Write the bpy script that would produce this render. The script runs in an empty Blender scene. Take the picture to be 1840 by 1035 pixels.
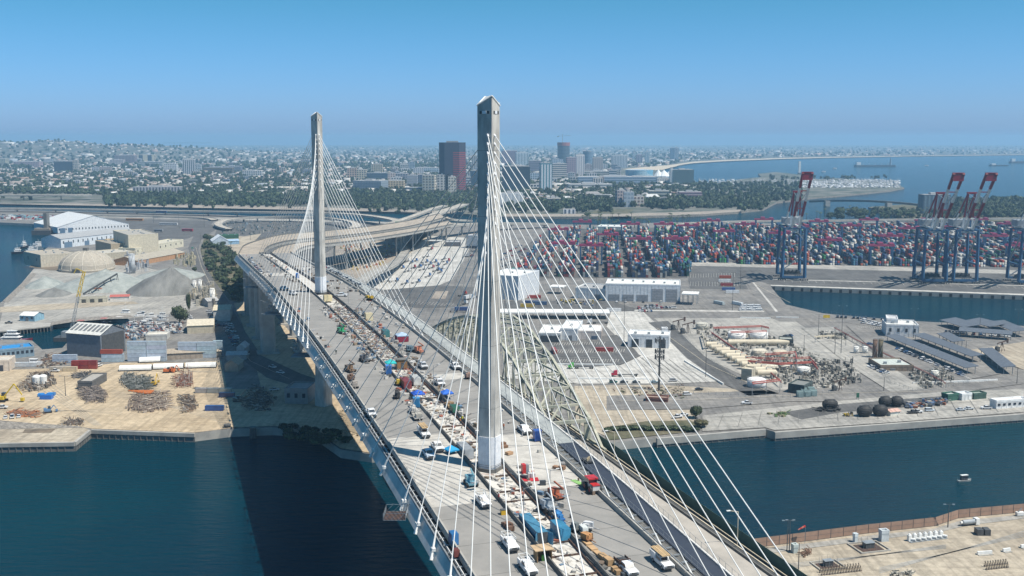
import bpy, math, random
from mathutils import Vector, noise
random.seed(7)
sc = bpy.context.scene
C = bpy.data.collections.new('place'); sc.collection.children.link(C)
# ---------------------------------------------------------------- camera, sky, sun, exposure
F, P, H = 1900., .14028, 145.69
cam = bpy.data.cameras.new('camera'); co = bpy.data.objects.new('camera', cam); C.objects.link(co)
cam.sensor_width = 36; cam.lens = F/1840*36; cam.clip_start = 1; cam.clip_end = 90000
co.location = (0, 0, H); co.rotation_euler = (math.pi/2-P, 0, 0); sc.camera = co
w = bpy.data.worlds.new('World'); sc.world = w; w.use_nodes = True
nt = w.node_tree; bg = nt.nodes['Background']
sky = nt.nodes.new('ShaderNodeTexSky'); sky.sky_type = 'NISHITA'; sky.sun_disc = False
SUNV = Vector((.895, -.445, 1.732)).normalized()
sky.sun_elevation = math.radians(60); sky.sun_rotation = math.atan2(.895, -.445)
sky.altitude = 50; sky.air_density = 1.0; sky.dust_density = 0.6; sky.ozone_density = 5.0
tn = nt.nodes.new('ShaderNodeVectorMath'); tn.operation = 'MULTIPLY'
wc = nt.nodes.new('ShaderNodeTexCoord'); wz = nt.nodes.new('ShaderNodeSeparateXYZ'); wr = nt.nodes.new('ShaderNodeValToRGB'); nt.links.new(wc.outputs['Generated'], wz.inputs[0]); nt.links.new(wz.outputs['Z'], wr.inputs[0]); nt.links.new(wr.outputs[0], tn.inputs[1])
wr.color_ramp.elements[0].color = (.84, 1.22, 2.25, 1); wr.color_ramp.elements[0].position = 0; wr.color_ramp.elements[1].color = (.42, 1.14, 1.28, 1); wr.color_ramp.elements[1].position = .15
nt.links.new(sky.outputs[0], tn.inputs[0]); nt.links.new(tn.outputs[0], bg.inputs[0]); bg.inputs[1].default_value = .06
sl = bpy.data.lights.new('sun', 'SUN'); so = bpy.data.objects.new('sun', sl); C.objects.link(so)
sl.energy = 5.0; sl.angle = math.radians(.5); sl.color = (1, .93, .82)
so.rotation_euler = SUNV.to_track_quat('Z', 'Y').to_euler()
sc.view_settings.view_transform = 'Standard'; sc.view_settings.look = 'None'
sc.view_settings.exposure = 0.38; sc.view_settings.gamma = 1
sc.cycles.max_bounces = 5; sc.cycles.volume_bounces = 1; sc.cycles.transparent_max_bounces = 6
GZ = 4.0
# ---------------------------------------------------------------- places read off the ground plane
def ray(px, py):
    u = (px-920)/F; v = (517.5-py)/F
    return (u, math.cos(P)+v*math.sin(P), -math.sin(P)+v*math.cos(P))
def G(px, py, z=GZ):
    r = ray(px, py); t = (z-H)/r[2]
    return Vector((r[0]*t, r[1]*t, z))
def top(p, py):            # height above p that a vertical thing needs to reach row py
    r = ray(920, py); return H + r[2]/r[1]*p.y - p.z
X1, Y1, TH = -5.758, 262.89, .31732
SN, CS = math.sin(TH), math.cos(TH)
def zd(s):
    if s > 400: return 62+.04207*400-1.0338e-4*160000-.0406*(s-400)
    return 62+.04207*s-1.0338e-4*s*s
def B(s, o, dz=0): return Vector((X1-SN*s+CS*o, Y1+CS*s+SN*o, zd(s)+dz))
def BS(p):
    dx, dy = p[0]-X1, p[1]-Y1; return -SN*dx+CS*dy, CS*dx+SN*dy
def D(px, py):
    z = 62.
    for i in range(10):
        p = G(px, py, z); s, o = BS(p); z = zd(s)
    return Vector((p.x, p.y, z)), s, o
DECKROT = TH             # local +y of deck things points along the bridge away from the camera
# ---------------------------------------------------------------- materials
MATS = {}
def mat(name, c, c2=None, sc_=.2, rough=.8, metal=0, bump=0, bsc=None, detail=5, lo=.35, hi=.65, stretch=None, spec=.5, coat=0):
    if name in MATS: return MATS[name]
    m = bpy.data.materials.new(name); m.use_nodes = True; n = m.node_tree.nodes; l = m.node_tree.links
    b = n['Principled BSDF']; b.inputs['Roughness'].default_value = rough; b.inputs['Metallic'].default_value = metal
    b.inputs['Specular IOR Level'].default_value = spec; b.inputs['Coat Weight'].default_value = coat
    b.inputs['Base Color'].default_value = (*c, 1)
    if c2 or bump:
        g = n.new('ShaderNodeNewGeometry'); mp = n.new('ShaderNodeMapping'); l.new(g.outputs['Position'], mp.inputs[0])
        if stretch: mp.inputs['Scale'].default_value = stretch[:3]; mp.inputs['Rotation'].default_value = (0, 0, stretch[3])
    if c2:
        big_ = sc_ <= .06 and name not in ('town_ground',)
        t = n.new('ShaderNodeTexNoise'); t.inputs['Scale'].default_value = sc_; t.inputs['Detail'].default_value = detail; t.inputs['Roughness'].default_value = .65
        l.new(mp.outputs[0], t.inputs['Vector'])
        r = n.new('ShaderNodeMapRange'); r.inputs[1].default_value = lo; r.inputs[2].default_value = hi
        l.new(t.outputs[0], r.inputs[0])
        x = n.new('ShaderNodeMix'); x.data_type = 'RGBA'; x.inputs[6].default_value = (*c, 1); x.inputs[7].default_value = (*c2, 1)
        l.new(r.outputs[0], x.inputs[0]); l.new(x.outputs[2], b.inputs['Base Color'])
        if big_:                     # stains, tyre tracks and grain on large grounds
            src = x.outputs[2]
            for sc2, st, rt, lo2, hi2, a, c_ in ((.35, (1, 1, 1), 0, .38, .62, .80, 1.05), (.5, (1, .035, 1), .5, .45, .66, 1.04, .80), (.5, (.03, 1, 1), .2, .48, .68, 1.0, .84), (2.2, (1, 1, 1), 0, .3, .7, .86, 1.1)):
                m2 = n.new('ShaderNodeMapping'); m2.inputs['Scale'].default_value = st; m2.inputs['Rotation'].default_value = (0, 0, rt); l.new(g.outputs['Position'], m2.inputs[0])
                q = n.new('ShaderNodeTexNoise'); q.inputs['Scale'].default_value = sc2; q.inputs['Detail'].default_value = 5; q.inputs['Distortion'].default_value = .6; l.new(m2.outputs[0], q.inputs['Vector'])
                qr = n.new('ShaderNodeMapRange'); qr.inputs[1].default_value = lo2; qr.inputs[2].default_value = hi2; qr.inputs[3].default_value = a; qr.inputs[4].default_value = c_; l.new(q.outputs[0], qr.inputs[0])
                vm = n.new('ShaderNodeVectorMath'); vm.operation = 'SCALE'; l.new(src, vm.inputs[0]); l.new(qr.outputs[0], vm.inputs['Scale']); src = vm.outputs[0]
            l.new(src, b.inputs['Base Color'])
    if bump:
        t2 = n.new('ShaderNodeTexNoise'); t2.inputs['Scale'].default_value = bsc or sc_*4; t2.inputs['Detail'].default_value = 4
        l.new(mp.outputs[0], t2.inputs['Vector'])
        bp = n.new('ShaderNodeBump'); bp.inputs['Strength'].default_value = 1; bp.inputs['Distance'].default_value = bump
        l.new(t2.outputs[0], bp.inputs['Height']); l.new(bp.outputs[0], b.inputs['Normal'])
    MATS[name] = m; return m
def attrmat(name, kind, rough=.6, coat=0):     # colour carried by the object ('obj') or by the faces ('face')
    if name in MATS: return MATS[name]
    m = bpy.data.materials.new(name); m.use_nodes = True; n = m.node_tree.nodes; l = m.node_tree.links
    b = n['Principled BSDF']; b.inputs['Roughness'].default_value = rough; b.inputs['Coat Weight'].default_value = coat
    if kind == 'obj':
        a = n.new('ShaderNodeObjectInfo'); src = a.outputs['Color']
    else:
        a = n.new('ShaderNodeAttribute'); a.attribute_name = 'Col'; src = a.outputs['Color']
    g = n.new('ShaderNodeNewGeometry'); t = n.new('ShaderNodeTexNoise'); t.inputs['Scale'].default_value = .6; t.inputs['Detail'].default_value = 4
    l.new(g.outputs['Position'], t.inputs['Vector'])
    r = n.new('ShaderNodeMapRange'); r.inputs[1].default_value = .3; r.inputs[2].default_value = .7; r.inputs[3].default_value = .78; r.inputs[4].default_value = 1.08
    l.new(t.outputs[0], r.inputs[0])
    x = n.new('ShaderNodeVectorMath'); x.operation = 'SCALE'; l.new(src, x.inputs[0]); l.new(r.outputs[0], x.inputs['Scale'])
    l.new(x.outputs[0], b.inputs['Base Color']); MATS[name] = m; return m
OC = attrmat('object_paint', 'obj', .45, .3); FC = attrmat('face_paint', 'face', .75); OCM = attrmat('object_matt', 'obj', .85)
M = dict(
 conc=mat('concrete', (.40, .385, .35), (.28, .27, .25), .12, .9, bump=.02),
 towerc=mat('tower_concrete', (.56, .54, .50), (.31, .30, .28), .3, .9, bump=.03, stretch=(1, 1, .35, 0)),
 deck=mat('deck_concrete', (.27, .26, .245), (.205, .20, .19), .12, .9, bump=.02, detail=7),
 deckl=mat('deck_pale_patch', (.50, .48, .44), (.34, .325, .30), .25, .9, detail=8),
 medi=mat('median_concrete', (.56, .54, .50), (.30, .27, .23), .5, .9, bump=.05, detail=8, lo=.45, hi=.7),
 rust=mat('rusty_steel', (.10, .055, .04), (.05, .035, .03), .6, .8),
 darkc=mat('dark_concrete', (.17, .165, .155), (.11, .11, .105), .3, .9),
 steel=mat('grey_steel', (.33, .36, .38), (.24, .26, .28), .4, .5, .3),
 ramp=mat('ramp_concrete', (.50, .455, .39), (.38, .35, .30), .05, .9),
 dsteel=mat('dark_steel', (.05, .055, .06), (.09, .09, .09), .6, .6),
 fascia=mat('pale_fascia', (.66, .64, .60), (.46, .45, .43), .15, .7),
 white=mat('white_paint', (.78, .78, .76), (.62, .62, .60), .4, .5),
 cable=mat('white_cable', (.68, .68, .66), None, rough=.4),
 wrap=mat('white_tarp', (.74, .75, .77), (.60, .62, .65), .7, .6),
 bike=mat('blue_black_asphalt', (.022, .032, .055), (.03, .04, .06), .3, .8),
 asph=mat('asphalt', (.135, .132, .128), (.085, .084, .082), .035, .9, detail=8),
 asphl=mat('pale_asphalt', (.25, .235, .215), (.15, .145, .14), .035, .9, detail=8),
 lot=mat('concrete_lot', (.42, .40, .36), (.27, .26, .24), .035, .9, detail=8),
 lotw=mat('pale_concrete_lot', (.56, .54, .50), (.42, .41, .38), .035, .9, detail=8),
 sand=mat('sandy_earth', (.52, .42, .29), (.40, .315, .21), .03, .95, detail=9, bump=.1, bsc=.3),
 sand2=mat('pale_dirt', (.46, .40, .31), (.33, .28, .215), .035, .95, detail=9, bump=.1, bsc=.3),
 earth=mat('brown_earth', (.22, .17, .12), (.13, .11, .085), .05, .95, detail=9),
 rock=mat('rip_rap', (.34, .31, .27), (.10, .09, .08), .5, .95, detail=9, bump=.6, bsc=.5),
 bank=mat('river_bank', (.38, .33, .27), (.27, .235, .20), .02, .95, detail=9),
 grass=mat('grass', (.065, .075, .035), (.17, .145, .095), .06, .95, detail=9),
 town=mat('town_ground', (.05, .065, .045), (.17, .16, .14), .018, .95, detail=10, lo=.42, hi=.6),
 beach=mat('beach_sand', (.50, .42, .31), None, rough=.95),
 leaf=mat('foliage', (.035, .06, .022), (.075, .105, .04), .15, .8, detail=6),
 leafd=mat('dark_foliage', (.022, .038, .018), (.05, .07, .03), .12, .8, detail=6),
 dry=mat('dry_scrub', (.16, .13, .07), (.07, .085, .035), .15, .9, detail=6),
 bark=mat('bark', (.10, .075, .05), None, rough=.9),
 glass=mat('window_glass', (.025, .035, .05), None, rough=.12, spec=.8),
 rubber=mat('black_rubber', (.012, .012, .013), (.03, .03, .03), .8, .7),
 bridge_green=mat('faded_green_steel', (.46, .44, .35), (.22, .24, .20), .35, .7),
 bridge_dark=mat('dark_green_steel', (.09, .12, .10), (.06, .07, .065), .3, .7),
 mesh_green=mat('green_screen', (.06, .13, .11), (.045, .10, .09), .4, .8),
 gravel=mat('grey_aggregate', (.33, .35, .33), (.20, .22, .21), .12, .95, bump=.5, bsc=.3, detail=9, stretch=(1, 1, .25, 0)),
 graveld=mat('dark_aggregate', (.11, .112, .107), (.22, .22, .21), .10, .95, bump=.5, bsc=.3, detail=9, stretch=(1, .5, .3, .4)),
 cblue=mat('crane_blue', (.03, .10, .20), (.02, .07, .15), .2, .5),
 cred=mat('crane_maroon', (.26, .02, .04), (.20, .02, .035), .3, .5),
 pink=mat('gantry_magenta', (.36, .05, .12), (.28, .05, .11), .3, .5),
 pipe=mat('red_pipe', (.36, .07, .05), (.30, .10, .08), .4, .6),
 cream=mat('cream_paint', (.62, .55, .42), (.48, .42, .32), .15, .7),
 fence=mat('brown_fence_screen', (.34, .22, .16), (.26, .17, .125), .3, .9),
)
# ---------------------------------------------------------------- mesh builder
class MB:
    def __init__(s): s.v = []; s.f = []; s.m = []; s.c = []
    def quad(s, a, b, c, d, mi=0, col=None):
        i = len(s.v); s.v += [tuple(a), tuple(b), tuple(c), tuple(d)]; s.f.append((i, i+1, i+2, i+3)); s.m.append(mi); s.c.append(col)
    def box(s, x0, x1, y0, y1, z0, z1, mi=0, col=None, rot=0, c=None, nobot=True):
        i = len(s.v); P_ = [(x0, y0), (x1, y0), (x1, y1), (x0, y1)]
        if c is not None:
            k, q = math.cos(rot), math.sin(rot); P_ = [(c[0]+k*x-q*y, c[1]+q*x+k*y) for x, y in P_]
            z0 += c[2]; z1 += c[2]
        s.v += [(x, y, z0) for x, y in P_]+[(x, y, z1) for x, y in P_]
        fs = [(4, 5, 6, 7), (0, 1, 5, 4), (1, 2, 6, 5), (2, 3, 7, 6), (3, 0, 4, 7)]+([] if nobot else [(3, 2, 1, 0)])
        for f in fs: s.f.append(tuple(i+k for k in f)); s.m.append(mi); s.c.append(col)
    def bar(s, p, q, r=.1, n=6, mi=0, r2=None, col=None, cap=True):
        p, q = Vector(p), Vector(q); d = q-p
        if d.length < 1e-6: return
        d.normalize(); a = d.orthogonal().normalized() if abs(d.z) > .99 else d.cross(Vector((0, 0, 1))).normalized(); b = a.cross(d)
        r2 = r if r2 is None else r2; i = len(s.v); ph = math.pi/n
        for c_, rr in ((p, r), (q, r2)):
            for k in range(n):
                t = 2*math.pi*k/n+ph; s.v.append(tuple(c_+a*math.cos(t)*rr+b*math.sin(t)*rr))
        for k in range(n): s.f.append((i+k, i+(k+1) % n, i+n+(k+1) % n, i+n+k)); s.m.append(mi); s.c.append(col)
        if cap:
            s.f.append(tuple(i+n+k for k in range(n))); s.m.append(mi); s.c.append(col)
            s.f.append(tuple(i+n-1-k for k in range(n))); s.m.append(mi); s.c.append(col)
    def cyl(s, x, y, z0, z1, r, n=16, mi=0, r2=None, col=None): s.bar((x, y, z0), (x, y, z1), r, n, mi, r2, col)
    def dome(s, x, y, z, r, h, n=20, k=5, mi=0, col=None):
        for j in range(k):
            a0, a1 = math.pi/2*j/k, math.pi/2*(j+1)/k
            s.bar((x, y, z+h*math.sin(a0)), (x, y, z+h*math.sin(a1)+1e-4), r*math.cos(a0), n, mi, max(r*math.cos(a1), .01), col, cap=(j == k-1))
    def prism(s, poly, z0, z1, mi=0, mside=None, col=None):
        i = len(s.v); n = len(poly)
        ar = sum(poly[k][0]*poly[(k+1) % n][1]-poly[(k+1) % n][0]*poly[k][1] for k in range(n))
        if ar < 0: poly = poly[::-1]
        s.v += [(p[0], p[1], z0) for p in poly]+[(p[0], p[1], z1) for p in poly]
        s.f.append(tuple(range(i+n, i+2*n))); s.m.append(mi); s.c.append(col)
        for k in range(n): s.f.append((i+k, i+(k+1) % n, i+n+(k+1) % n, i+n+k)); s.m.append(mi if mside is None else mside); s.c.append(col)
    def sweep(s, prof, s0, s1, step=7, mi=0, closed=True, fn=None):
        fn = fn or B; k = max(1, int(round((s1-s0)/step))); i = len(s.v); n = len(prof)
        for j in range(k+1):
            ss = s0+(s1-s0)*j/k
            for (o, dz) in prof: s.v.append(tuple(fn(ss, o, dz)))
        for j in range(k):
            for q in range(n if closed else n-1):
                a = i+j*n+q; b = i+j*n+(q+1) % n; s.f.append((a, a+n, b+n, b)); s.m.append(mi); s.c.append(None)
        if closed:
            s.f.append(tuple(range(i, i+n))); s.m.append(mi); s.c.append(None)
            s.f.append(tuple(range(i+k*n+n-1, i+k*n-1, -1))); s.m.append(mi); s.c.append(None)
    def mesh(s, name, mats, smooth=False):
        me = bpy.data.meshes.new(name); me.from_pydata(s.v, [], s.f)
        for m in (mats if isinstance(mats, (list, tuple)) else [mats]): me.materials.append(m)
        me.polygons.foreach_set('material_index', s.m)
        if smooth: me.polygons.foreach_set('use_smooth', [True]*len(s.f))
        if any(c is not None for c in s.c):
            a = me.color_attributes.new('Col', 'FLOAT_COLOR', 'CORNER'); buf = []
            for f, c in zip(s.f, s.c):
                c = c or (.3, .3, .3); buf += [c[0], c[1], c[2], 1.]*len(f)
            a.data.foreach_set('color', buf)
        me.update(); return me
    def build(s, name, mats, parent=None, smooth=False, loc=None, rz=0):
        return inst(s.mesh(name, mats, smooth), name, parent, loc, rz)
def inst(me, name, parent=None, loc=None, rz=0, scl=None):
    o = bpy.data.objects.new(name, me); C.objects.link(o); o.parent = parent
    if loc is not None: o.location = loc
    if rz: o.rotation_euler.z = rz
    if scl: o.scale = scl
    return o
def tag(o, label=None, cat=None, group=None, kind=None):
    if label: o['label'] = label
    if cat: o['category'] = cat
    if group: o['group'] = group
    if kind: o['kind'] = kind
    return o
def thing(name, label, cat, loc=(0, 0, 0), rz=0, group=None):
    o = bpy.data.objects.new(name, None); C.objects.link(o); o.location = loc; o.rotation_euler.z = rz
    return tag(o, label, cat, group)
def kids(o): return [c for c in C.objects if c.parent == o]
def dup(root, ks, loc, rz, label=None, group=None, color=None):   # ks: {part: [sub-parts]}
    r = root.copy(); C.objects.link(r); r.location = loc; r.rotation_euler.z = rz
    if label: r['label'] = label
    if group: r['group'] = group
    if color: r.color = color
    for ch, subs in ks:
        c = ch.copy(); C.objects.link(c); c.parent = r
        if color: c.color = color
        for g in subs:
            d = g.copy(); C.objects.link(d); d.parent = c
            if color: d.color = color
    return r
def struct(o): o['kind'] = 'structure'; return o
def stuff(o): o['kind'] = 'stuff'; return o
def px2(lst, z=GZ): return [tuple(G(x, y, z)[:2]) for x, y in lst]
# ---------------------------------------------------------------- air
b = MB(); b.box(-16000, 16000, -600, 24500, -1.6, 215, nobot=False)
hz = b.build('haze', []); stuff(hz)
hm = bpy.data.materials.new('haze'); hm.use_nodes = True; n = hm.node_tree.nodes
n.remove(n['Principled BSDF']); pv = n.new('ShaderNodeVolumePrincipled')
pv.inputs['Color'].default_value = (.42, .72, 1, 1); pv.inputs['Density'].default_value = 8.4e-5; pv.inputs['Anisotropy'].default_value = .2
hm.node_tree.links.new(pv.outputs[0], n['Material Output'].inputs['Volume']); hz.data.materials.append(hm)
# ---------------------------------------------------------------- water
wm = bpy.data.materials.new('sea_water'); wm.use_nodes = True; n = wm.node_tree.nodes; l = wm.node_tree.links
pb = n['Principled BSDF']; pb.inputs['Roughness'].default_value = .12; pb.inputs['IOR'].default_value = 1.33; pb.inputs['Specular IOR Level'].default_value = .11
g = n.new('ShaderNodeNewGeometry')
t = n.new('ShaderNodeTexNoise'); t.inputs['Scale'].default_value = .006; t.inputs['Detail'].default_value = 6; l.new(g.outputs['Position'], t.inputs['Vector'])
r = n.new('ShaderNodeMapRange'); r.inputs[1].default_value = .35; r.inputs[2].default_value = .65; l.new(t.outputs[0], r.inputs[0])
x = n.new('ShaderNodeMix'); x.data_type = 'RGBA'; x.inputs[6].default_value = (.0001, .019, .037, 1); x.inputs[7].default_value = (.0001, .033, .049, 1)
l.new(r.outputs[0], x.inputs[0]); l.new(x.outputs[2], pb.inputs['Base Color'])
mp = n.new('ShaderNodeMapping'); mp.inputs['Rotation'].default_value = (0, 0, -.45); mp.inputs['Scale'].default_value = (.22, 1, 1); l.new(g.outputs['Position'], mp.inputs[0])
t2 = n.new('ShaderNodeTexNoise'); t2.inputs['Scale'].default_value = .42; t2.inputs['Detail'].default_value = 5; t2.inputs['Roughness'].default_value = .6; l.new(mp.outputs[0], t2.inputs['Vector'])
bp = n.new('ShaderNodeBump'); bp.inputs['Distance'].default_value = 2.4; bp.inputs['Strength'].default_value = 1; l.new(t2.outputs[0], bp.inputs['Height']); l.new(bp.outputs[0], pb.inputs['Normal'])
b = MB(); b.quad((-15900, -590, 0), (15900, -590, 0), (15900, 24400, 0), (-15900, 24400, 0)); struct(b.build('sea_water', wm))
# ---------------------------------------------------------------- land
def land(name, pts, z=GZ, m='asphl', side='conc', z0=-1.0):
    b = MB(); b.prism(pts, z0, z, 0, 1); return struct(b.build(name, [M[m], M[side]]))
def patch(name, pxs, m, lv, world=False):
    b = MB(); pts = pxs if world else px2(pxs)
    i = GZ+.04*lv; ar = sum(pts[k][0]*pts[(k+1) % len(pts)][1]-pts[(k+1) % len(pts)][0]*pts[k][1] for k in range(len(pts)))
    if ar < 0: pts = pts[::-1]
    b.v = [(p[0], p[1], i) for p in pts]; b.f = [tuple(range(len(pts)))]; b.m = [0]; b.c = [None]
    return struct(b.build(name, M[m] if isinstance(m, str) else m))
# port land (left shore, port island), with the small basin cut out along a corridor
left = px2([(0, 797), (135, 795), (162, 772), (350, 779), (415, 771), (490, 768), (560, 772), (612, 808), (668, 816), (760, 812), (900, 808), (1040, 800), (1090, 796), (1180, 787), (1250, 780), (1270, 779), (1375, 771), (1392, 776), (1600, 762), (1840, 743)])
right_ = px2([(1840, 588), (1600, 574), (1480, 563), (1412, 547), (1384, 514), (1600, 522), (1840, 531)])
far_ = px2([(1840, 404), (1640, 398), (1560, 398), (1500, 401), (1400, 402), (1290, 398), (1180, 400), (1090, 404), (905, 402), (700, 399), (560, 393), (400, 386), (150, 380), (0, 377)])
e0 = left[-1]; e1 = right_[0]; e2 = right_[-1]; e3 = far_[0]; f9 = far_[-1]
pts = [(left[0][0]-260, left[0][1]-40)]+left+[(e0[0]+700, e0[1]+90), (e1[0]+700, e1[1]-130)]+right_+[(e2[0]+500, e2[1]-70), (e3[0]+1400, e3[1]+60)]+far_
pts += [(f9[0]-1500, f9[1]+100), (f9[0]-1500, f9[1]-260)]+px2([(-40, 398), (58, 402), (96, 418), (112, 398), (140, 405), (120, 430), (85, 445), (75, 452), (58, 490), (40, 508), (5, 541), (-60, 580), (-40, 588), (33, 590), (62, 583), (95, 586), (92, 580), (130, 578), (180, 570), (228, 571), (238, 580), (208, 592), (186, 600), (122, 614), (112, 625), (76, 628), (58, 612), (0, 606), (-60, 612)])
pts += [(left[0][0]-260, left[0][1]+120)]
land('port_ground', pts, m='asphl')
# bottom right land
br = px2([(1275, 1000), (1330, 986), (1400, 977), (1560, 957), (1680, 944), (1722, 930), (1840, 919)])
land('shore_ground', [(20, 60), (60, 230)]+br+[(br[-1][0]+400, br[-1][1]+60), (br[-1][0]+400, 60)], m='sand2')
# town land beyond the river, with beach and marina spit
tb = px2([(-60, 366), (0, 366), (160, 369), (400, 374), (560, 377), (700, 380), (830, 384), (905, 389), (1090, 390), (1100, 385), (1135, 389), (1260, 385), (1330, 380), (1372, 375), (1395, 363), (1435, 358), (1468, 354), (1500, 352), (1552, 347), (1600, 342), (1625, 337), (1600, 328), (1540, 322), (1500, 320), (1470, 322), (1440, 314), (1395, 309), (1362, 312), (1368, 318), (1330, 322), (1290, 328), (1255, 330), (1200, 322), (1180, 312), (1196, 303), (1212, 298), (1245, 293), (1300, 289.5), (1400, 285.5), (1500, 283), (1640, 280.5), (1760, 279), (1840, 278)])
g9 = tb[-1]; g0 = tb[0]
land('town_ground', [(g0[0]-400, g0[1]), (g0[0]-4000, g0[1]+200)]+[(-14000, 7000), (-14500, 23500), (15500, 23500), (15500, g9[1]+600), (g9[0]+2500, g9[1]+150)]+tb[::-1], m='town', side='rock')
# far island shore, oil island and shore beyond river mouth (right)
land('wooded_ground', px2([(1560, 372), (1640, 366), (1700, 364), (1780, 358), (1860, 352), (2000, 352), (2000, 402), (1840, 400), (1700, 396), (1640, 396), (1600, 384)]), m='grass', side='rock')
bw = 0
# beach strip
up = [(1165, 302), (1199, 297.2), (1245, 290.6), (1300, 287.4), (1400, 283.9), (1500, 281.8), (1640, 279.9), (1840, 277.6)]
lo = [(1840, 278.2), (1640, 280.7), (1500, 283.2), (1400, 285.7), (1300, 289.7), (1245, 293.2), (1212, 298), (1196, 303.2), (1178, 306)]
patch('beach', up+lo, 'beach', 3)
patch('beach_head', [(1118, 304), (1160, 300), (1200, 297), (1235, 292), (1215, 299), (1190, 305), (1150, 306)], 'beach', 4)
# ================================================================ the cable-stayed bridge
bridge = thing('cable_stayed_bridge', 'long grey cable-stayed bridge under construction with two tall concrete towers and white cables', 'bridge', (0, 0, 0))
S0, S1 = -250, 622
def sw(name, m, prof, s0=S0, s1=S1, parent=bridge, step=8):
    b = MB(); b.sweep(prof, s0, s1, step); return b.build(name, m, parent)
GAPA, GAPB = 3.9, -3.9
sw('left_carriageway', M['deck'], [(-21.6, 0), (-21.6, -.5), (GAPB, -.5), (GAPB, 0)])
sw('right_carriageway', M['deck'], [(GAPA, 0), (GAPA, -.5), (20.2, -.5), (20.2, 0)])
sw('median_slab', M['medi'], [(-3.5, -.55), (-3.5, -.9), (3.5, -.9), (3.5, -.55)], S0, 300)
sw('median_slab', M['medi'], [(-3.5, -.55), (-3.5, -.9), (3.5, -.9), (3.5, -.55)], 311, S1)
for o0, o1 in ((GAPB, -3.5), (3.5, GAPA)):
    sw('median_girder', M['rust'], [(o0+.02, .0), (o0+.02, -2.2), (o1-.02, -2.2), (o1-.02, .0)], S0, S1)
for sgn in (-1, 1):                         # barrier segments along the median and the edges
    for i in range(58):
        s0 = S0+i*15.; s1 = min(s0+14.8, S1)
        if s0 < -150 or s0 > S1-5: continue
        o = 4.35*sgn; sw('median_barrier', M['darkc'] if random.random() < .8 else M['conc'], [(o-.3, 0), (o+.3, 0), (o+.15, 1.0), (o-.15, 1.0)][::-1], s0, s1, step=15)
for i in range(58):
    s0 = S0+i*15.; s1 = s0+14.8
    if s0 < -150 or s0 > S1-5: continue
    for o in (-21.3, 19.9): sw('edge_barrier', M['conc'], [(o-.3, .004), (o-.2, 1.15), (o+.2, 1.15), (o+.3, .004)], s0, s1, step=15)
# left cable shelf and fascia
sw('cable_shelf', M['darkc'], [(-23.6, -1.3), (-23.6, -1.0), (-21.65, -1.0), (-21.65, -1.3)])
sw('edge_girder', M['fascia'], [(-23.62, -.95), (-25.3, -4.2), (-25.0, -4.3), (-23.62, -1.4)])
sw('edge_kerb', M['steel'], [(-23.6, -.99), (-23.6, -.35), (-23.35, -.35), (-23.35, -.99)])
sw('inner_kerb', M['white'], [(-22.6, -.99), (-22.6, -.35), (-22.45, -.35), (-22.45, -.99)])
sw('soffit', M['darkc'], [(-23.8, -3.3), (23.5, -3.3), (23.5, -3.6), (-23.8, -3.6)])
sw('edge_girder', M['fascia'], [(23.4, -1.0), (23.4, -3.8), (24.0, -3.8), (24.0, -1.0)])
sw('cable_shelf', M['darkc'], [(20.25, -1.2), (20.25, -.9), (24.1, -.9), (24.1, -1.2)][::-1])
sw('shelf_rail', M['steel'], [(21.8, -.89), (22.0, -.89), (22.0, -.3), (21.8, -.3)][::-1])
for sgn, o in ((-1, -22.4), (1, 21.0), (1, 23.0)):     # cross frames on the shelves
    b = MB()
    for i in range(210):
        s = -150+i*3.6
        if s > S1: break
        b.sweep([(o-.7, -.5), (o-.7, -.3), (o+.7, -.3), (o+.7, -.5)], s, s+.3, 1)
    b.build('shelf_frames', M['steel'], bridge)['kind'] = 'stuff'
# bicycle path on the right
sw('cycle_path', M['bike'], [(24.15, -.45), (24.15, -.8), (29.0, -.8), (29.0, -.45)][::-1], S0, 14)
sw('cycle_path', mat('pale_path_slab', (.36, .38, .37), (.26, .28, .28), .2, .8), [(24.15, -.45), (24.15, -.8), (29.0, -.8), (29.0, -.45)][::-1], 14.05, 480)
sw('cycle_path_kerb', M['fascia'], [(29.0, -.2), (29.0, -1.2), (29.5, -1.2), (29.5, -.2)][::-1], S0, 480)
for o in (24.2, 29.25):
    b = MB(); h0 = -.45 if o < 25 else -.2
    for k in (0, 3): b.sweep([(o-.02, h0+.4+.35*k), (o-.02, h0+.44+.35*k), (o+.02, h0+.44+.35*k), (o+.02, h0+.4+.35*k)], -150, 470, 10)
    for i in range(300):
        s = -150+i*2.6
        if s > 470: break
        b.sweep([(o-.03, h0), (o-.03, h0+1.5), (o+.03, h0+1.5), (o+.03, h0)], s, s+.06, 1)
    b.build('cycle_path_railing', M['steel'], bridge)
# translucent-looking grey screen panels stand between path and lanes further off
sw('deck_patch', M['deckl'], [(-21.0, .0), (-21, .006), (-5, .006), (-5, .0)], -22, 30)
sw('deck_patch', M['deckl'], [(5, .0), (5, .006), (19.5, .006), (19.5, .0)], -18, 24)
sw('deck_patch', M['deckl'], [(5, .0), (5, .006), (19.5, .006), (19.5, .0)], 88, 96)
sw('deck_patch', M['deckl'], [(-21, .0), (-21, .006), (-5, .006), (-5, .0)], 408, 430)
b = MB()
for i in range(46):                          # slab joints on the carriageways
    s = -145+i*14.4
    for a, c in ((-21, -4.7), (4.7, 19.5)): b.sweep([(a, 0), (a, .012), (c, .012), (c, 0)], s, s+.18, 1)
b.build('slab_joints', M['darkc'], bridge)['kind'] = 'stuff'
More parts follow.
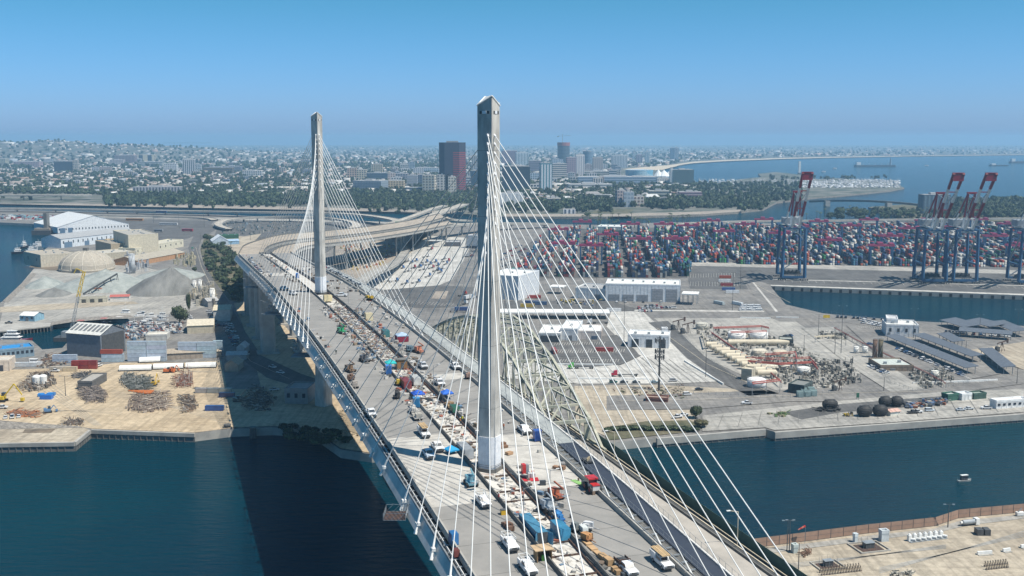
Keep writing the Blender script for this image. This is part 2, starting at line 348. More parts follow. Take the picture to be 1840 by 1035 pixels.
# ---- towers
def tower(s, lab):
    e = B(s, 0); t = thing('tower', None, None, e, TH); t.parent = bridge; t['label'] = lab
    Ht = 94.; b = MB(); rings = []
    zs = [-62+i*(62+Ht-3)/26 for i in range(27)]
    for z in zs:
        f = max(0, min(1, (z)/Ht)); r = 3.35-.45*f if z > 0 else 3.35-z*.03
        c = 1.05*(1-f)+.12                              # chamfer of the diamond's corners, fading upward
        ring = []
        for a in (-90, 0, 90, 180):
            t0 = math.radians(a); ux, uy = math.cos(t0), math.sin(t0); px_, py_ = -uy, ux
            ring += [(ux*(r-c/2)-px_*c/2, uy*(r-c/2)-py_*c/2, z), (ux*(r-c/2)+px_*c/2, uy*(r-c/2)+py_*c/2, z)]
        rings.append(ring)
    # gabled head: low at the left and right corners, ridge along the bridge
    last = [(x, y, Ht-.1-abs(x)*.75) for x, y, z in rings[-1]]
    rings.append(last)
    for rg in rings: b.v += rg
    k = 8
    for j in range(len(rings)-1):
        for q in range(k): b.f.append((j*k+q, j*k+(q+1) % k, (j+1)*k+(q+1) % k, (j+1)*k+q)); b.m.append(0); b.c.append(None)
    n0 = (len(rings)-1)*k
    b.f.append(tuple(range(n0, n0+k))); b.m.append(0); b.c.append(None)
    b.build('shaft', M['towerc'], t)
    b = MB()
    for z in [16+i*16.2 for i in range(5)]:               # construction joints, 2 cm proud
        f = z/Ht; r = 3.35-.45*f+.02; c = 1.05*(1-f)+.12; ring = []
        for a in (-90, 0, 90, 180):
            t0 = math.radians(a); ux, uy = math.cos(t0), math.sin(t0); px_, py_ = -uy, ux
            ring += [(ux*(r-c/2)-px_*c/2, uy*(r-c/2)-py_*c/2), (ux*(r-c/2)+px_*c/2, uy*(r-c/2)+py_*c/2)]
        b.prism(ring, z, z+.06)
    b.build('pour_joints', M['darkc'], t)['kind'] = 'stuff'
    # wrapped foot, corrugated
    b = MB(); ring = []
    r = 3.5; c = 1.15
    for a in (-90, 0, 90, 180):
        t0 = math.radians(a); ux, uy = math.cos(t0), math.sin(t0); px_, py_ = -uy, ux
        ring += [Vector((ux*(r-c/2)-px_*c/2, uy*(r-c/2)-py_*c/2)), Vector((ux*(r-c/2)+px_*c/2, uy*(r-c/2)+py_*c/2))]
    pl = []
    for q in range(8):
        a, d = ring[q], ring[(q+1) % 8]; L = (d-a).length; kk = max(2, int(L/.22)); nn = Vector(((d-a).y, -(d-a).x)).normalized()
        for j in range(kk): pl.append(tuple(a+(d-a)*j/kk+nn*(.05 if j % 2 else 0)))
    b.prism(pl, .3, 8.6); b.build('wrapping', M['wrap'], t)
    b = MB(); rr = [(x*1.13, y*1.13) for x, y in [tuple(p) for p in ring]]
    b.prism(rr, -.6, .3); b.build('base_collar', M['darkc'], t)
    b = MB()
    for q in range(8):
        a, d = Vector(rr[q]), Vector(rr[(q+1) % 8])
        for z in (.9, 1.35): b.bar((a.x, a.y, z), (d.x, d.y, z), .04, 4)
        b.bar((a.x, a.y, .3), (a.x, a.y, 1.4), .05, 4)
    b.build('base_railing', M['dsteel'], t)
    # cap roof boards, slots below the head
    b = MB(); z = Ht-.1
    for sx in (-1, 1):
        b.quad((0, -3.0, z+.12), (sx*3.0, 0, z+.12-2.2), (sx*3.0, 0.02, z-2.2), (0, 3.0, z+.12) if 0 else (0, 0, z+.12))
        b.quad((0, 0, z+.12), (sx*3.0, .02, z-2.2), (sx*2.95, .05, z-2.2), (0, 3.0, z+.12))
        b.bar((0, -2.95, z+.1), (sx*2.95, 0, z-2.15), .18, 5); b.bar((0, 2.95, z+.1), (sx*2.95, 0, z-2.15), .18, 5)
        for kk in (.3, .6): b.bar((0, -2.95*kk, z+.12), (sx*2.95*(1-kk*.2), -.4, z-1.7), .1, 4)
    b.build('cap', M['white'], t)
    for a, d in (((-2.88, 0), (0, -2.88)), ((0, -2.88), (2.88, 0))):
        a, d = Vector(a), Vector(d); nn = Vector(((d-a).y, -(d-a).x)).normalized()
        for f0, f1, m in ((.18, .30, 'dsteel'), (.34, .62, 'wrap'), (.68, .82, 'dsteel')):
            p, q = a+(d-a)*f0, a+(d-a)*f1; b = MB()
            P4 = [p+nn*.02, q+nn*.02, q+nn*.14, p+nn*.14]
            b.prism([tuple(v) for v in P4], Ht-4.3, Ht-3.6); b.build('head_slot' if m == 'dsteel' else 'slot_cover', M[m], t)
    return t
t1 = tower(0, 'nearer, larger concrete tower'); t2 = tower(305, 'farther, smaller concrete tower')
# ---- stay cables with their anchors
AN = [12+14.1*k for k in range(11)]; ZC = []
z = 85.0
for k in range(11): ZC.append(z); z -= 2.05+.17*k
ZC = ZC[::-1]
coll = MB(); coll.bar((0, 0, 0), (0, 0, 1), .26, 8)
def cable(st, sa, o, zt, far):
    sg = 1 if o > 0 else -1; ds = 1.9 if sa > st else -1.9
    p = B(st, 0); p = Vector((X1-SN*(st+ds*.8)+CS*sg*.75, Y1+CS*(st+ds*.8)+SN*sg*.75, zd(st)+zt))
    q = B(sa, o, -1.1); b = MB(); mid = (p+q)/2; mid.z -= (p-q).length**2*2.2e-5
    for a, c in ((p, p.lerp(mid, .5)+Vector((0, 0, -.15))), (p.lerp(mid, .5)+Vector((0, 0, -.15)), mid), (mid, q.lerp(mid, .5)+Vector((0, 0, -.15))), (q.lerp(mid, .5)+Vector((0, 0, -.15)), q)): b.bar(a, c, .115, 8, cap=False)
    c = b.build('stay_cable', M['cable'], bridge)
    d = (p-q).normalized(); b = MB(); b.bar(q-d*3.0, q+d*1.5, .30, 8, 0, .24); b.bar(q+d*1.5, q+d*3.4, .2, 8); b.bar(q-d*3.0, q-d*2.2, .42, 8); b.box(-.5, .5, -.6, .6, -.35, .35, c=q-d*.6, rot=TH)
    b.build('anchor_sleeve', M['white'], c)
    b = MB(); b.bar(p+d*.2, p-d*1.6, .24, 6); b.build('tower_socket', M['wrap'], c)
for st in (0, 305):
    for sd in (-1, 1):
        for k in range(11):
            if k == 10 and (st == 0) == (sd == 1): continue
            sa = st+sd*AN[k]
            for o in (-24.9, 22.3): cable(st, sa, o, ZC[k], sd)
# ---- approach piers under the deck (left side in view)
def pier(s, o, wd, dp, m='conc', sh=6):
    e = B(s, o); b = MB(); zt = -3.7
    pl = [(-wd/2, -dp/2+1.2), (-wd/2+1.2, -dp/2), (wd/2-1.2, -dp/2), (wd/2, -dp/2+1.2), (wd/2, dp/2-1.2), (wd/2-1.2, dp/2), (-wd/2+1.2, dp/2), (-wd/2, dp/2-1.2)]
    t = thing('pier', None, None, e, TH); t.parent = bridge
    b.prism(pl, -e.z+GZ-.3, zt-1.6); b.build('pier_shaft', M['conc'], t)
    b = MB(); b.prism([(x*1.25, y*1.25) for x, y in pl], zt-1.6, zt+.1); b.build('pier_head', M['conc'], t)
    b = MB(); b.box(-wd/2-2.5, wd/2+2.5, -dp/2-2.5, dp/2+2.5, -e.z+GZ-.3, -e.z+GZ+1.2); b.build('footing', M['conc'], t)
for s in (457, 512, 567, 620):
    for o in (-15, 9): pier(s, o, 9.5 if s == 457 else 7, 7)
b = MB(); e = B(457, 0)                         # cross beam at the end pier
b.box(-23, 23, -3, 3, -8.0, -3.65, c=e, rot=TH); b.build('cross_beam', M['conc'], bridge)
# hanging access platforms and brackets under the left edge
b = MB()
for s in (-16,):
    e = B(s, -28.0, -3.5)
    for x in (-2.6, 2.6):
        for y in (-3, 3):
            for z in (0, 1.7): b.bar(e+Vector((x, -3, z)), e+Vector((x, 3, z)), .07, 4)
            b.bar(e+Vector((x, y, 0)), e+Vector((x, y, 1.7)), .07, 4)
        for k in range(4): b.bar(e+Vector((x, -3+k*1.5, 0)), e+Vector((x, -1.5+k*1.5, 1.7)), .05, 4)
    for y in (-3, 3):
        for z in (0, 1.7): b.bar(e+Vector((-2.6, y, z)), e+Vector((2.6, y, z)), .07, 4)
        for k in range(3): b.bar(e+Vector((-2.6+k*1.7, y, 0)), e+Vector((-.9+k*1.7, y, 1.7)), .05, 4)
        b.bar(e+Vector((2.6, y, 1.7)), B(s, -24.2, -2)+Vector((0, y, 0)), .1, 4)
b.build('hanging_platform', M['steel'], bridge)
b = MB(); e = B(-16, -28.0, -3.5); b.box(-2.6, 2.6, -3, 3, -.08, .0, c=e, nobot=False); b.build('platform_floor', M['rust'], bridge)
random.seed(3)
for s, o, dz, n_ in ((205, -22, -9, 46), (318, -24, -7, 60), (462, -24, -7, 40)):
    b = MB(); e = B(s, o, dz)
    for k in range(n_):
        a = e+Vector([random.uniform(-4, 4), random.uniform(-4, 4), random.uniform(-4.5, 3)]); c = a+Vector([random.uniform(-3, 3), random.uniform(-3, 3), random.uniform(-2, 2)])
        b.bar(a, c, .14, 4)
    b.box(-4.5, 4.5, -4.5, 4.5, -4.8, -4.4, c=e, nobot=False)
    b.build('scaffold', M['steel'], bridge)['kind'] = 'stuff'
b = MB()                                        # brackets below the left edge, one per two metres near the end span
for i in range(46):
    s = 455-i*3.4 if i < 46 else 0
    e = B(s, -25.1, -2.2); b.box(-.7, .5, -.5, .5, -1.6, .8, c=e, rot=TH, nobot=False)
b.build('form_brackets', M['steel'], bridge)['kind'] = 'stuff'
# ================================================================ approach roads beyond the far tower
def ribbon(name, label, cat, L, R, Z, th=1.8, m='ramp', par=.9, piers=0, group=None, pw=2.2, mpar='conc', root=None):
    """road slab from two edge lines (photo points or world points) with heights"""
    def W(lst): return [G(p[0], p[1], z) if len(p) == 2 else Vector(p) for p, z in zip(lst, Z)]
    def sm(ps, k=5):
        out = []
        for i in range(len(ps)-1):
            p0, p1, p2, p3 = ps[max(i-1, 0)], ps[i], ps[i+1], ps[min(i+2, len(ps)-1)]
            for j in range(k):
                t = j/k; out.append(.5*((2*p1)+(p2-p0)*t+(2*p0-5*p1+4*p2-p3)*t*t+(3*p1-p0-3*p2+p3)*t*t*t))
        return out+[ps[-1]]
    l_, r_ = sm(W(L)), sm(W(R)); t = root or thing(name, label, cat, (0, 0, 0), 0, group)
    b = MB(); n = len(l_); up = Vector((0, 0, 1))
    for i in range(n-1):
        a, c, d, e = l_[i], r_[i], r_[i+1], l_[i+1]; dn = up*th
        b.quad(a, c, d, e); b.quad(a-dn, e-dn, d-dn, c-dn); b.quad(a, e, e-dn, a-dn, 1); b.quad(c, c-dn, d-dn, d, 1)
    b.build('road_slab', [M[m], M['conc']], t)
    for ed, ot in ((l_, r_), (r_, l_)):
        b = MB()
        for i in range(n-1):
            a, e = ed[i], ed[i+1]; ia = a+(ot[i]-a).normalized()*.45; ie = e+(ot[i+1]-e).normalized()*.45; h = up*par
            b.quad(a+h, e+h, ie+h, ia+h); b.quad(a-up*.3, e-up*.3, e+h, a+h); b.quad(ia, ia+h, ie+h, ie)
        b.build('parapet', M[mpar], t)
    if piers:
        acc = 0
        for i in range(1, n):
            mid = (l_[i]+r_[i])/2; acc += (mid-(l_[i-1]+r_[i-1])/2).length
            if acc > piers and mid.z > GZ+6:
                acc = 0; b = MB(); b.cyl(mid.x, mid.y, GZ-.3, mid.z-th-1.4, pw/2, 10)
                dd = (r_[i]-l_[i])*.42; b.bar(mid-dd-up*(th+.7), mid+dd-up*(th+.7), 1.1, 4); b.build('column', M['conc'], t)
    return t
zE = zd(622)
tan_ = mat('tan_new_concrete', (.44, .375, .30), (.34, .295, .24), .03, .9, detail=7)
M['tan'] = tan_
lz = [zE, 50, 47, 44, 42, 39, 36, 32, 26]
ribbon('x', None, None, [tuple(B(622, -21.6)), (433, 449), (441, 441), (470, 431), (510, 422), (580, 416), (660, 408), (735, 397), (790, 384)],
       [tuple(B(622, -5)), (474, 455), (478, 447), (492, 440), (523, 433), (590, 427), (668, 418), (742, 406), (800, 391)], lz, m='tan', root=bridge, piers=55, mpar='darkc', par=1.3, th=2.4)
lz2 = [zE, 49, 45, 42, 40, 37, 34, 30, 26]
ribbon('x', None, None, [tuple(B(622, 4.2)), (486, 457), (494, 449), (512, 442), (545, 436), (600, 430), (672, 421), (748, 409), (806, 397)],
       [tuple(B(622, 20)), (528, 459), (536, 450), (550, 444), (575, 440), (618, 436), (690, 426), (762, 414), (815, 403)], lz2, m='tan', root=bridge, piers=55, mpar='darkc', par=1.3, th=2.4)
def rb2(name, label, cx, w_, Z, **k):
    """ribbon from a centre line in photo points; w_ = width in metres"""
    cs = [G(x, y, z) for (x, y), z in zip(cx, Z)]; L, R = [], []
    for i, p in enumerate(cs):
        d = (cs[min(i+1, len(cs)-1)]-cs[max(i-1, 0)]); d.z = 0; d.normalize(); nn = Vector((-d.y, d.x, 0))
        L.append(tuple(p+nn*w_/2)); R.append(tuple(p-nn*w_/2))
    return ribbon(name, label, 'road viaduct', L, R, Z, **k)
rb2('viaduct', 'wide new viaduct curving from behind the far tower to the river crossing', [(700, 426), (760, 411), (830, 403), (900, 401), (990, 402)], 16, [26, 24, 20, 15, 10], piers=45)
rb2('viaduct', 'concrete ramp rising over the river toward the dark trees', [(690, 414), (735, 402), (770, 390), (800, 378), (822, 371), (835, 366)], 18, [24, 24, 24, 24, 22, 20], piers=60)
rb2('viaduct', 'narrow concrete ramp rising beside the river crossing', [(655, 416), (700, 402), (740, 389), (775, 376), (800, 369)], 11, [15, 20, 23, 24, 24], piers=60)
rb2('viaduct', 'short curling ramp beside the river crossing under the trees', [(846, 396), (812, 394), (795, 386), (802, 378), (820, 371)], 10, [8, 12, 15, 18, 20], piers=50)
rb2('viaduct', 'long pale freeway running behind the far tower along the river', [(-40, 374), (100, 375), (340, 379), (470, 381), (566, 382), (640, 385), (690, 391), (716, 397), (712, 404), (690, 412)], 20, [11, 11, 12, 14, 15, 16, 17, 18, 19, 20], piers=60, th=2.2)
rb2('viaduct', 'pale loop ramp curling round the yard left of the far tower', [(412, 411), (396, 406), (393, 401), (408, 395), (450, 391), (520, 389), (580, 391), (622, 396), (641, 403), (632, 411), (600, 418)], 13, [8, 9, 10, 11, 12, 13, 14, 16, 18, 20, 22], piers=50)
rb2('viaduct', 'second pale freeway strip below the river bank on the left', [(-40, 386), (100, 386), (240, 388), (360, 391), (385, 395)], 14, [5.5, 5.6, 5.8, 6, 6], par=.8)
rb2('viaduct', 'ramp hugging the inside of the big curve behind the far tower', [(545, 486), (531, 470), (527, 458), (534, 449), (556, 442), (590, 439)], 8, [46, 44, 42, 40, 38, 36], piers=40, m='lot')
rb2('viaduct', 'low grey ramp sweeping past the toll-like yard right of the far tower', [(640, 512), (668, 492), (700, 478), (722, 462), (727, 448), (712, 436)], 11, [26, 20, 14, 10, 8, 7], piers=40, m='lot')
rb2('viaduct', 'curved elevated road joining the terminal on the right', [(1185, 418), (1205, 408), (1232, 402), (1290, 399), (1370, 397), (1500, 396), (1640, 394), (1860, 392)], 12, [6, 10, 13, 13, 12, 11, 10, 9], piers=60)
rb2('viaduct', 'distant freeway bridge on low piers at the far left beyond the river', [(-30, 350), (60, 350), (120, 350), (165, 350)], 26, [16, 16, 16, 15], piers=80, th=2.5)
# ================================================================ old truss bridge
ob = thing('truss_bridge', 'old pale green steel truss arch bridge alongside the new one, right of the near tower', 'bridge')
OL, OR = 39.5, 54.
def zo(s): return 47.0 if s < 220 else 47-(s-220)*.045
def O(s, o, dz): return Vector((X1-SN*s+CS*o, Y1+CS*s+SN*o, zo(s)+dz))
def so_(name, m, prof, s0, s1, step=12, parent=ob):
    b = MB(); b.sweep(prof, s0, s1, step, fn=O); return b.build(name, m, parent)
old_road = mat('old_road', (.30, .28, .25), (.40, .37, .33), .12, .9, detail=7)
so_('roadway', old_road, [(OL+2.2, 0), (OL+2.2, -.6), (OR-3.2, -.6), (OR-3.2, 0)], -250, 560)
so_('left_kerb', M['conc'], [(OL+1.6, .5), (OL+1.6, -.9), (OL+2.2, -.9), (OL+2.2, .5)], -250, 560)
so_('right_kerb', M['darkc'], [(OR-3.2, .6), (OR-3.2, -1.2), (OR-2.9, -1.2), (OR-2.9, .6)], -250, 560)
so_('service_strip', M['dsteel'], [(OR-2.9, -.6), (OR-2.9, -.9), (OR+1.5, -.9), (OR+1.5, -.6)], -250, 300)
so_('service_strip', M['dsteel'], [(OL-1.5, -1.6), (OL-1.5, -1.9), (OL+1.6, -1.9), (OL+1.6, -1.6)], -250, 560)
so_('pipe_rail', M['cream'], [(OR-1.4, .3), (OR-1.4, .05), (OR-1.1, .05), (OR-1.1, .3)], -250, 200)
so_('pipe_rail', M['cream'], [(OR+.1, .3), (OR+.1, .05), (OR+.3, .05), (OR+.3, .3)], -250, 200)
so_('green_screen', M['mesh_green'], [(OR+1.5, 2.6), (OR+1.5, -2.2), (OR+1.56, -2.2), (OR+1.56, 2.6)], -75, 60)
b = MB()
for i in range(70):
    s = -150+i*3.2
    b.sweep([(OL+1.8, .5), (OL+1.8, 1.5), (OL+1.9, 1.5), (OL+1.9, .5)], s, s+.12, 1, fn=O)
b.sweep([(OL+1.8, 1.4), (OL+1.8, 1.5), (OL+1.9, 1.5), (OL+1.9, 1.4)], -150, 74, 10, fn=O)
b.build('railing', M['steel'], ob)
def ztop(s):
    pts = [(63, 53.7), (71.4, 56.5), (79.2, 60.1), (90, 63.3), (98, 66.7), (107, 69), (116, 71.2), (125.5, 74), (146, 75.5), (165, 73), (185, 68.5), (205, 63), (225, 57), (245, 52), (268, 49)]
    for (a, za), (c, zc) in zip(pts, pts[1:]):
        if a <= s <= c: return za+(zc-za)*(s-a)/(c-a)
    return pts[-1][1] if s > 100 else pts[0][1]
ns = [63+i*9.1 for i in range(23)]
gm = M['bridge_green']
for o in (OL, OR):
    for a, c in zip(ns, ns[1:]):
        b = MB(); p, q = O(a, o, ztop(a)-zo(a)), O(c, o, ztop(c)-zo(c)); b.bar(p, q, .7, 4); b.build('top_chord', gm, ob)
    b = MB(); b.bar(O(ns[0], o, ztop(ns[0])-47), O(ns[0]-10, o, 0), .6, 4); b.build('end_post', gm, ob)
    so_('bottom_chord', gm, [(o-.45, .5), (o-.45, -.9), (o+.45, -.9), (o+.45, .5)], 50, ns[-1]+20)
    so_('bottom_chord', M['bridge_dark'], [(o-.45, -6), (o-.45, -7), (o+.45, -7), (o+.45, -6)], 50, ns[-1]+20)
    for i, a in enumerate(ns):
        p = O(a, o, ztop(a)-zo(a)); q = O(a, o, 0)
        b = MB(); b.bar(p, q, .28, 4); b.build('vertical', gm, ob)
        if i+1 < len(ns):
            c = ns[i+1]; b = MB()
            if i % 2: b.bar(p, O(c, o, 0), .26, 4)
            else: b.bar(O(c, o, ztop(c)-zo(c)), q, .26, 4)
            b.bar(O(a, o, 0), O((a+c)/2, o, -6.5), .22, 4); b.bar(O(c, o, 0), O((a+c)/2, o, -6.5), .22, 4)
            b.build('diagonal', gm, ob)
for i, a in enumerate(ns):
    h = ztop(a)-zo(a); p, q = O(a, OL, h), O(a, OR, h)
    b = MB(); b.bar(p, q, .55, 4); b.build('top_strut', gm, ob)
    if h > 12:
        b = MB(); b.bar(O(a, OL, h-5), O(a, OR, h-5), .25, 4); b.bar(p, O(a, (OL+OR)/2, h-5), .2, 4); b.bar(q, O(a, (OL+OR)/2, h-5), .2, 4); b.build('sway_brace', gm, ob)
    if i+1 < len(ns):
        c = ns[i+1]; hc = ztop(c)-zo(c); m_ = O(c, (OL+OR)/2, hc); b = MB(); b.bar(p, m_, .42, 4); b.bar(q, m_, .42, 4); b.build('top_lateral', gm, ob)
        b = MB(); b.bar(O(a, OL, -1.2), O(c, OR, -1.2), .2, 4); b.bar(O(a, OR, -1.2), O(c, OL, -1.2), .2, 4); b.build('bottom_lateral', gm, ob)
# portal frame with its pale green plates
b = MB(); s = ns[0]
b.bar(O(s, OL, ztop(s)-47), O(s, OR, ztop(s)-47), .75, 4)
for o in (OL, OR):
    sg = 1 if o == OL else -1; b.prism([(0, 0)]*0 or [tuple(O(s-.3, o, 0)[:2]), tuple(O(s-.3, o+sg*2.2, 0)[:2]), tuple(O(s+.3, o+sg*2.2, 0)[:2]), tuple(O(s+.3, o, 0)[:2])], 47, ztop(s)-.5)
b.build('portal', gm, ob)
# steel trestle spans carrying the old road on toward the land
for k in range(10):
    s0 = 262+k*29; b = MB()
    for o in (OL+1, OR-3):
        b.bar(O(s0, o, -1), O(s0+29, o, -1), .4, 4); b.bar(O(s0, o, -7), O(s0+29, o, -7), .4, 4)
        for j in range(6):
            a = s0+j*4.83; b.bar(O(a, o, -1), O(a+2.4, o, -7), .22, 4); b.bar(O(a+2.4, o, -7), O(a+4.83, o, -1), .22, 4)
    for j in range(3): a = s0+j*9.6; b.bar(O(a, OL+1, -1), O(a+9.6, OR-3, -1), .2, 4); b.bar(O(a, OR-3, -7), O(a+9.6, OL+1, -7), .2, 4); b.bar(O(a, OL+1, -7), O(a, OR-3, -7), .25, 4)
    b.build('deck_truss', gm, ob)
    t = O(s0, (OL+OR)/2, -7); b = MB()
    for o in (OL+1, OR-3):
        b.bar(O(s0, o, -7), Vector((O(s0-3, o, 0).x, O(s0-3, o, 0).y, GZ-1)), .5, 4); b.bar(O(s0, o, -7), Vector((O(s0+3, o, 0).x, O(s0+3, o, 0).y, GZ-1)), .5, 4)
    for zz in (10, 20, 30):
        if zz < t.z-2: b.bar(Vector((*O(s0, OL+1, 0)[:2], zz)), Vector((*O(s0, OR-3, 0)[:2], zz)), .25, 4)
    b.build('trestle_tower', gm, ob)
# a ribbed side of the approach truss, seen between the two towers
for s in (63, 262):
    for o in (OL+2, OR-2):
        b = MB(); p = O(s, o, -6); b.box(-2.5, 2.5, -2.5, 2.5, -2-p.z, -2, c=p, rot=TH); b.build('river_pier', M['conc'], ob)
# ================================================================ bulk geometry (for what nobody could count)
import numpy as np
rng = np.random.default_rng(11)
def np_mesh(name, V, Fq, col, m):
    """V (n,3); Fq (k,4) or (k,3) faces; col (k,3) per face"""
    me = bpy.data.meshes.new(name); k, c = Fq.shape
    me.vertices.add(len(V)); me.vertices.foreach_set('co', V.astype(np.float32).ravel())
    me.loops.add(k*c); me.loops.foreach_set('vertex_index', Fq.astype(np.int32).ravel())
    me.polygons.add(k); me.polygons.foreach_set('loop_start', (np.arange(k)*c).astype(np.int32))
    me.update(calc_edges=True)
    if col is not None:
        a = me.color_attributes.new('Col', 'FLOAT_COLOR', 'CORNER')
        cc = np.concatenate([col, np.ones((k, 1))], 1); a.data.foreach_set('color', np.repeat(cc, c, 0).astype(np.float32).ravel())
    me.materials.append(m); return me
def boxes_np(P, S, R, CW, CT):
    """centres on ground P(n,3), sizes S(n,3), rotations R(n), wall colours, roof colours"""
    n = len(P); u = np.array([[-.5, -.5], [.5, -.5], [.5, .5], [-.5, .5]])
    xy = u[None]*S[:, None, :2]; c, s = np.cos(R)[:, None], np.sin(R)[:, None]
    X = P[:, None, 0]+c*xy[..., 0]-s*xy[..., 1]; Y = P[:, None, 1]+s*xy[..., 0]+c*xy[..., 1]
    V = np.zeros((n, 8, 3)); V[:, :4, 0] = X; V[:, 4:, 0] = X; V[:, :4, 1] = Y; V[:, 4:, 1] = Y; V[:, :4, 2] = P[:, None, 2]; V[:, 4:, 2] = (P[:, 2]+S[:, 2])[:, None]
    f = np.array([[4, 5, 6, 7], [0, 1, 5, 4], [1, 2, 6, 5], [2, 3, 7, 6], [3, 0, 4, 7]])
    Fq = (f[None]+(np.arange(n)*8)[:, None, None]).reshape(-1, 4)
    col = np.stack([CT, CW, CW, CW, CW], 1).reshape(-1, 3)
    return V.reshape(-1, 3), Fq, col
def scatter_np(T, P, Sc, R, base):
    """copies of templates T[(k,3,3) leaf triangles] at P, scaled Sc(n,3), turned R; colour base(n,3)"""
    Vs, Cs = [], []; idx = rng.integers(0, len(T), len(P))
    for t in range(len(T)):
        m = idx == t
        if not m.any(): continue
        tri = T[t]; p, sc_, r, bc = P[m], Sc[m], R[m], base[m]
        q = tri[None]*sc_[:, None, None, :]; c, s = np.cos(r)[:, None, None], np.sin(r)[:, None, None]
        X = q[..., 0]*c-q[..., 1]*s+p[:, 0][:, None, None]; Y = q[..., 0]*s+q[..., 1]*c+p[:, 1][:, None, None]; Z = q[..., 2]+p[:, 2][:, None, None]
        Vs.append(np.stack([X, Y, Z], -1).reshape(-1, 3)); k = len(tri)
        Cs.append((bc[:, None, :]*rng.uniform(.65, 1.35, (len(p), k, 1))).reshape(-1, 3))
    V = np.concatenate(Vs); return V, np.arange(len(V)).reshape(-1, 3), np.concatenate(Cs)
def crown(k, size, seed, lobes=4, low=.12):
    """leaf triangles spread through an uneven crown of unit radius and unit height"""
    g_ = np.random.default_rng(seed); L = [(g_.uniform(-.42, .42), g_.uniform(-.42, .42), g_.uniform(.45, .75), g_.uniform(.34, .56)) for _ in range(lobes)]+[(0, 0, .55, .55)]
    out = []
    for i in range(k):
        lx, ly, lz, lr = L[i % len(L)]; d = g_.normal(size=3); d /= np.linalg.norm(d); rr = lr*g_.uniform(.6, 1.04)
        c = np.array([lx, ly, lz])+d*rr*np.array([1, 1, .72]); c[2] = max(c[2], low)
        a = g_.normal(size=3); a /= np.linalg.norm(a); b_ = np.cross(d, a); b_ /= np.linalg.norm(b_); a = np.cross(b_, d)+d*g_.uniform(-.5, .5); s = size*g_.uniform(.6, 1.3)
        out.append([c+a*s, c-a*s*.5+b_*s*.9, c-a*s*.5-b_*s*.9])
    return np.array(out)
FAR_T = [crown(46, .34, i) for i in range(5)]; MID_T = [crown(260, .17, 20+i, 6) for i in range(4)]; NEAR_T = [crown(1500, .075, 40+i, 8) for i in range(3)]
# ---------------------------------------------------------------- hills
def hill(X, Y):
    hx = np.interp(X, [-9000, -5200, -3500, -2650, -2250, -1750], [45, 82, 112, 84, 38, 0])
    return hx*np.exp(-((Y-8200)/1500.)**2)*(1+.10*np.sin(X/210.)+.06*np.sin(X/90.+Y/300.))
b = MB(); nx, ny = 90, 40
for j in range(ny+1):
    for i in range(nx+1):
        X = -9500+i*8000/nx; Y = 4200+j*8000/ny; b.v.append((X, Y, GZ+.05+float(hill(X, Y)) if 0 < j < ny else GZ-3))
for j in range(ny):
    for i in range(nx):
        a = j*(nx+1)+i; b.f.append((a, a+1, a+nx+2, a+nx+1)); b.m.append(0); b.c.append(None)
struct(b.build('hill', M['town'], smooth=True))
# ---------------------------------------------------------------- town: houses and trees
GW = lambda n, y0, y1, x0, x1, pw=1.0: [(random.uniform(x0, x1), y1-(y1-y0)*random.random()**pw) for _ in range(n)]
upx = [p[0] for p in up]; upy = [p[1] for p in up]
def in_town(x, y, trees=False):
    if x > 1120 and y < 303 and y > np.interp(x, upx, upy)-1: return False
    if y > 300:
        if x < 190: return y < (345 if not trees else 349)
        if x < 640: return y < (352 if not trees else 366)
        if x < 870: return y < (345 if not trees else 372)
        if x < 1090: return y < (368 if not trees else 384)
        if x < 1240: return y < (362 if not trees else 372) and not (x > 1105 and y < 332)
        return False
    return x < 1100 or y < np.interp(x, upx, upy)-1
HP = []; seen = set()
for (x, y) in GW(30000, 262.5, 368, -60, 1840, 1.5)+GW(4500, 300, 366, -60, 1240, 1):
    if not in_town(x, y): continue
    p = G(x, y); q = 20. if p.y < 4000 else 27. if p.y < 7000 else 48.
    ca, sa_ = .985, .174; a = (p.x*ca+p.y*sa_)/q; c_ = (-p.x*sa_+p.y*ca)/(q*.8); a, c_ = int(a), int(c_)
    if a % 7 == 0 or c_ % 5 == 0: continue
    if (a, c_, q) in seen: continue
    seen.add((a, c_, q)); X, Y = a*q*ca-c_*q*.8*sa_, a*q*sa_+c_*q*.8*ca
    HP.append((X+random.uniform(-3, 3), Y+random.uniform(-3, 3)))
HP.sort(key=lambda t: t[1]); HP = np.array(HP); nH = len(HP)
big = rng.random(nH) < .10
S = np.stack([rng.uniform(8, 15, nH), rng.uniform(7, 12, nH), rng.uniform(3.0, 6.5, nH)], 1)
S[big] *= np.array([2.4, 1.7, 1.9]); far = (HP[:, 1] > 5500); S[far] *= np.array([1.7, 1.7, 1.35])
pal = np.array([(.55, .53, .50), (.62, .60, .57), (.42, .36, .32), (.50, .46, .40), (.34, .30, .28), (.70, .69, .67), (.45, .33, .28), (.38, .42, .46)])
rpal = np.array([(.42, .41, .40), (.25, .24, .24), (.55, .55, .54), (.30, .19, .15), (.36, .28, .23), (.70, .70, .69), (.18, .18, .19), (.33, .32, .30)])
cw, ct = pal[rng.integers(0, 8, nH)]*rng.uniform(.55, 1.05, (nH, 1)), rpal[rng.integers(0, 8, nH)]*rng.uniform(.5, 1.05, (nH, 1))
Z = GZ+hill(HP[:, 0], HP[:, 1]); PH = np.stack([HP[:, 0], HP[:, 1], Z-1.5], 1); S[:, 2] += 1.5; RH = .17+rng.choice([0, math.pi/2], nH)
NI = 300
V, Fq, col = boxes_np(PH[NI:], S[NI:], RH[NI:], cw[NI:], ct[NI:]); stuff(inst(np_mesh('town_houses', V, Fq, col, FC), 'town_houses'))
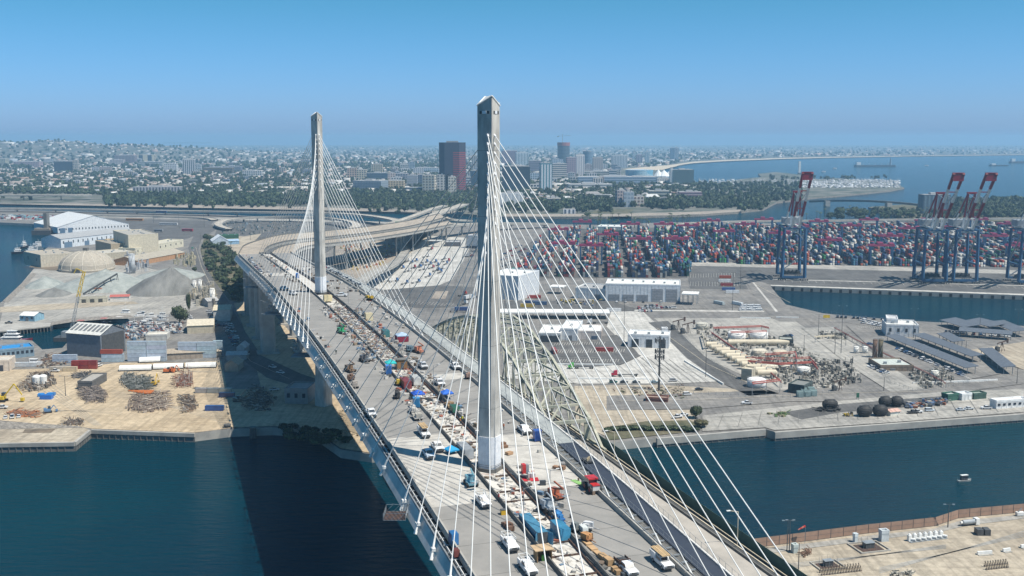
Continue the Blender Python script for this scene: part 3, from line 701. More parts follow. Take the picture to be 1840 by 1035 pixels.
def house_mesh(k):
    b = MB(); w_, d_, h_ = 13, 10, 5.
    wc, rc = tuple(pal[k]), tuple(rpal[(k*3+3) % 8]); b.box(-w_/2, w_/2, -d_/2, d_/2, -1, h_, col=wc)
    if k % 3:
        e = .5; i = len(b.v); b.v += [(-w_/2-e, -d_/2-e, h_-.2), (w_/2+e, -d_/2-e, h_-.2), (w_/2+e, d_/2+e, h_-.2), (-w_/2-e, d_/2+e, h_-.2), (-w_/2+1.5, 0, h_+2.6), (w_/2-1.5, 0, h_+2.6)]
        for f in ((0, 1, 5, 4), (2, 3, 4, 5), (1, 2, 5), (3, 0, 4)): b.f.append(tuple(i+j for j in f)); b.m.append(0); b.c.append(rc)
    else: b.box(-w_/2-.3, w_/2+.3, -d_/2-.3, d_/2+.3, h_, h_+.5, col=rc); b.box(-2, 2, -1, 2, h_+.5, h_+1.8, col=(.5, .5, .5))
    for x in (-4.2, -1.2, 2.6):
        for sy in (-1, 1): b.box(x, x+1.6, sy*d_/2-.06, sy*d_/2+.06, 1.2, 2.6, col=(.04, .05, .06))
    return b.mesh('house', FC)
HM = [house_mesh(k) for k in range(8)]
for i in range(NI):
    o = inst(HM[i % 8], 'house', None, tuple(PH[i]+np.array([0, 0, 1.5])), RH[i], (S[i][0]/13, S[i][1]/10, S[i][2]/6.5)); tag(o, 'small pale house or block among trees in the town beyond the river', 'house', 'low houses of the town')
def tree_pts():
    T = []
    for (x, y) in GW(15000, 263, 372, -60, 1840, 1.35)+GW(2600, 300, 372, -60, 1240, .8):
        if in_town(x, y, True): p = G(x, y); T.append((p.x, p.y))
    for _ in range(1500): p = G(random.uniform(190, 640), random.gauss(360, 5)); T.append((p.x, p.y))
    for _ in range(1100): p = G(random.uniform(640, 870), random.gauss(364, 6)); T.append((p.x, p.y))
    for _ in range(700): p = G(random.uniform(905, 1100), random.gauss(366, 7)); T.append((p.x, p.y))
    for _ in range(500): p = G(random.uniform(1165, 1380), random.gauss(368, 4)); T.append((p.x, p.y))
    for _ in range(500): p = G(random.uniform(1240, 1440), random.uniform(331, 362)); T.append((p.x, p.y))
    for _ in range(700): p = G(random.uniform(1700, 1900), random.uniform(360, 392)); T.append((p.x, p.y))
    for _ in range(90): p = G(random.uniform(1490, 1700), random.uniform(382, 396)); T.append((p.x, p.y))
    for _ in range(120): p = G(random.uniform(-40, 190), random.gauss(343, 6)); T.append((p.x, p.y))
    for _ in range(60): p = G(random.uniform(1380, 1600), random.gauss(322, 1.5)); T.append((p.x, p.y))
    return T
T_ = [t for t in tree_pts() if not (210 < t[0] < 330 and 1e9 < t[1])]
T_ = [t for t in T_ if BS(t)[0] > 300]
T_.sort(key=lambda t: t[1]); TA = np.array(T_); nT = len(TA)
TS = rng.uniform(5, 10, nT); TS[TA[:, 1] > 5000] *= 1.6
TH_ = TS*rng.uniform(1.0, 1.7, nT); ZT = GZ+hill(TA[:, 0], TA[:, 1])
gcol = np.array([(.045, .075, .03), (.035, .055, .025), (.07, .095, .04), (.03, .05, .028)])
TP = np.stack([TA[:, 0], TA[:, 1], ZT-TH_*.12], 1); tb_ = gcol[rng.integers(0, 4, nT)]
V, Ft, col = scatter_np(FAR_T, TP[300:], np.stack([TS, TS, TH_], 1)[300:], rng.uniform(0, 6.28, nT)[300:], tb_[300:]); stuff(inst(np_mesh('town_trees', V, Ft, col, FC), 'town_trees'))
def tree_mesh(t, name, gc, trunk=.06, m=None):
    """leafy crown with a tapered trunk and limbs, unit size"""
    k = len(t); V = [tuple(v) for v in t.reshape(-1, 3)]; b = MB(); b.v = V; b.f = [(3*i, 3*i+1, 3*i+2) for i in range(k)]; b.m = [0]*k
    b.c = [tuple(np.array(gc)*random.uniform(.6, 1.4)) for _ in range(k)]
    b.bar((0, 0, 0), (0, 0, .55), trunk, 6, 1, trunk*.5, (.1, .075, .05))
    for q in range(4): a = q*1.6+.3; b.bar((0, 0, .25+.06*q), (math.cos(a)*.4, math.sin(a)*.4, .6+.04*q), trunk*.45, 4, 1, trunk*.2, (.1, .075, .05))
    return b.mesh(name, [FC, M['bark']])
TM = [tree_mesh(MID_T[i % 4], 'tree', gcol[i % 4]) for i in range(6)]
for i in range(300):
    o = inst(TM[i % 6], 'tree', None, (TP[i][0], TP[i][1], ZT[i]), random.uniform(0, 6), (TS[i], TS[i], TH_[i])); tag(o, 'dark green leafy tree in the belt beyond the river', 'tree', 'trees beyond the river')
# ---------------------------------------------------------------- town buildings one by one
OG = attrmat('object_glass', 'obj', .25)
def tower_b(label, x0, x1, yb, yt, wall, win, style='grid', dr=.6, rot=0., fl=None, bays=None, roof=None, name='office_building', cat='building', sides=True, extra=None):
    p = G((x0+x1)/2, yb); k = (p-Vector((0, 0, H))).length/F; w_ = (x1-x0)*k; h = max(top(p, yt), 3); d_ = w_*dr
    if rot: w_ /= (math.cos(rot)+abs(math.sin(rot))*dr); d_ = w_*dr
    t = thing(name, label, cat, p+Vector((0, d_/2, 0)), rot)
    o = None; b = MB()
    if style == 'round': b.cyl(0, 0, 0, h, w_/2, 24)
    elif style == 'octo':
        c = w_*.22; b.prism([(-w_/2+c, -d_/2), (w_/2-c, -d_/2), (w_/2, -d_/2+c), (w_/2, d_/2-c), (w_/2-c, d_/2), (-w_/2+c, d_/2), (-w_/2, d_/2-c), (-w_/2, -d_/2+c)], 0, h)
    else: b.box(-w_/2, w_/2, -d_/2, d_/2, 0, h)
    o = b.build('wall', OCM, t); o.color = (*wall, 1)
    fl = fl or max(2, min(24, round(h/7))); bays = bays or max(3, min(16, round(w_/8))); b = MB(); e = .35
    fh = h/fl; bw_ = w_/bays; nd = max(2, round(d_/bw_)); bd = d_/nd
    if style == 'grid':
        for f in range(fl):
            z0, z1 = f*fh+fh*.3, f*fh+fh*.8
            for i in range(bays): b.box(-w_/2+i*bw_+bw_*.22, -w_/2+i*bw_+bw_*.78, -d_/2-e, -d_/2, z0, z1)
            for i in range(nd):
                for sx in (-1, 1): b.box(sx*w_/2-(0 if sx > 0 else e), sx*w_/2+(e if sx > 0 else 0), -d_/2+i*bd+bd*.22, -d_/2+i*bd+bd*.78, z0, z1)
    elif style == 'bands':
        for f in range(fl): z0, z1 = f*fh+fh*.35, f*fh+fh*.8; b.box(-w_/2-e, w_/2+e, -d_/2-e, d_/2+e, z0, z1, nobot=False)
    elif style == 'fins':
        for i in range(bays): b.box(-w_/2+i*bw_+bw_*.3, -w_/2+i*bw_+bw_*.75, -d_/2-e, -d_/2, h*.04, h*.95)
        for i in range(nd):
            for sx in (-1, 1): b.box(sx*w_/2-(0 if sx > 0 else e), sx*w_/2+(e if sx > 0 else 0), -d_/2+i*bd+bd*.3, -d_/2+i*bd+bd*.75, h*.04, h*.95)
    elif style in ('glass',):
        for i in range(bays+1): x = -w_/2+i*bw_; b.box(x-.25, x+.25, -d_/2-e, -d_/2, 0, h)
        for f in range(1, fl): b.box(-w_/2-.2, w_/2+.2, -d_/2-.25, d_/2+.2, f*fh-.2, f*fh+.2, nobot=False)
    elif style in ('round',):
        for f in range(fl): b.cyl(0, 0, f*fh+fh*.3, f*fh+fh*.8, w_/2+.3, 24)
    elif style == 'octo':
        c = w_*.22
        for f in range(fl):
            z0 = f*fh+fh*.35
            if z0 < h*.80: b.prism([(c*.2, -d_/2-e), (w_/2-c, -d_/2-e), (w_/2+e, -d_/2+c), (w_/2+e, d_/2-c), (c*.2, d_/2-c)], z0, z0+fh*.5)
    if b.f:
        wn = b.build('window_rows' if style != 'octo' else 'brick_bands', OG, t); wn.color = (*win, 1); wn['kind'] = 'stuff'
    b = MB(); r = roof or (.34, .34, .34)
    if style == 'round': b.cyl(0, 0, h, h+1.2, w_/2*.95, 24); b.cyl(0, 0, h+1.2, h+4, w_/4, 12)
    elif style == 'octo': b.box(-w_*.22, w_*.22, -d_*.2, d_*.2, h, h+4)
    else: b.box(-w_/2+.6, w_/2-.6, -d_/2+.6, d_/2-.6, h, h+.5)
    o = b.build('roof', OCM, t); o.color = (*r, 1)
    if style not in ('round', 'octo') and h > 14:
        b = MB(); b.box(-w_*.18, w_*.12, -d_*.2, d_*.25, h+.5, h+4); b.box(w_*.2, w_*.33, -d_*.1, d_*.2, h+.5, h+2.6); o = b.build('roof_plant', OCM, t); o.color = (.42, .42, .42, 1)
    return t, w_, d_, h
W, K = (.68, .67, .65), (.06, .08, .11)
Bd = [
 ('black glass office block alone among low houses at far left', 98, 131, 309, 290, (.035, .05, .07), (.05, .07, .09), 'glass', .5, .1),
 ('beige lift tower attached beside the black glass block', 131, 140, 309, 288, (.48, .43, .36), K, 'grid', 1, .1),
 ('long pinkish low block left of the black glass block', 27, 68, 301, 291, (.48, .36, .36), K, 'grid', .4, 0),
 ('blue-grey slab hospital block with pale edge, left of the brown slab', 182, 207, 289, 279, (.30, .36, .42), K, 'fins', .4, 0),
 ('brown ribbed slab block in the middle of the hospital group', 207, 241, 295, 279, (.27, .22, .22), (.16, .13, .14), 'fins', .4, 0),
 ('cream block with two dark window bays, right end of the hospital group', 246, 276, 293, 278, (.62, .54, .38), (.04, .05, .07), 'fins', .4, 0),
 ('low white stepped building below the cream block', 250, 290, 299, 291, (.58, .57, .50), K, 'bands', .4, 0),
 ('low pink-white building below the brown slab', 198, 221, 296, 287, (.58, .48, .44), K, 'grid', .4, 0),
 ('bright white square block left of the white and dark tower', 296, 317, 310, 294, W, (.2, .22, .25), 'grid', .5, 0),
 ('slim dark and white striped tower on the left of the town', 328, 349, 314, 286, (.55, .56, .56), (.07, .09, .12), 'fins', .7, .1),
 ('pale low block right behind the striped tower', 349, 361, 308, 295, (.55, .57, .56), K, 'grid', .5, 0),
 ('long dark low building right of the striped tower', 366, 416, 311, 301, (.05, .06, .09), (.22, .17, .08), 'bands', .3, 0),
 ('row of pale flats with dark gaps just above the river trees', 241, 321, 349, 336, (.42, .42, .44), (.10, .11, .13), 'fins', .2, .05),
 ('small tan roofed hall among trees at far left', 131, 145, 323, 317, (.55, .42, .26), K, 'bands', .6, 0),
 ('yellowish block cut by the left edge of the picture', -12, 9, 300, 285, (.50, .48, .36), K, 'grid', .6, 0),
 ('very long flat tan warehouse on the far left hillside', 2, 45, 279, 274, (.56, .50, .40), K, 'bands', .3, 0),
 ('long white shed strip near the horizon at left', 296, 379, 258, 255.5, W, K, 'bands', .2, 0),
 ('pale pink school block right of the dark low building', 380, 402, 325, 318, (.55, .42, .38), K, 'grid', .4, 0),
 ('white apartment terrace left of the far tower', 436, 470, 319, 307, (.60, .60, .58), K, 'grid', .4, 0),
 ('blue glazed low block left of the far tower', 400, 432, 309, 299, (.06, .09, .16), (.3, .3, .3), 'bands', .4, 0),
 ('peach block right of the far tower', 624, 641, 322, 302, (.56, .40, .30), K, 'grid', .6, 0),
 ('cream block joined to the peach one', 641, 658, 322, 305, (.60, .52, .38), K, 'grid', .6, 0),
 ('beige block with yellow side behind the dark low hall', 668, 687, 312, 295, (.52, .44, .30), K, 'grid', .6, 0),
 ('dark blue flat hall behind the courthouse', 659, 697, 324, 311, (.04, .07, .11), (.08, .12, .16), 'bands', .5, 0),
 ('wide grey flat-roofed courthouse with glazed corner right of the far tower', 634, 694, 344, 325, (.22, .27, .32), (.12, .15, .19), 'glass', .7, -.25),
 ('grey-beige tower in front of the far plain', 720, 733, 308, 296, (.44, .42, .38), K, 'grid', .7, 0),
 ('blue-grey tower right of the grey-beige one', 733, 745, 304, 291, (.30, .35, .40), K, 'grid', .7, 0),
 ('long pale blue low block left of the red and black tower', 745, 788, 311, 302, (.42, .50, .56), K, 'grid', .3, 0),
 ('white and brown flats at the street corner', 697, 710, 326, 311, (.60, .52, .48), (.2, .12, .1), 'grid', .6, 0),
 ('blue and brown flats behind the yellow ones', 710, 733, 325, 312, (.30, .30, .34), K, 'grid', .5, 0),
 ('yellow and white flats above the river trees', 692, 726, 341, 325, (.60, .50, .34), (.2, .15, .12), 'grid', .5, 0),
 ('plain grey windowless block', 731, 750, 337, 315, (.34, .36, .39), (.31, .33, .36), 'bands', .6, 0),
 ('dark blue block right of the plain grey one', 750, 763, 334, 314, (.12, .16, .22), K, 'grid', .6, 0),
 ('low flat pavilion with a thin roof above the river trees', 729, 760, 345, 337, (.24, .30, .36), K, 'bands', .6, 0),
 ('cream high-rise flats, left one of three before the red tower', 759, 783, 349, 315, (.62, .56, .46), (.20, .19, .17), 'grid', .6, -.15),
 ('white high-rise flats, middle one of three before the red tower', 785, 809, 347, 314, (.60, .58, .54), (.15, .15, .16), 'grid', .5, 0),
 ('cream high-rise flats, right one of three before the red tower', 805, 820, 353, 318, (.62, .58, .50), (.22, .2, .18), 'grid', .6, .1),
 ('white banded low-rise right of the red and black tower', 836, 846, 337, 318, (.58, .58, .60), K, 'bands', .7, 0),
 ('dark blue glass block left of the near tower', 845, 862, 336, 307, (.03, .07, .12), (.05, .10, .16), 'glass', .7, 0),
 ('slim beige tower left of the near tower', 848, 857, 307, 279, (.50, .46, .40), K, 'fins', .8, 0),
 ('dark maroon gridded block right of the near tower', 901, 929, 298, 271, (.16, .12, .16), (.30, .24, .27), 'grid', .6, .1),
 ('white and teal striped tower with two black roof boxes', 926, 949, 299, 274, (.62, .66, .68), (.07, .14, .18), 'fins', .6, .1),
 ('big dark boxy office with white edge pillars right of the near tower', 902, 952, 346, 299, (.035, .06, .08), (.06, .09, .12), 'glass', .7, .05),
 ('wide brown-grey block behind the teal glass tower', 950, 973, 311, 289, (.26, .24, .28), (.16, .15, .18), 'bands', .5, 0),
 ('teal glass tower with white stripes in the downtown cluster', 969, 992, 345, 293, (.10, .22, .28), (.66, .68, .70), 'fins', .7, .15),
 ('small pale blue office left of the teal glass tower', 953, 969, 326, 311, (.48, .56, .62), K, 'grid', .5, 0),
 ('low white arcade building below the teal glass tower', 953, 986, 342, 331, (.66, .66, .66), K, 'grid', .3, 0),
 ('cream office with dark window bands right of the teal tower', 992, 1018, 323, 294, (.58, .54, .48), (.12, .13, .16), 'bands', .5, .1),
 ('blue and white block behind the cream banded office', 992, 1013, 300, 286, (.50, .54, .60), K, 'grid', .5, 0),
 ('mauve high-rise left of the white ribbed tower', 1017, 1035, 321, 283, (.34, .27, .31), (.20, .18, .23), 'grid', .7, .1),
 ('white ribbed high-rise with round crown in the downtown cluster', 1033, 1050, 319, 278, (.70, .66, .64), (.34, .36, .40), 'fins', .8, .1),
 ('round glass tower behind the white ribbed high-rise', 1048, 1066, 300, 272, (.20, .27, .34), (.10, .15, .20), 'round', 1, 0),
 ('stepped beige high-rise right of the round glass tower', 1065, 1083, 309, 283, (.44, .38, .34), (.28, .26, .27), 'fins', .7, 0),
 ('short pinkish block below the round glass tower', 1050, 1063, 312, 295, (.48, .40, .38), K, 'grid', .7, 0),
 ('wide pale slab of flats by the far beach', 1099, 1127, 302, 279, (.50, .53, .55), (.18, .22, .27), 'fins', .35, 0),
 ('thin white tower near the beach', 1137, 1140, 286, 271, (.60, .62, .64), K, 'bands', 1, 0),
 ('mauve slab tower near the beach', 1143, 1154, 296, 278, (.34, .29, .36), K, 'fins', .5, 0),
 ('blue and white slim tower by the beach head', 1159, 1167, 298, 272, (.40, .46, .52), (.10, .2, .26), 'fins', .8, 0),
 ('blue glass tower alone far up the coast', 1204, 1211, 288, 266, (.12, .2, .3), K, 'fins', .8, 0),
 ('pale tower beside the blue glass one far up the coast', 1212, 1219, 289, 265, (.38, .44, .52), K, 'fins', .8, 0),
 ('long low convention hall with pale blue roof', 1040, 1181, 331, 318, (.36, .44, .52), (.16, .22, .3), 'bands', .35, 0),
 ('flat white-roofed arena block behind the convention hall', 1050, 1098, 318, 308, (.50, .50, .47), (.10, .10, .10), 'bands', .6, 0),
 ('small brown stage tower at the end of the arena block', 1092, 1101, 317, 304, (.48, .36, .32), K, 'grid', .8, 0),
 ('white banded parking terrace under the convention hall', 1020, 1100, 340, 331, (.60, .60, .58), (.22, .24, .26), 'bands', .4, .08),
 ('white hall right of the convention hall', 1181, 1211, 332, 321, (.62, .62, .60), (.4, .4, .4), 'fins', .4, 0),
 ('large dark green glass hotel box near the bay', 1208, 1246, 333, 305, (.07, .12, .13), (.10, .16, .17), 'glass', .5, .06),
 ('white end wall tower of the green glass hotel', 1204, 1209, 333, 303, (.66, .66, .64), W, 'bands', 3, .06),
 ('grey seven-storey block with slanted top by the river mouth', 1106, 1124, 371, 342, (.40, .36, .36), (.14, .13, .16), 'grid', .7, .25),
 ('pale blue-grey square block beside the slanted grey one', 1121, 1139, 372, 345, (.40, .45, .50), (.30, .35, .40), 'grid', .7, 0),
 ('white balcony flats right of the pale blue-grey block', 1138, 1157, 371, 353, (.62, .56, .50), (.2, .14, .12), 'grid', .5, 0),
 ('cream terraced hotel stepping down, left of two by the bay', 1166, 1204, 359, 343, (.64, .60, .48), (.10, .12, .14), 'bands', .6, -.1),
 ('mauve banded hotel, right of two by the bay', 1221, 1261, 359, 345, (.52, .40, .42), (.16, .10, .14), 'bands', .5, 0),
 ('small white colonnaded house on the river bank', 1012, 1034, 384, 376, (.70, .70, .70), (.1, .12, .16), 'fins', .5, 0),
 ('large white boxy hall right behind the near tower', 896, 940, 372, 347, (.64, .65, .65), (.52, .53, .54), 'fins', .5, .1),
 ('large flat cream roofed hall among trees right of the white hall', 980, 1008, 368, 356, (.58, .54, .46), K, 'bands', .6, .2),
 ('low white roofed hall among palms by the river bank', 1065, 1100, 358, 350, (.58, .56, .52), K, 'bands', .6, -.2),
 ('dark grey ribbed hotel block behind the twin blue cranes', 1657, 1706, 384, 350, (.06, .10, .14), (.14, .20, .25), 'fins', .4, .1),
]
DK = {'cream block with two dark window bays, right end of the hospital group': 2}
for L_, x0, x1, yb, yt, wc, nc, st, dr, rt in Bd: tower_b(L_, x0, x1, yb, yt, wc, nc, st, dr, rt, bays=DK.get(L_))
t, w_, d_, h = tower_b('tall black glass tower with red brick bands on its right half', 789, 836, 347, 256, (.035, .045, .075), (.30, .07, .08), 'octo', .8, 0, fl=27)
random.seed(61)
for i in range(74):
    dn = i < 50; x, y = (random.choice((random.uniform(700, 870), random.uniform(905, 1110), random.uniform(905, 1110))), random.uniform(303, 334)) if dn else (random.uniform(60, 620), random.uniform(290, 338)); w0 = random.uniform(8, 20); c = random.choice([(.58, .55, .5), (.5, .5, .52), (.44, .36, .32), (.62, .6, .58), (.3, .34, .4), (.55, .46, .36)])
    tower_b('plain mid-rise block filling in between the named towers of the '+('downtown cluster' if dn else 'left part of town'), x, x+w0, y, y-random.uniform(5, 15 if dn else 9), c, K, random.choice(('grid', 'bands', 'fins')), .5, random.uniform(-.2, .2))[0]['group'] = 'mid-rise blocks, '+('downtown' if dn else 'left part of town')
# downtown tower still being built, with its tower crane
t, w_, d_, h = tower_b('round dark tower still under construction with a rusty red top', 1002, 1024, 300, 262, (.10, .13, .16), (.05, .07, .09), 'round', 1, 0)
b = MB(); b.cyl(0, 0, h+.2, h+17, w_/2+1, 20); o = b.build('formwork_crown', OCM, t); o.color = (.30, .10, .09, 1)
p = t.location; ck = thing('tower_crane', 'thin tower crane standing on the unfinished round tower', 'crane', (p.x-6, p.y, p.z+h+17)); b = MB()
b.bar((0, 0, 0), (0, 0, 34), 1.0, 4); b.build('mast', M['steel'], ck); b = MB(); b.bar((-26, 0, 31), (44, 0, 34), .9, 4); b.build('jib', M['steel'], ck); b = MB(); b.bar((0, 0, 34), (0, 0, 42), .8, 4); b.bar((0, 0, 42), (30, 0, 34), .3, 4); b.bar((0, 0, 42), (-22, 0, 32), .3, 4); b.build('apex', M['steel'], ck); b = MB(); b.box(-26, -20, -1.5, 1.5, 27, 31, nobot=False); b.build('counterweight', M['darkc'], ck)
# striped pillars of the big dark box
# aquarium with its blue mural, tent roofs, lighthouse-like oil island tower
p = G(1152, 320); k = p.y/F; ar = thing('arena', 'low round hall painted with a blue mural beside the white tents', 'arena', p+Vector((0, 60, 0)))
b = MB(); b.cyl(0, 0, 0, top(p, 306), 25*k, 32); b.build('drum', mat('mural_blue', (.16, .40, .56), (.45, .58, .64), .012, .8, lo=.45, hi=.6, stretch=(1, 1, 2, 0)), ar)
b = MB(); b.dome(0, 0, top(p, 306)+.05, 24.5*k, 2, 28, 3); b.build('roof', mat('arena_roof', (.30, .40, .48), (.44, .5, .54), .02, .8), ar)
for i, (x, w0) in enumerate(((1183, 9), (1193, 12), (1203, 9))):
    p = G(x, 318); k = p.y/F; b = MB(); b.bar((0, 0, 0), (0, 0, top(p, 316)), w0*k, 10, 0, w0*k); b.bar((0, 0, top(p, 316)), (0, 0, top(p, 304.5+i)), w0*k, 10, 0, .5)
    tag(b.build('tent_roof', M['white'], None, False, tuple(p)), ['left', 'middle, largest', 'right'][i]+' peaked white tent hall near the beach head', 'tent hall')
p = G(1436, 313); k = p.y/F; t = thing('rig_tower', 'tall white disguised rig tower standing on the small island', 'tower', p)
b = MB(); b.box(-1.8*k, 1.8*k, -6, 6, 0, top(p, 290)); b.build('cladding', M['white'], t); b = MB(); b.box(-2.4*k, 2.4*k, -7, 7, -1, 6); b.build('base', M['darkc'], t)
# marina: masts and hulls nobody could count, breakwater
V0 = []; N = 620
MP = np.array([tuple(G(random.uniform(1440, 1616), random.uniform(323, 337))) for _ in range(N)]+[tuple(G(random.uniform(1240, 1440), random.uniform(322, 331))) for _ in range(160)]); N = len(MP); MP[:, 2] = GZ-1
hc = np.array([(.6, .62, .64)])*rng.uniform(.3, 1.2, (N, 1))
V, Fq, col = boxes_np(MP, np.stack([rng.uniform(4, 7, N), rng.uniform(9, 15, N), rng.uniform(2, 3.4, N)], 1), rng.uniform(-.2, .2, N), hc, hc); stuff(inst(np_mesh('moored_yachts', V, Fq, col, FC), 'moored_yachts'))
V, Fq, col = boxes_np(MP, np.stack([np.full(N, .35), np.full(N, .35), rng.uniform(6, 12, N)], 1), np.zeros(N), hc*.8, hc*.8); stuff(inst(np_mesh('yacht_masts', V, Fq, col, FC), 'yacht_masts'))
# low road bridge over the bay
p, q = G(1455, 358, 14), G(1690, 366, 14); mb = thing('bay_bridge', 'long low grey road bridge crossing the bay behind the blue cranes', 'bridge')
b = MB(); N = 14
for i in range(N):
    a, c = p.lerp(q, i/N), p.lerp(q, (i+1)/N); za, zc = 14*math.sin(math.pi*min(1, .12+i/N*.85)), 14*math.sin(math.pi*min(1, .12+(i+1)/N*.85)); a.z = 6+za*.6; c.z = 6+zc*.6; b.bar(a, c, 3.2, 4)
b.build('girder', M['darkc'], mb)
for x in (.14, .62):
    e = p.lerp(q, x); b = MB(); b.box(-5, 5, -8, 8, -1.2-0, 12, c=Vector((e.x, e.y, 0))); b.build('pier', M['conc'], mb)
# ships on the horizon
def ship(label, x, y, w_px, hh, col, stern=True, rig=False):
    p = G(x, y, 0); k = p.y/F; L_ = w_px*k; t = thing('cargo_ship', label, 'ship', p, .05)
    b = MB(); b.prism([(-L_/2, -14), (L_/2*.9, -14), (L_/2, 0), (L_/2*.9, 14), (-L_/2, 14)], -1, hh*k); o = b.build('hull', OCM, t); o.color = (*col, 1)
    b = MB(); b.box(-L_/2+6, -L_/2+28, -12, 12, hh*k, hh*k*2.6); b.build('bridge_house', M['white'], t)
    b = MB()
    for i in range(5): xx = -L_*.3+i*L_*.15; b.bar((xx, 0, hh*k), (xx, 0, hh*k*1.9), 2, 4)
    if rig: b.bar((L_*.36, 0, hh*k), (L_*.36, 0, hh*k*5), 6, 4, 0, 3)
    b.build('deck_gear', M['steel'], t)
ship('long dark ship with a tall derrick anchored in the bay', 1573, 299.5, 75, 3, (.05, .07, .09), rig=True)
ship('small low tanker far out near the right edge', 1795, 298, 34, 1.6, (.04, .05, .06))
ship('cargo ship cut by the right edge far out', 1836, 293, 44, 3, (.07, .08, .10))
# river beyond the port: water shows between the two lands; banks
patch('river_bank', [(0, 366), (160, 366), (400, 369), (560, 372), (700, 376), (830, 380), (830, 384), (700, 380.5), (560, 377.5), (400, 374.3), (160, 369.5), (0, 366.5)], 'bank', 2)
patch('river_bank', [(905, 384), (1090, 385), (1260, 380), (1330, 376), (1330, 380), (1260, 385), (1120, 389), (905, 389)], 'bank', 2)
patch('park_lawn', [(1080, 376), (1140, 376), (1128, 384), (1060, 383)], 'grass', 3)
# ================================================================ vehicles and small builders
def prof_body(b, prof, w_, mi=0, inset=0, col=None):
    """side outline (x,z) extruded across the width"""
    n = len(prof); i = len(b.v)
    for sy in (-1, 1): b.v += [(x, sy*(w_/2-(inset if z > 1.15 else 0)), z) for x, z in prof]
    b.f.append(tuple(range(i, i+n))); b.m.append(mi); b.c.append(col); b.f.append(tuple(range(i+2*n-1, i+n-1, -1))); b.m.append(mi); b.c.append(col)
    for k in range(n): k2 = (k+1) % n; b.f.append((i+k2, i+k, i+n+k, i+n+k2)); b.m.append(mi); b.c.append(col)
def wheels(b, xs, w_, r=.38, mi=2):
    for x in xs:
        for sy in (-1, 1): b.bar((x, sy*(w_/2+.02), r), (x, sy*(w_/2-.28), r), r, 10, mi)
def car_me(kind=0):
    b = MB(); w_ = 1.85
    if kind == 0:   # saloon
        prof_body(b, [(-2.3, .35), (2.3, .35), (2.35, .75), (1.1, .95), (-1.6, 1.0), (-2.3, .95)], w_); prof_body(b, [(1.05, .94), (.4, 1.42), (-1.0, 1.45), (-1.75, .99)], w_-.2, 1); b.box(-1.0, .38, -.72, .72, 1.43, 1.48)
    elif kind == 1:  # van / suv
        prof_body(b, [(-2.4, .4), (2.4, .4), (2.4, .95), (1.5, 1.05), (-2.4, 1.05)], 1.95); prof_body(b, [(1.45, 1.04), (.8, 1.75), (-2.2, 1.8), (-2.38, 1.04)], w_-.1, 1); b.box(-2.2, .78, -.8, .8, 1.77, 1.84)
    else:            # pickup
        prof_body(b, [(-2.8, .5), (2.8, .5), (2.8, 1.05), (1.35, 1.15), (-2.8, 1.1)], 2.0); prof_body(b, [(1.3, 1.13), (.75, 1.85), (-.7, 1.88), (-.95, 1.13)], w_-.1, 1); b.box(-.72, .73, -.8, .8, 1.86, 1.92); b.box(-2.7, -1.0, -.8, .8, 1.11, 1.13, 2)
    wheels(b, (-1.45, 1.45) if kind < 2 else (-1.8, 1.8), 1.9 if kind < 2 else 2.0)
    return b.mesh('car', [OC, M['glass'], M['rubber']])
CARS = [car_me(0), car_me(1), car_me(2)]
ORD = ['first', 'second', 'third', 'fourth', 'fifth', 'sixth', 'seventh', 'eighth', 'ninth', 'tenth', 'eleventh', 'twelfth', 'thirteenth', 'fourteenth', 'fifteenth', 'sixteenth', 'seventeenth', 'eighteenth', 'nineteenth', 'twentieth']
def cword(c):
    r, g_, b_ = c[:3]; mx, mn = max(c[:3]), min(c[:3])
    if mx-mn < .14*mx+.015: return 'white' if mx > .5 else 'pale grey' if mx > .28 else 'grey' if mx > .1 else 'black'
    if r == mx: return ('dark ' if mx < .2 else '')+('red' if g_ < .4*r else 'brown' if mx < .4 else 'tan')
    if g_ == mx: return ('dark ' if mx < .1 else '')+'green'
    return ('dark ' if mx < .16 else '')+('teal' if g_ > .7*b_ else 'blue')
CC = [(.72, .72, .72), (.70, .71, .72), (.35, .36, .38), (.03, .03, .035), (.06, .065, .07), (.35, .03, .03), (.04, .09, .2), (.5, .5, .5), (.75, .75, .73), (.09, .1, .12)]
def car(p, rz, label, group=None, kind=None, col=None, s=1.):
    k = random.choice((0, 0, 1, 2)) if kind is None else kind
    c_ = col or random.choice(CC); o = inst(CARS[k], 'parked_car' if k < 2 else 'pickup_truck', None, tuple(p), rz, (s, s, s)); o.color = (*c_, 1)
    if group and not col: wd = cword(c_); label = wd+(' van ' if k == 1 else ' pickup ' if k == 2 else ' car ')+label.split(' ', 1)[1] if label.startswith(('car ', 'vehicle ')) else wd+' '+label; group = wd+' '+group
    return tag(o, label, 'car' if k < 2 else 'pickup truck', group)
def car_row(p0, p1, n, label, group, rz=None, skip=.15, z=.05, col=None, kind=None):
    a, c = G(*p0), G(*p1); d = (c-a).normalized(); r = math.atan2(d.y, d.x)+math.pi/2 if rz is None else rz
    for i in range(n):
        if random.random() < skip: continue
        q = a.lerp(c, i/max(1, n-1)); q.z = GZ+.13; car(q, r+random.uniform(-.04, .04)+(math.pi if random.random() < .4 else 0), label, group, kind, col)
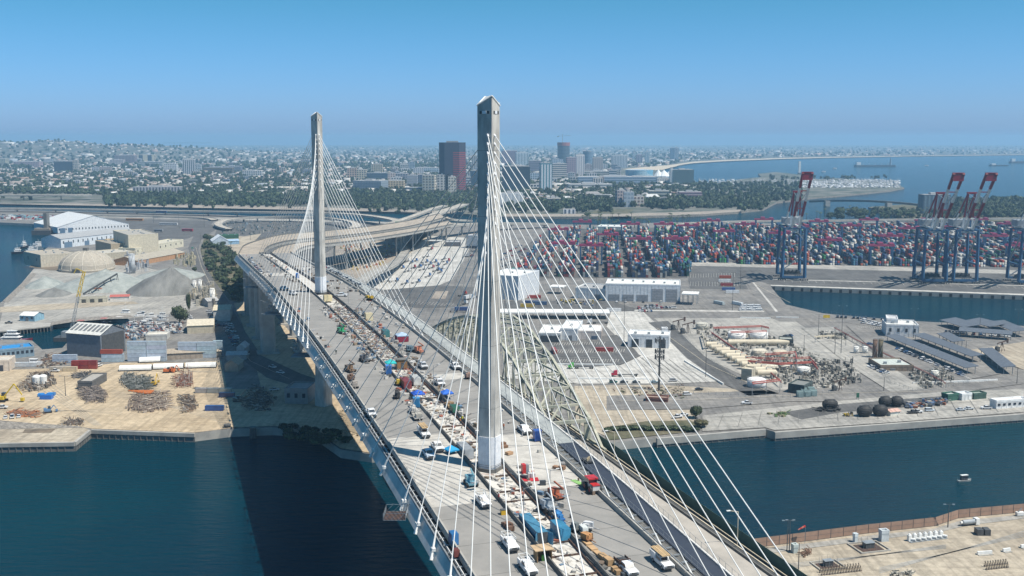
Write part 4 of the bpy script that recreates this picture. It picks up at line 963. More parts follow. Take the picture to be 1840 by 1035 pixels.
def hall(label, A_, B_, dep, yt=None, h=None, wall=(.7, .7, .7), roof=(.6, .6, .6), kind='flat', cat='warehouse', name='warehouse', doors=(), z=GZ, ribs=True, parapet=.8, dcol=(.25, .26, .28), skylights=0, windows=0, wm=None, rise=None):
    """building on the front wall A-B given as photo points on the ground; dep metres deep away from the viewer"""
    a, c = G(*A_, z), G(*B_, z); w_ = (c-a).length; rz = math.atan2(c.y-a.y, c.x-a.x); h = h or top((a+c)/2, yt)
    t = thing(name, label, cat, a, rz); b = MB(); m = wm or OCM
    if kind == 'flat': b.box(0, w_, 0, dep, -.5, h)
    elif kind == 'gable_x':      # ridge along the front
        r_ = rise or dep*.16; prof = [(0, h), (dep/2, h+r_), (dep, h)]; i = len(b.v)
        b.box(0, w_, 0, dep, -.5, h)
        for x, f in ((0, 1), (w_, -1)): i = len(b.v); b.v += [(x, 0, h), (x, dep, h), (x, dep/2, h+r_)]; b.f.append((i, i+1, i+2)[::-f]); b.m.append(0); b.c.append(None)
    else:                        # gable facing the viewer
        r_ = rise or w_*.16; b.box(0, w_, 0, dep, -.5, h)
        for y, f in ((0, 1), (dep, -1)): i = len(b.v); b.v += [(0, y, h), (w_, y, h), (w_/2, y, h+r_)]; b.f.append((i, i+1, i+2)[::f]); b.m.append(0); b.c.append(None)
    o = b.build('wall', m, t); o.color = (*wall, 1)
    if ribs:
        b = MB(); k = max(3, int(w_/3)); 
        for i in range(k+1): x = w_*i/k; b.box(x-.12, x+.12, -.12, 0, 0, h)
        for i in range(max(2, int(dep/3))+1):
            y = dep*i/max(2, int(dep/3))
            for x in (0, w_): b.box(x-.12 if x == 0 else x, x if x == 0 else x+.12, y-.12, y+.12, 0, h)
        o = b.build('wall_ribs', OCM, t); o.color = (*[q*.92 for q in wall], 1); o['kind'] = 'stuff'
    b = MB(); e = .5
    if kind == 'flat':
        b.box(.35, w_-.35, .35, dep-.35, h-.3, h+.05); 
        o = b.build('roof', OCM, t); o.color = (*roof, 1); b = MB()
        for x0, x1, y0, y1 in ((-.1, w_+.1, -.1, .35), (-.1, w_+.1, dep-.35, dep+.1), (-.1, .35, .35, dep-.35), (w_-.35, w_+.1, .35, dep-.35)): b.box(x0, x1, y0, y1, h-.4, h+parapet)
        o = b.build('parapet', OCM, t); o.color = (*[min(1, q*1.08) for q in wall], 1)
    elif kind == 'gable_x':
        b.quad((-e, -e, h-.1), (w_+e, -e, h-.1), (w_+e, dep/2, h+r_+.15), (-e, dep/2, h+r_+.15)); b.quad((-e, dep/2, h+r_+.15), (w_+e, dep/2, h+r_+.15), (w_+e, dep+e, h-.1), (-e, dep+e, h-.1))
        for i in range(int(w_/2.5)): x = i*2.5+1; b.bar((x, -e, h+0), (x, dep/2, h+r_+.22), .07, 4); b.bar((x, dep/2, h+r_+.22), (x, dep+e, h), .07, 4)
        o = b.build('roof', OCM, t); o.color = (*roof, 1)
    else:
        b.quad((-e, -e, h-.1), (w_/2, -e, h+r_+.15), (w_/2, dep+e, h+r_+.15), (-e, dep+e, h-.1)); b.quad((w_/2, -e, h+r_+.15), (w_+e, -e, h-.1), (w_+e, dep+e, h-.1), (w_/2, dep+e, h+r_+.15))
        for i in range(int(dep/3)): y = i*3+1.5; b.bar((-e, y, h), (w_/2, y, h+r_+.22), .07, 4); b.bar((w_/2, y, h+r_+.22), (w_+e, y, h), .07, 4)
        o = b.build('roof', OCM, t); o.color = (*roof, 1)
    for i in range(skylights):
        f = (i+.5)/skylights; b = MB()
        if kind == 'gable_x': b.quad((w_*f-1, dep*.12, h+r_*.24+.35), (w_*f+1, dep*.12, h+r_*.24+.35), (w_*f+1, dep*.42, h+r_*.84+.35), (w_*f-1, dep*.42, h+r_*.84+.35))
        else: b.box(w_*f-1, w_*f+1, dep*.3, dep*.5, h+.05, h+1.1)
        o = b.build('skylight', OCM, t); o.color = (.16, .17, .18, 1)
    for f0, f1, hh in doors:
        b = MB(); b.box(w_*f0, w_*f1, -.22, -.02, 0, hh*h); o = b.build('door', OCM, t); o.color = (*dcol, 1)
        b = MB()
        for k in range(4): b.box(w_*f0, w_*f1, -.27, -.22, hh*h*(.2+.2*k), hh*h*(.2+.2*k)+.12)
        b.build('door_slats', M['darkc'], o)['kind'] = 'stuff'
    if windows:
        for k in range(windows):
            f = (k+.5)/windows; b = MB(); b.box(w_*f-.8, w_*f+.8, -.18, -.02, h*.45, h*.75); b.build('window', M['glass'], t)
    if kind == 'flat' and w_*dep > 300:
        for k in range(min(7, int(w_/9))):
            b = MB(); x = w_*(k+.5)/min(7, int(w_/9)); y = dep*random.uniform(.3, .7); b.box(x-.9, x+.9, y-.7, y+.7, h+.05, h+1.5); b.build('roof_unit', M['steel'], t)
    return t, w_, h
def tank(label, x, yb, wpx, yt, col=(.72, .71, .68), dome=.08, z=GZ, group=None, ladder=True):
    p = G(x, yb, z); k = (p-Vector((0, 0, H))).length/F; r = wpx*k/2; p = p+Vector((0, r, 0)); h = max(2, top(p-Vector((0, r, 0)), yt)); t = thing('storage_tank', label, 'tank', p, 0, group)
    b = MB(); b.cyl(0, 0, -.2, h, r, 28); o = b.build('shell', OCM, t, True); o.color = (*col, 1)
    b = MB(); b.dome(0, 0, h+.01, r*1.02, max(.4, r*dome*2), 28, 3); o = b.build('roof', OCM, t); o.color = (*[min(.9, c*1.08) for c in col], 1)
    b = MB()
    for q in range(20):
        a, c = q*math.pi/10, (q+1)*math.pi/10; b.bar((math.cos(a)*r, math.sin(a)*r, h+1), (math.cos(c)*r, math.sin(c)*r, h+1), .05, 3); b.bar((math.cos(a)*r, math.sin(a)*r, h), (math.cos(a)*r, math.sin(a)*r, h+1), .05, 3)
        if ladder and q < 10: b.bar((math.cos(a/2-2.4)*(r+.5), math.sin(a/2-2.4)*(r+.5), h*q/10), (math.cos(c/2-2.4)*(r+.5), math.sin(c/2-2.4)*(r+.5), h*(q+1)/10), .14, 4)
    b.build('handrail', M['steel'], t)
    b = MB()
    for zz in (.02, .34, .67, .98): b.cyl(0, 0, h*zz, h*zz+.15, r+.06, 28)
    o = b.build('hoops', OCM, t); o.color = (*[q*.85 for q in col], 1); return t
def pole(label, x, yb, yt, cat='light pole', name='light_pole', arm=2.5, r=.16, n=2, m='dsteel', z=GZ, group=None):
    p = G(x, yb, z); h = top(p, yt); t = thing(name, label, cat, p, 0, group); b = MB(); b.bar((0, 0, 0), (0, 0, h), r*1.4, 6, 0, r*.7); b.build('post', M[m], t)
    if n:
        b = MB()
        for k in range(n): a = math.pi*2*k/n; b.bar((0, 0, h), (math.cos(a)*arm, math.sin(a)*arm, h+.2), r*.5, 4)
        b.build('arm', M[m], t)
        for k in range(n): a = math.pi*2*k/n; b = MB(); b.box(-.45, .45, -.25, .25, -.1, .12, c=Vector((math.cos(a)*arm, math.sin(a)*arm, h+.15)), nobot=False); b.build('lamp', M['steel'], t)
    return t
# ================================================================ container terminal
YR = math.radians(-5.5); AR = math.radians(-4.5)
def inpoly(x, y, pl):
    c = False; j = len(pl)-1
    for i in range(len(pl)):
        if (pl[i][1] > y) != (pl[j][1] > y) and x < (pl[j][0]-pl[i][0])*(y-pl[i][1])/(pl[j][1]-pl[i][1])+pl[i][0]: c = not c
        j = i
    return c
patch('quay_apron', [(1232, 470), (1840, 484), (1840, 529.5), (1600, 520.5), (1386, 512), (1380, 510), (1340, 500), (1240, 498)], 'asph', 2)
patch('pale_lane', [(1240, 470), (1840, 486), (1840, 493), (1240, 477.5)], 'lot', 4)
patch('quay_cope', [(1386, 514), (1600, 522), (1840, 531), (1840, 528.5), (1600, 519.8), (1384, 512)], 'lotw', 5)
patch('pale_lane', [(1380, 501.5), (1840, 513), (1840, 514), (1380, 502.5)], 'lotw', 5)
patch('yard_paving', px2([(925, 500), (1240, 500), (1240, 478), (1840, 488), (1840, 404), (1240, 408), (985, 412), (930, 452)]), 'asph', 1, True)
cpal = [((.015, .045, .12), 26), ((.02, .10, .17), 9), ((.012, .07, .055), 11), ((.22, .025, .02), 17), ((.26, .06, .03), 4), ((.40, .40, .38), 15), ((.50, .48, .44), 7), ((.012, .025, .05), 20), ((.02, .16, .05), 3), ((.13, .12, .11), 9), ((.22, .08, .06), 4)]
CP = [c for c, n_ in cpal for _ in range(n_)]
polyA = [(916, 498), (1236, 498), (1246, 470), (1246, 416), (1115, 417), (985, 420), (962, 447), (942, 474)]
polyB = [(1246, 472), (1500, 478), (1840, 488), (1900, 489), (1900, 409), (1560, 411), (1250, 411)]
slots = []
def yard(org, rot, poly, umax, vmax, seed, back=0):
    rr = random.Random(seed); o = G(*org); cu, su = math.cos(rot), math.sin(rot)
    for bi in range(-3, int(umax/25.5)):
        for v in range(int(vmax/12.6)):
            if v % 13 == 12: continue
            base = rr.choice((1, 3, 3, 4, 4, 4.5)) if rr.random() < .3 else 3.6
            for ui in range(6):
                u_ = bi*25.5+ui*2.75; vv = v*12.6; X, Y = o.x+cu*u_-su*vv, o.y+su*u_+cu*vv
                if Y < 50: continue
                dd = Y*math.cos(P)+(H-GZ)*math.sin(P); px_ = 920+F*X/dd; py_ = 517.5-F*(Y*math.sin(P)-(H-GZ)*math.cos(P))/dd
                if not inpoly(px_, py_, poly): continue
                n_ = max(0, min(5, int(rr.gauss(base, 1.0))))
                if rr.random() < .06: n_ = 0
                fam = rr.choice(CP)
                for k in range(n_): slots.append((X, Y, GZ+.1+k*2.62, rot, fam if rr.random() < .55 else rr.choice(CP)))
yard((916, 498), AR, polyA, 420, 780, 5); yard((1246, 473), YR, polyB, 900, 780, 6)
slots.sort(key=lambda s: s[0]**2+s[1]**2)
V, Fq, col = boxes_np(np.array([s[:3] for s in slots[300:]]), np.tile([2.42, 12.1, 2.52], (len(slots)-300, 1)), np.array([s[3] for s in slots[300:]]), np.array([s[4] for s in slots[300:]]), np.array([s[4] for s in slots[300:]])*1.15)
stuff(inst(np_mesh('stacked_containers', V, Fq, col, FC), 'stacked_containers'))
def cont_me(L_=12.1, w_=2.42, h_=2.55, open_=False):
    b = MB(); b.box(-w_/2+.06, w_/2-.06, -L_/2+.06, L_/2-.06, .1, h_-.06)
    for x in (-w_/2, w_/2-.14):
        for y in (-L_/2, L_/2-.14): b.box(x, x+.14, y, y+.14, 0, h_)
        b.box(x, x+.14, -L_/2+.14, L_/2-.14, h_-.12, h_); b.box(x, x+.14, -L_/2+.14, L_/2-.14, 0, .14)
    for x in (-.5, .5): b.bar((x, -L_/2+.02, .15), (x, -L_/2+.02, h_-.1), .04, 4, 1)
    return b
CM = cont_me().mesh('shipping_container', [OC, M['steel']])
for s in slots[:300]:
    o = inst(CM, 'shipping_container', None, s[:3], s[3]); o.color = (*s[4], 1); lv = ['bottom', 'second', 'third', 'fourth', 'fifth'][min(4, int(round((s[2]-GZ)/2.62)))]; cwd = cword(s[4]); tag(o, '%s shipping container seen end-on, %s layer, front rows of the container yard' % (cwd, lv), 'container', '%s containers of the %s layer in the front rows' % (cwd, lv))
def _unused(): pass
def rtg(p, rz, i):
    t = thing('yard_gantry_crane', ['magenta and blue gantry crane straddling container rows in the yard'][0], 'gantry crane', p, rz, 'gantry cranes over the container yard')
    return t
def rtg_proto():
    t = rtg((0, 0, 0), 0, 0)
    for x in (-12, 12):
        for y in (-3.4, 3.4): b = MB(); b.box(x-.8, x+.8, y-.6, y+.6, 1.4, 21.5); b.build('leg', M['cblue'], t)
        b = MB(); b.box(x-1, x+1, -6, 6, 1.2, 2.4, nobot=False); b.build('sill_beam', M['cblue'], t)
        b = MB()
        for y in (-5, -2.5, 2.5, 5): b.bar((x-.5, y, .8), (x+.5, y, .8), .8, 8)
        b.build('wheels', M['rubber'], t)
    for y in (-3.4, 3.4): b = MB(); b.box(-14, 14, y-.7, y+.7, 21.5, 23.6, nobot=False); b.build('top_girder', M['pink'], t)
    b = MB(); b.box(-5, 1, -4.2, 4.2, 23.6, 26.0); b.build('trolley', M['pink'], t)
    b = MB(); b.box(8, 13, -4.2, 4.2, 23.6, 25.2); b.build('machinery_box', M['pink'], t)
    b = MB()
    for x in (-3.5, -.5): b.bar((x, 0, 14), (x, 0, 23), .08, 4)
    b.box(-5.5, 1.5, -1.2, 1.2, 13.2, 13.8, nobot=False); b.build('spreader', M['cream'], t); return t
RT = rtg_proto(); RK = [(k, []) for k in kids(RT)]
rp = [(1003, 432), (1046, 416), (1092, 443), (1132, 421), (1150, 452), (1192, 421), (1216, 452), (1236, 424), (1012, 462), (1062, 466), (1276, 414), (1300, 436), (1338, 421), (1372, 411), (1400, 440), (1490, 455), (1528, 424), (1560, 412), (1600, 446), (1632, 430), (1660, 413), (1470, 415), (1786, 446), (1810, 420), (1828, 466), (1756, 411), (1434, 426), (1582, 466), (1708, 426), (1848, 440)]
for i, (x, y) in enumerate(rp):
    p = G(x, y+10); r_ = AR if x < 1245 else YR
    if i == 0: RT.location = p; RT.rotation_euler.z = r_
    else: o_ = dup(RT, RK, p, r_)
    o_ = RT if i == 0 else o_; bd = 'front' if y >= 440 else 'middle' if y >= 419 else 'back'; bl = [q for q in sorted(rp) if ('front' if q[1] >= 440 else 'middle' if q[1] >= 419 else 'back') == bd]; o_['label'] = 'magenta and blue yard gantry crane, %s from the left in the %s band' % (ORD[bl.index((x, y))], bd)
# ---- quay cranes
def stripes(b, p, q, r, cols, n=4):
    for (f0, f1, mi) in cols: b.bar(Vector(p).lerp(Vector(q), f0), Vector(p).lerp(Vector(q), f1), r, n, mi)
def quay_crane(label, x, y):
    t = thing('quay_crane', label, 'port crane', G(x, y)+Vector((2, 15, 0)), math.radians(-5)); T = 53.
    for sx in (-1, 1):
        for sy in (-1, 1):
            b = MB(); b.bar((sx*11.2, sy*15, 3), (sx*10.2, sy*15, T), 1.8, 4, 0, 1.4); b.build('leg', M['cblue'], t)
            b = MB()
            for k in range(4): b.bar((sx*11+(k-1.5)*2.2-.3, sy*15-.5, .8), (sx*11+(k-1.5)*2.2-.3, sy*15+.5, .8), .8, 8)
            b.build('bogie', M['dsteel'], t)
        b = MB(); b.bar((sx*10.8, -15, 19), (sx*10.8, 15, 19), 1.2, 4); b.build('portal_beam', M['cblue'], t)
        b = MB(); b.bar((sx*10.6, 15, 20), (sx*10.3, -14, T-2), .8, 6); b.build('diagonal_brace', M['steel'], t)
        b = MB(); b.bar((sx*10.4, 15, T), (sx*10.4, -15, T), .9, 4); b.build('top_beam', M['cblue'], t)
        # booms: fixed girder, raised boom, mast, stays
        b = MB(); b.bar((sx*3.6, -17, T+1.5), (sx*3.6, 30, T+1.5), 1.0, 4); b.build('rear_girder', M['white'], t)
        bp_, bt = (sx*3.6, -17, T+1), (sx*4.4, -70, T+57)
        b = MB(); stripes(b, bp_, bt, 1.5, [(0, .22, 1), (.22, .5, 0), (.5, .74, 1), (.74, 1, 0)]); b.build('boom_girder', [M['cred'], M['white']], t)
        b = MB(); stripes(b, (sx*4.6, -12, T), (sx*3.2, -20, T+36), .95, [(0, .35, 1), (.35, 1, 0)]); b.build('mast_leg', [M['cred'], M['white']], t)
        b = MB(); stripes(b, (sx*4.6, 14, T+2), (sx*3.2, -19, T+36), .75, [(0, .4, 1), (.4, 1, 0)]); b.build('back_leg', [M['cred'], M['white']], t)
        b = MB(); b.bar((sx*3.4, -20, T+36), (sx*3.6, 29, T+2.5), .25, 4); b.bar((sx*3.4, -20, T+36), (sx*4, -46, T+32), .22, 4); b.build('stay', M['steel'], t)
    for sy in (-1, 1):
        b = MB(); b.bar((-11.2, sy*15, 3.4), (11.2, sy*15, 3.4), 1.5, 4); b.build('sill_beam', M['cblue'], t)
        b = MB(); b.bar((-10.2, sy*15, T), (10.2, sy*15, T), 1.1, 4); b.build('cross_beam', M['cblue'], t)
    b = MB(); b.bar((-11, -15, T-14), (0, -15, T-1), .7, 4); b.bar((11, -15, T-14), (0, -15, T-1), .7, 4); b.bar((-11, 15, 4), (10.5, 15, 19), .7, 4); b.build('brace', M['steel'], t)
    b = MB()
    for f, m_ in ((.2, 1), (.36, 0), (.68, 0)):
        p = Vector((0, -17, T+1)).lerp(Vector((0, -70, T+57)), f); b.bar(p-Vector((4, 0, 0)), p+Vector((4, 0, 0)), .6, 4, m_)
    p = Vector((0, -70, T+57)); d = Vector((0, -21, 55)).normalized()
    b.build('boom_tie', [M['cred'], M['white']], t)
    b = MB(); b.box(-4.8, 4.8, -1.2, 1.2, -7, 0, c=p+Vector((0, 1.4, 0)), nobot=False); b.box(-5.2, 5.2, -1.6, 1.6, 0, .8, c=p+Vector((0, 1.4, 0)), nobot=False); b.build('boom_tip', M['cred'], t)
    b = MB()
    for a, c in ((.36, .68), (.68, .36)): q0, q1 = Vector((-4, -17, T+1)).lerp(Vector((-4, -70, T+57)), a), Vector((4, -17, T+1)).lerp(Vector((4, -70, T+57)), c); b.bar(q0, q1, .3, 4)
    b.bar((-4.6, -12, T+8), (3.2, -17, T+26), .3, 4); b.bar((4.6, -12, T+8), (-3.2, -17, T+26), .3, 4); b.build('boom_lacing', M['steel'], t)
    b = MB(); b.bar((-3.8, -20, T+36), (3.8, -20, T+36), .9, 4); b.box(-4.5, 4.5, -21.5, -18.5, T+36, T+37.5); b.build('mast_head', M['cred'], t)
    b = MB(); b.box(-8, 8, 6, 22, T+2.6, T+8.5, nobot=False); b.build('machinery_house', M['steel'], t)
    b = MB(); b.box(-4, 4, -14, -8, T-3, T-.5, nobot=False); b.build('operator_cab', M['white'], t)
    b = MB()
    for k in range(14): b.box(-9+k*1.3, -8.2+k*1.3, -3, 3, 6, 7.6+(k % 3)*.7)
    b.box(-10, 10, -4, 4, 4.6, 6); b.build('hatch_rack', M['dsteel'], t)
    b = MB()                                   # zigzag stairs on one leg
    for k in range(9): zz = 4+k*5.2; b.bar((11.8, -13 if k % 2 else -8, zz), (11.8, -8 if k % 2 else -13, zz+5), .25, 4); b.box(11.2, 12.6, -14, -7, zz+5, zz+5.15)
    b.build('stairway', M['steel'], t); return t
quay_crane('blue ship-to-shore crane standing alone left, its red and white boom raised', 1424, 504)
quay_crane('left of the twin blue ship-to-shore cranes at right, boom raised', 1677, 510)
quay_crane('right of the twin blue ship-to-shore cranes at right, boom raised', 1732, 510)
quay_crane('blue ship-to-shore crane cut by the right edge of the picture', 1850, 512)
# fenders along the quay
for i in range(26):
    x = 1398+i*18; a = G(x, 515+i*.62, 1.5); a = Vector((0, 0, 0))
    f = i/25; q = Vector((*G(1390, 514.5)[:2], 0)).lerp(Vector((*G(1840, 531.5)[:2], 0)), f); b = MB(); b.box(-1.2, 1.2, -1.4, .1, .4, 3.4, nobot=False, c=q+Vector((0, -.2, 0)), rot=-.185); tag(b.build('fender', M['rubber']), 'black rubber fender block hanging on the container quay wall', 'fender', 'fenders along the container quay')
# ---------------------------------------------------------------- terminal ground
patch('road', [(905, 482), (961, 439), (976, 440), (946, 478), (925, 500), (900, 500)], 'asph', 3)
patch('truck_lot', [(652, 514), (705, 475), (765, 424), (838, 427), (846, 440), (832, 470), (812, 503), (788, 513), (690, 521)], 'lotw', 3)
patch('quarry_strip', [(715, 455), (742, 426), (768, 420), (768, 426), (722, 470)], 'sand2', 4)
patch('dark_lot', [(690, 521), (788, 513), (852, 516), (846, 534), (815, 552), (750, 554), (690, 541)], 'asph', 4)
patch('dirt_patch', [(783, 524), (806, 523), (800, 538), (775, 537)], 'bank', 5)
patch('parking_lane', [(838, 427), (905, 425), (905, 445), (860, 520), (812, 503), (846, 440)], 'asphl', 2)
patch('container_road', [(1232, 480), (1290, 477), (1330, 498), (1345, 520), (1240, 519)], 'asph', 3)
patch('depot_lot', [(1225, 520), (1345, 520), (1372, 552), (1150, 557), (1110, 545)], 'asphl', 4)
patch('depot_kerb', [(1140, 557), (1374, 559), (1372, 561), (1140, 559.3)], 'lotw', 5)
patch('front_lot', [(905, 540), (1085, 541), (1230, 545), (1225, 556), (1100, 560), (905, 556)], 'asph', 3)
patch('ramp_road', [(1340, 505), (1375, 508), (1412, 552), (1440, 570), (1388, 572), (1360, 540)], 'asphl', 5)
patch('ramp_line', [(1352, 508), (1355, 508), (1398, 560), (1394, 561)], 'lotw', 6)
patch('pale_apron', [(905, 648), (1000, 655), (1115, 657), (1152, 640), (1125, 622), (1090, 588), (1098, 560), (1155, 560), (1200, 600), (1262, 655), (1318, 685), (1200, 690), (1040, 690), (905, 680)], 'lotw', 6)
patch('worn_dark_lot', [(1000, 612), (1108, 602), (1140, 628), (1150, 640), (1115, 656), (1050, 661), (1000, 655), (940, 650), (940, 612)], 'asph', 7)
patch('access_road', [(1165, 580), (1200, 577), (1265, 640), (1345, 690), (1400, 708), (1345, 712), (1300, 690), (1235, 645), (1190, 600)], 'asph', 7)
patch('port_road', [(1090, 712), (1300, 705), (1500, 697), (1700, 700), (1840, 672), (1840, 690), (1600, 722), (1420, 722), (1260, 735), (1090, 738)], 'asphl', 7)
patch('tank_farm_ground', [(1175, 572), (1420, 572), (1560, 660), (1500, 705), (1400, 705), (1270, 645)], 'lot', 3)
patch('dirt_field', [(1032, 694), (1180, 692), (1335, 700), (1330, 706), (1265, 712), (1090, 712), (1098, 737), (1255, 737), (1245, 765), (1175, 772), (1090, 785), (1035, 760)], 'sand2', 5)
patch('scrub_bank', [(1085, 770), (1160, 758), (1240, 756), (1262, 768), (1250, 776), (1180, 783), (1090, 792)], 'grass', 8)
patch('lower_quay', [(1262, 748), (1500, 722), (1700, 704), (1840, 700), (1840, 741), (1600, 760), (1392, 774), (1375, 769), (1262, 776)], 'lot', 8)
patch('oily_lot', [(1405, 742), (1500, 728), (1700, 712), (1690, 728), (1510, 742), (1440, 755)], 'asph', 9)
patch('east_road', [(1375, 566), (1840, 586), (1840, 600), (1640, 600), (1520, 580), (1400, 578)], 'asphl', 4)
patch('carpark_lot', [(1520, 585), (1640, 600), (1760, 640), (1800, 672), (1700, 690), (1580, 640)], 'asphl', 9)
patch('oil_pad', [(1740, 630), (1840, 615), (1840, 665), (1790, 650)], 'sand2', 10)
patch('centre_lane', [(1440, 590), (1500, 588), (1660, 700), (1600, 705), (1530, 660)], 'lot', 9)
# ---------------------------------------------------------------- terminal buildings
hall('big white maintenance hall with five grey roller doors in front of the container yard', (1088, 541), (1222, 544), 34, yt=512, wall=(.66, .68, .70), roof=(.66, .66, .63), doors=[(.04, .19, .42), (.23, .38, .42), (.42, .57, .42), (.62, .77, .78), (.81, .96, .78)], dcol=(.30, .31, .33), cat='warehouse')
hall('low white annex left of the maintenance hall', (1034, 536), (1087, 539), 30, yt=519, wall=(.68, .69, .69), roof=(.34, .34, .34), doors=[(.65, .85, .5)])
hall('tall white hall with blue-grey front just right of the near tower', (872, 536), (931, 540), 48, yt=496, wall=(.60, .63, .66), roof=(.66, .66, .64))
hall('white low building with dark carriage door beside the truss bridge', (968, 615), (1007, 616), 34, yt=600, wall=(.62, .62, .60), roof=(.68, .68, .66), doors=[(.08, .95, .8)], dcol=(.05, .06, .07))
hall('grey windowed block in the middle of the white low buildings', (1007, 612), (1037, 613), 36, yt=592, wall=(.56, .58, .60), roof=(.70, .70, .68), doors=[(.5, .7, .5)])
hall('white low wing with brick base and blue door right of the grey block', (1037, 610), (1080, 611), 26, yt=596, wall=(.58, .52, .48), roof=(.72, .72, .70), doors=[(.6, .85, .5)], dcol=(.08, .14, .22))
hall('white inspection gate building with three dark portals', (1128, 624), (1201, 627), 17, yt=603, wall=(.70, .71, .72), roof=(.72, .72, .70), doors=[(.1, .27, .7), (.45, .6, .7), (.78, .93, .7)], dcol=(.04, .05, .06), name='gate_building', cat='gate')
hall('small white booth by the road below the cream tanks', (1190, 601), (1200, 601), 5, h=4, wall=(.7, .7, .7), ribs=False)
hall('white industrial building with pale green glazed front at back of the yard', (1072, 420), (1117, 421), 40, yt=408, wall=(.50, .58, .56), roof=(.64, .64, .62), doors=[(.5, .95, .6)], dcol=(.14, .26, .26))
hall('black and white striped office beside the truck lot', (838, 446), (858, 447), 18, yt=424, wall=(.60, .60, .60), roof=(.3, .3, .3), name='office_building', cat='building', doors=[(0, 1, .2)], dcol=(.05, .05, .06))
hall('grey canopy building at the top of the truck lot', (800, 443), (826, 443), 30, yt=436, wall=(.12, .12, .13), roof=(.36, .37, .38))
hall('pale equipment shed in the port east of the tanks', (1592, 605), (1650, 607), 22, yt=585, wall=(.66, .66, .66), roof=(.60, .60, .58), doors=[(.05, .12, .4)], windows=4, name='control_building', cat='building')
hall('upper storey block on the white control building', (1592, 601), (1612, 602), 16, yt=574, wall=(.70, .70, .70), roof=(.5, .5, .5), windows=2, name='control_building', cat='building')
hall('low brown building with pale flat roof between the tanks and the carports', (1582, 667), (1641, 667), 22, yt=658, wall=(.22, .17, .13), roof=(.46, .50, .47), doors=[(.3, .45, .6)])
hall('dark teal shed at the foot of the tank farm', (1416, 706), (1444, 710), 14, yt=693, wall=(.06, .08, .08), roof=(.20, .21, .20))
hall('grey-green shed with dark open front behind the two white tanks', (1400, 621), (1425, 622), 10, yt=611, wall=(.08, .09, .09), roof=(.34, .36, .33))
hall('cream box building at the lower left of the tank farm', (1332, 683), (1350, 685), 8, yt=665, wall=(.42, .38, .30), roof=(.55, .50, .40))
hall('long white portable office on the lower quay at the right edge', (1790, 736), (1846, 732), 5, h=4.2, wall=(.74, .74, .73), roof=(.7, .7, .7), windows=6, cat='portable office', name='portable_office')
hall('green box cabin on the lower quay', (1703, 722), (1722, 720), 5, h=3.4, wall=(.04, .12, .09), roof=(.45, .48, .46), cat='cabin', name='cabin', ribs=False)
hall('white box cabin with dark gaps right of the green cabin', (1728, 721), (1746, 719), 5, h=3.4, wall=(.66, .68, .68), roof=(.6, .6, .6), cat='cabin', name='cabin')
hall('dark green low cabin right of the white box cabin', (1750, 719), (1772, 717), 5, h=3, wall=(.05, .10, .08), roof=(.3, .36, .32), cat='cabin', name='cabin', ribs=False)
hall('small white hut with pinkish roof among the black fenders', (1600, 749), (1617, 747), 5, h=2.6, wall=(.70, .68, .60), roof=(.56, .36, .30), kind='gable_x', cat='hut', name='hut', ribs=False)
hall('low brick ruin with flat roof below the radio mast', (1160, 722), (1200, 724), 6, h=2, wall=(.20, .09, .07), roof=(.30, .22, .18), cat='hut', name='hut', ribs=False)
# canopies on columns
def canopy(label, A_, B_, dep, hh, col=(.7, .7, .68), n=10, name='canopy', cat='canopy', slope=0, group=None, th=1.0, z=GZ):
    a, c = G(*A_, z), G(*B_, z); w_ = (c-a).length; t = thing(name, label, cat, a, math.atan2(c.y-a.y, c.x-a.x), group)
    b = MB(); i = len(b.v); b.box(-.8, w_+.8, -.8, dep+.8, hh, hh+th, nobot=False)
    if slope: b.v = [(x, y, zz+slope*y) for x, y, zz in b.v]
    o = b.build('roof', OCM, t); o.color = (*col, 1)
    for k in range(n):
        x = w_*k/(n-1)
        for y in (1, dep-1): b = MB(); b.bar((x, y, 0), (x, y, hh+slope*y), .22, 4); b.build('column', M['steel'], t)
    return t
canopy('long white toll canopy on columns right of the near tower', (897, 573), (1094, 574), 16, top(G(990, 573), 563), n=14)
canopy('white canopy at the right end of the maintenance hall', (1226, 548), (1252, 549), 14, 9, n=4)
canopy('white portal frame over two lanes at the top of the truck lot', (765, 444), (793, 444), 6, 8, n=3)
canopy('white canopy in the depot left of the low annex', (988, 528), (1010, 529), 12, 6, n=4)
for i, (A_, B_, lb, dp) in enumerate([((1592, 614), (1735, 673), 'longest dark solar carport, lowest of the long pair', 7), ((1642, 612), (1745, 652), 'upper long dark solar carport behind the longest one', 7), ((1685, 610), (1712, 625), 'short dark solar carport beside the control building', 7), ((1760, 638), (1800, 672), 'small separate dark solar carport at far right bottom', 7), ((1724, 605), (1816, 612), 'long pale solar carport nearest the basin, facing us', 9), ((1690, 585), (1732, 598), 'left tilted solar carport of the three by the basin', 12), ((1735, 586), (1778, 597), 'middle tilted solar carport of the three by the basin', 12), ((1780, 588), (1822, 606), 'right tilted solar carport of the three by the basin', 9)]):
    canopy(lb, A_, B_, dp, 4.2, (.10, .12, .15), n=9 if i in (1, 0, 4) else 5, name='solar_carport', cat='carport', slope=.12, group='solar carports', th=.3)
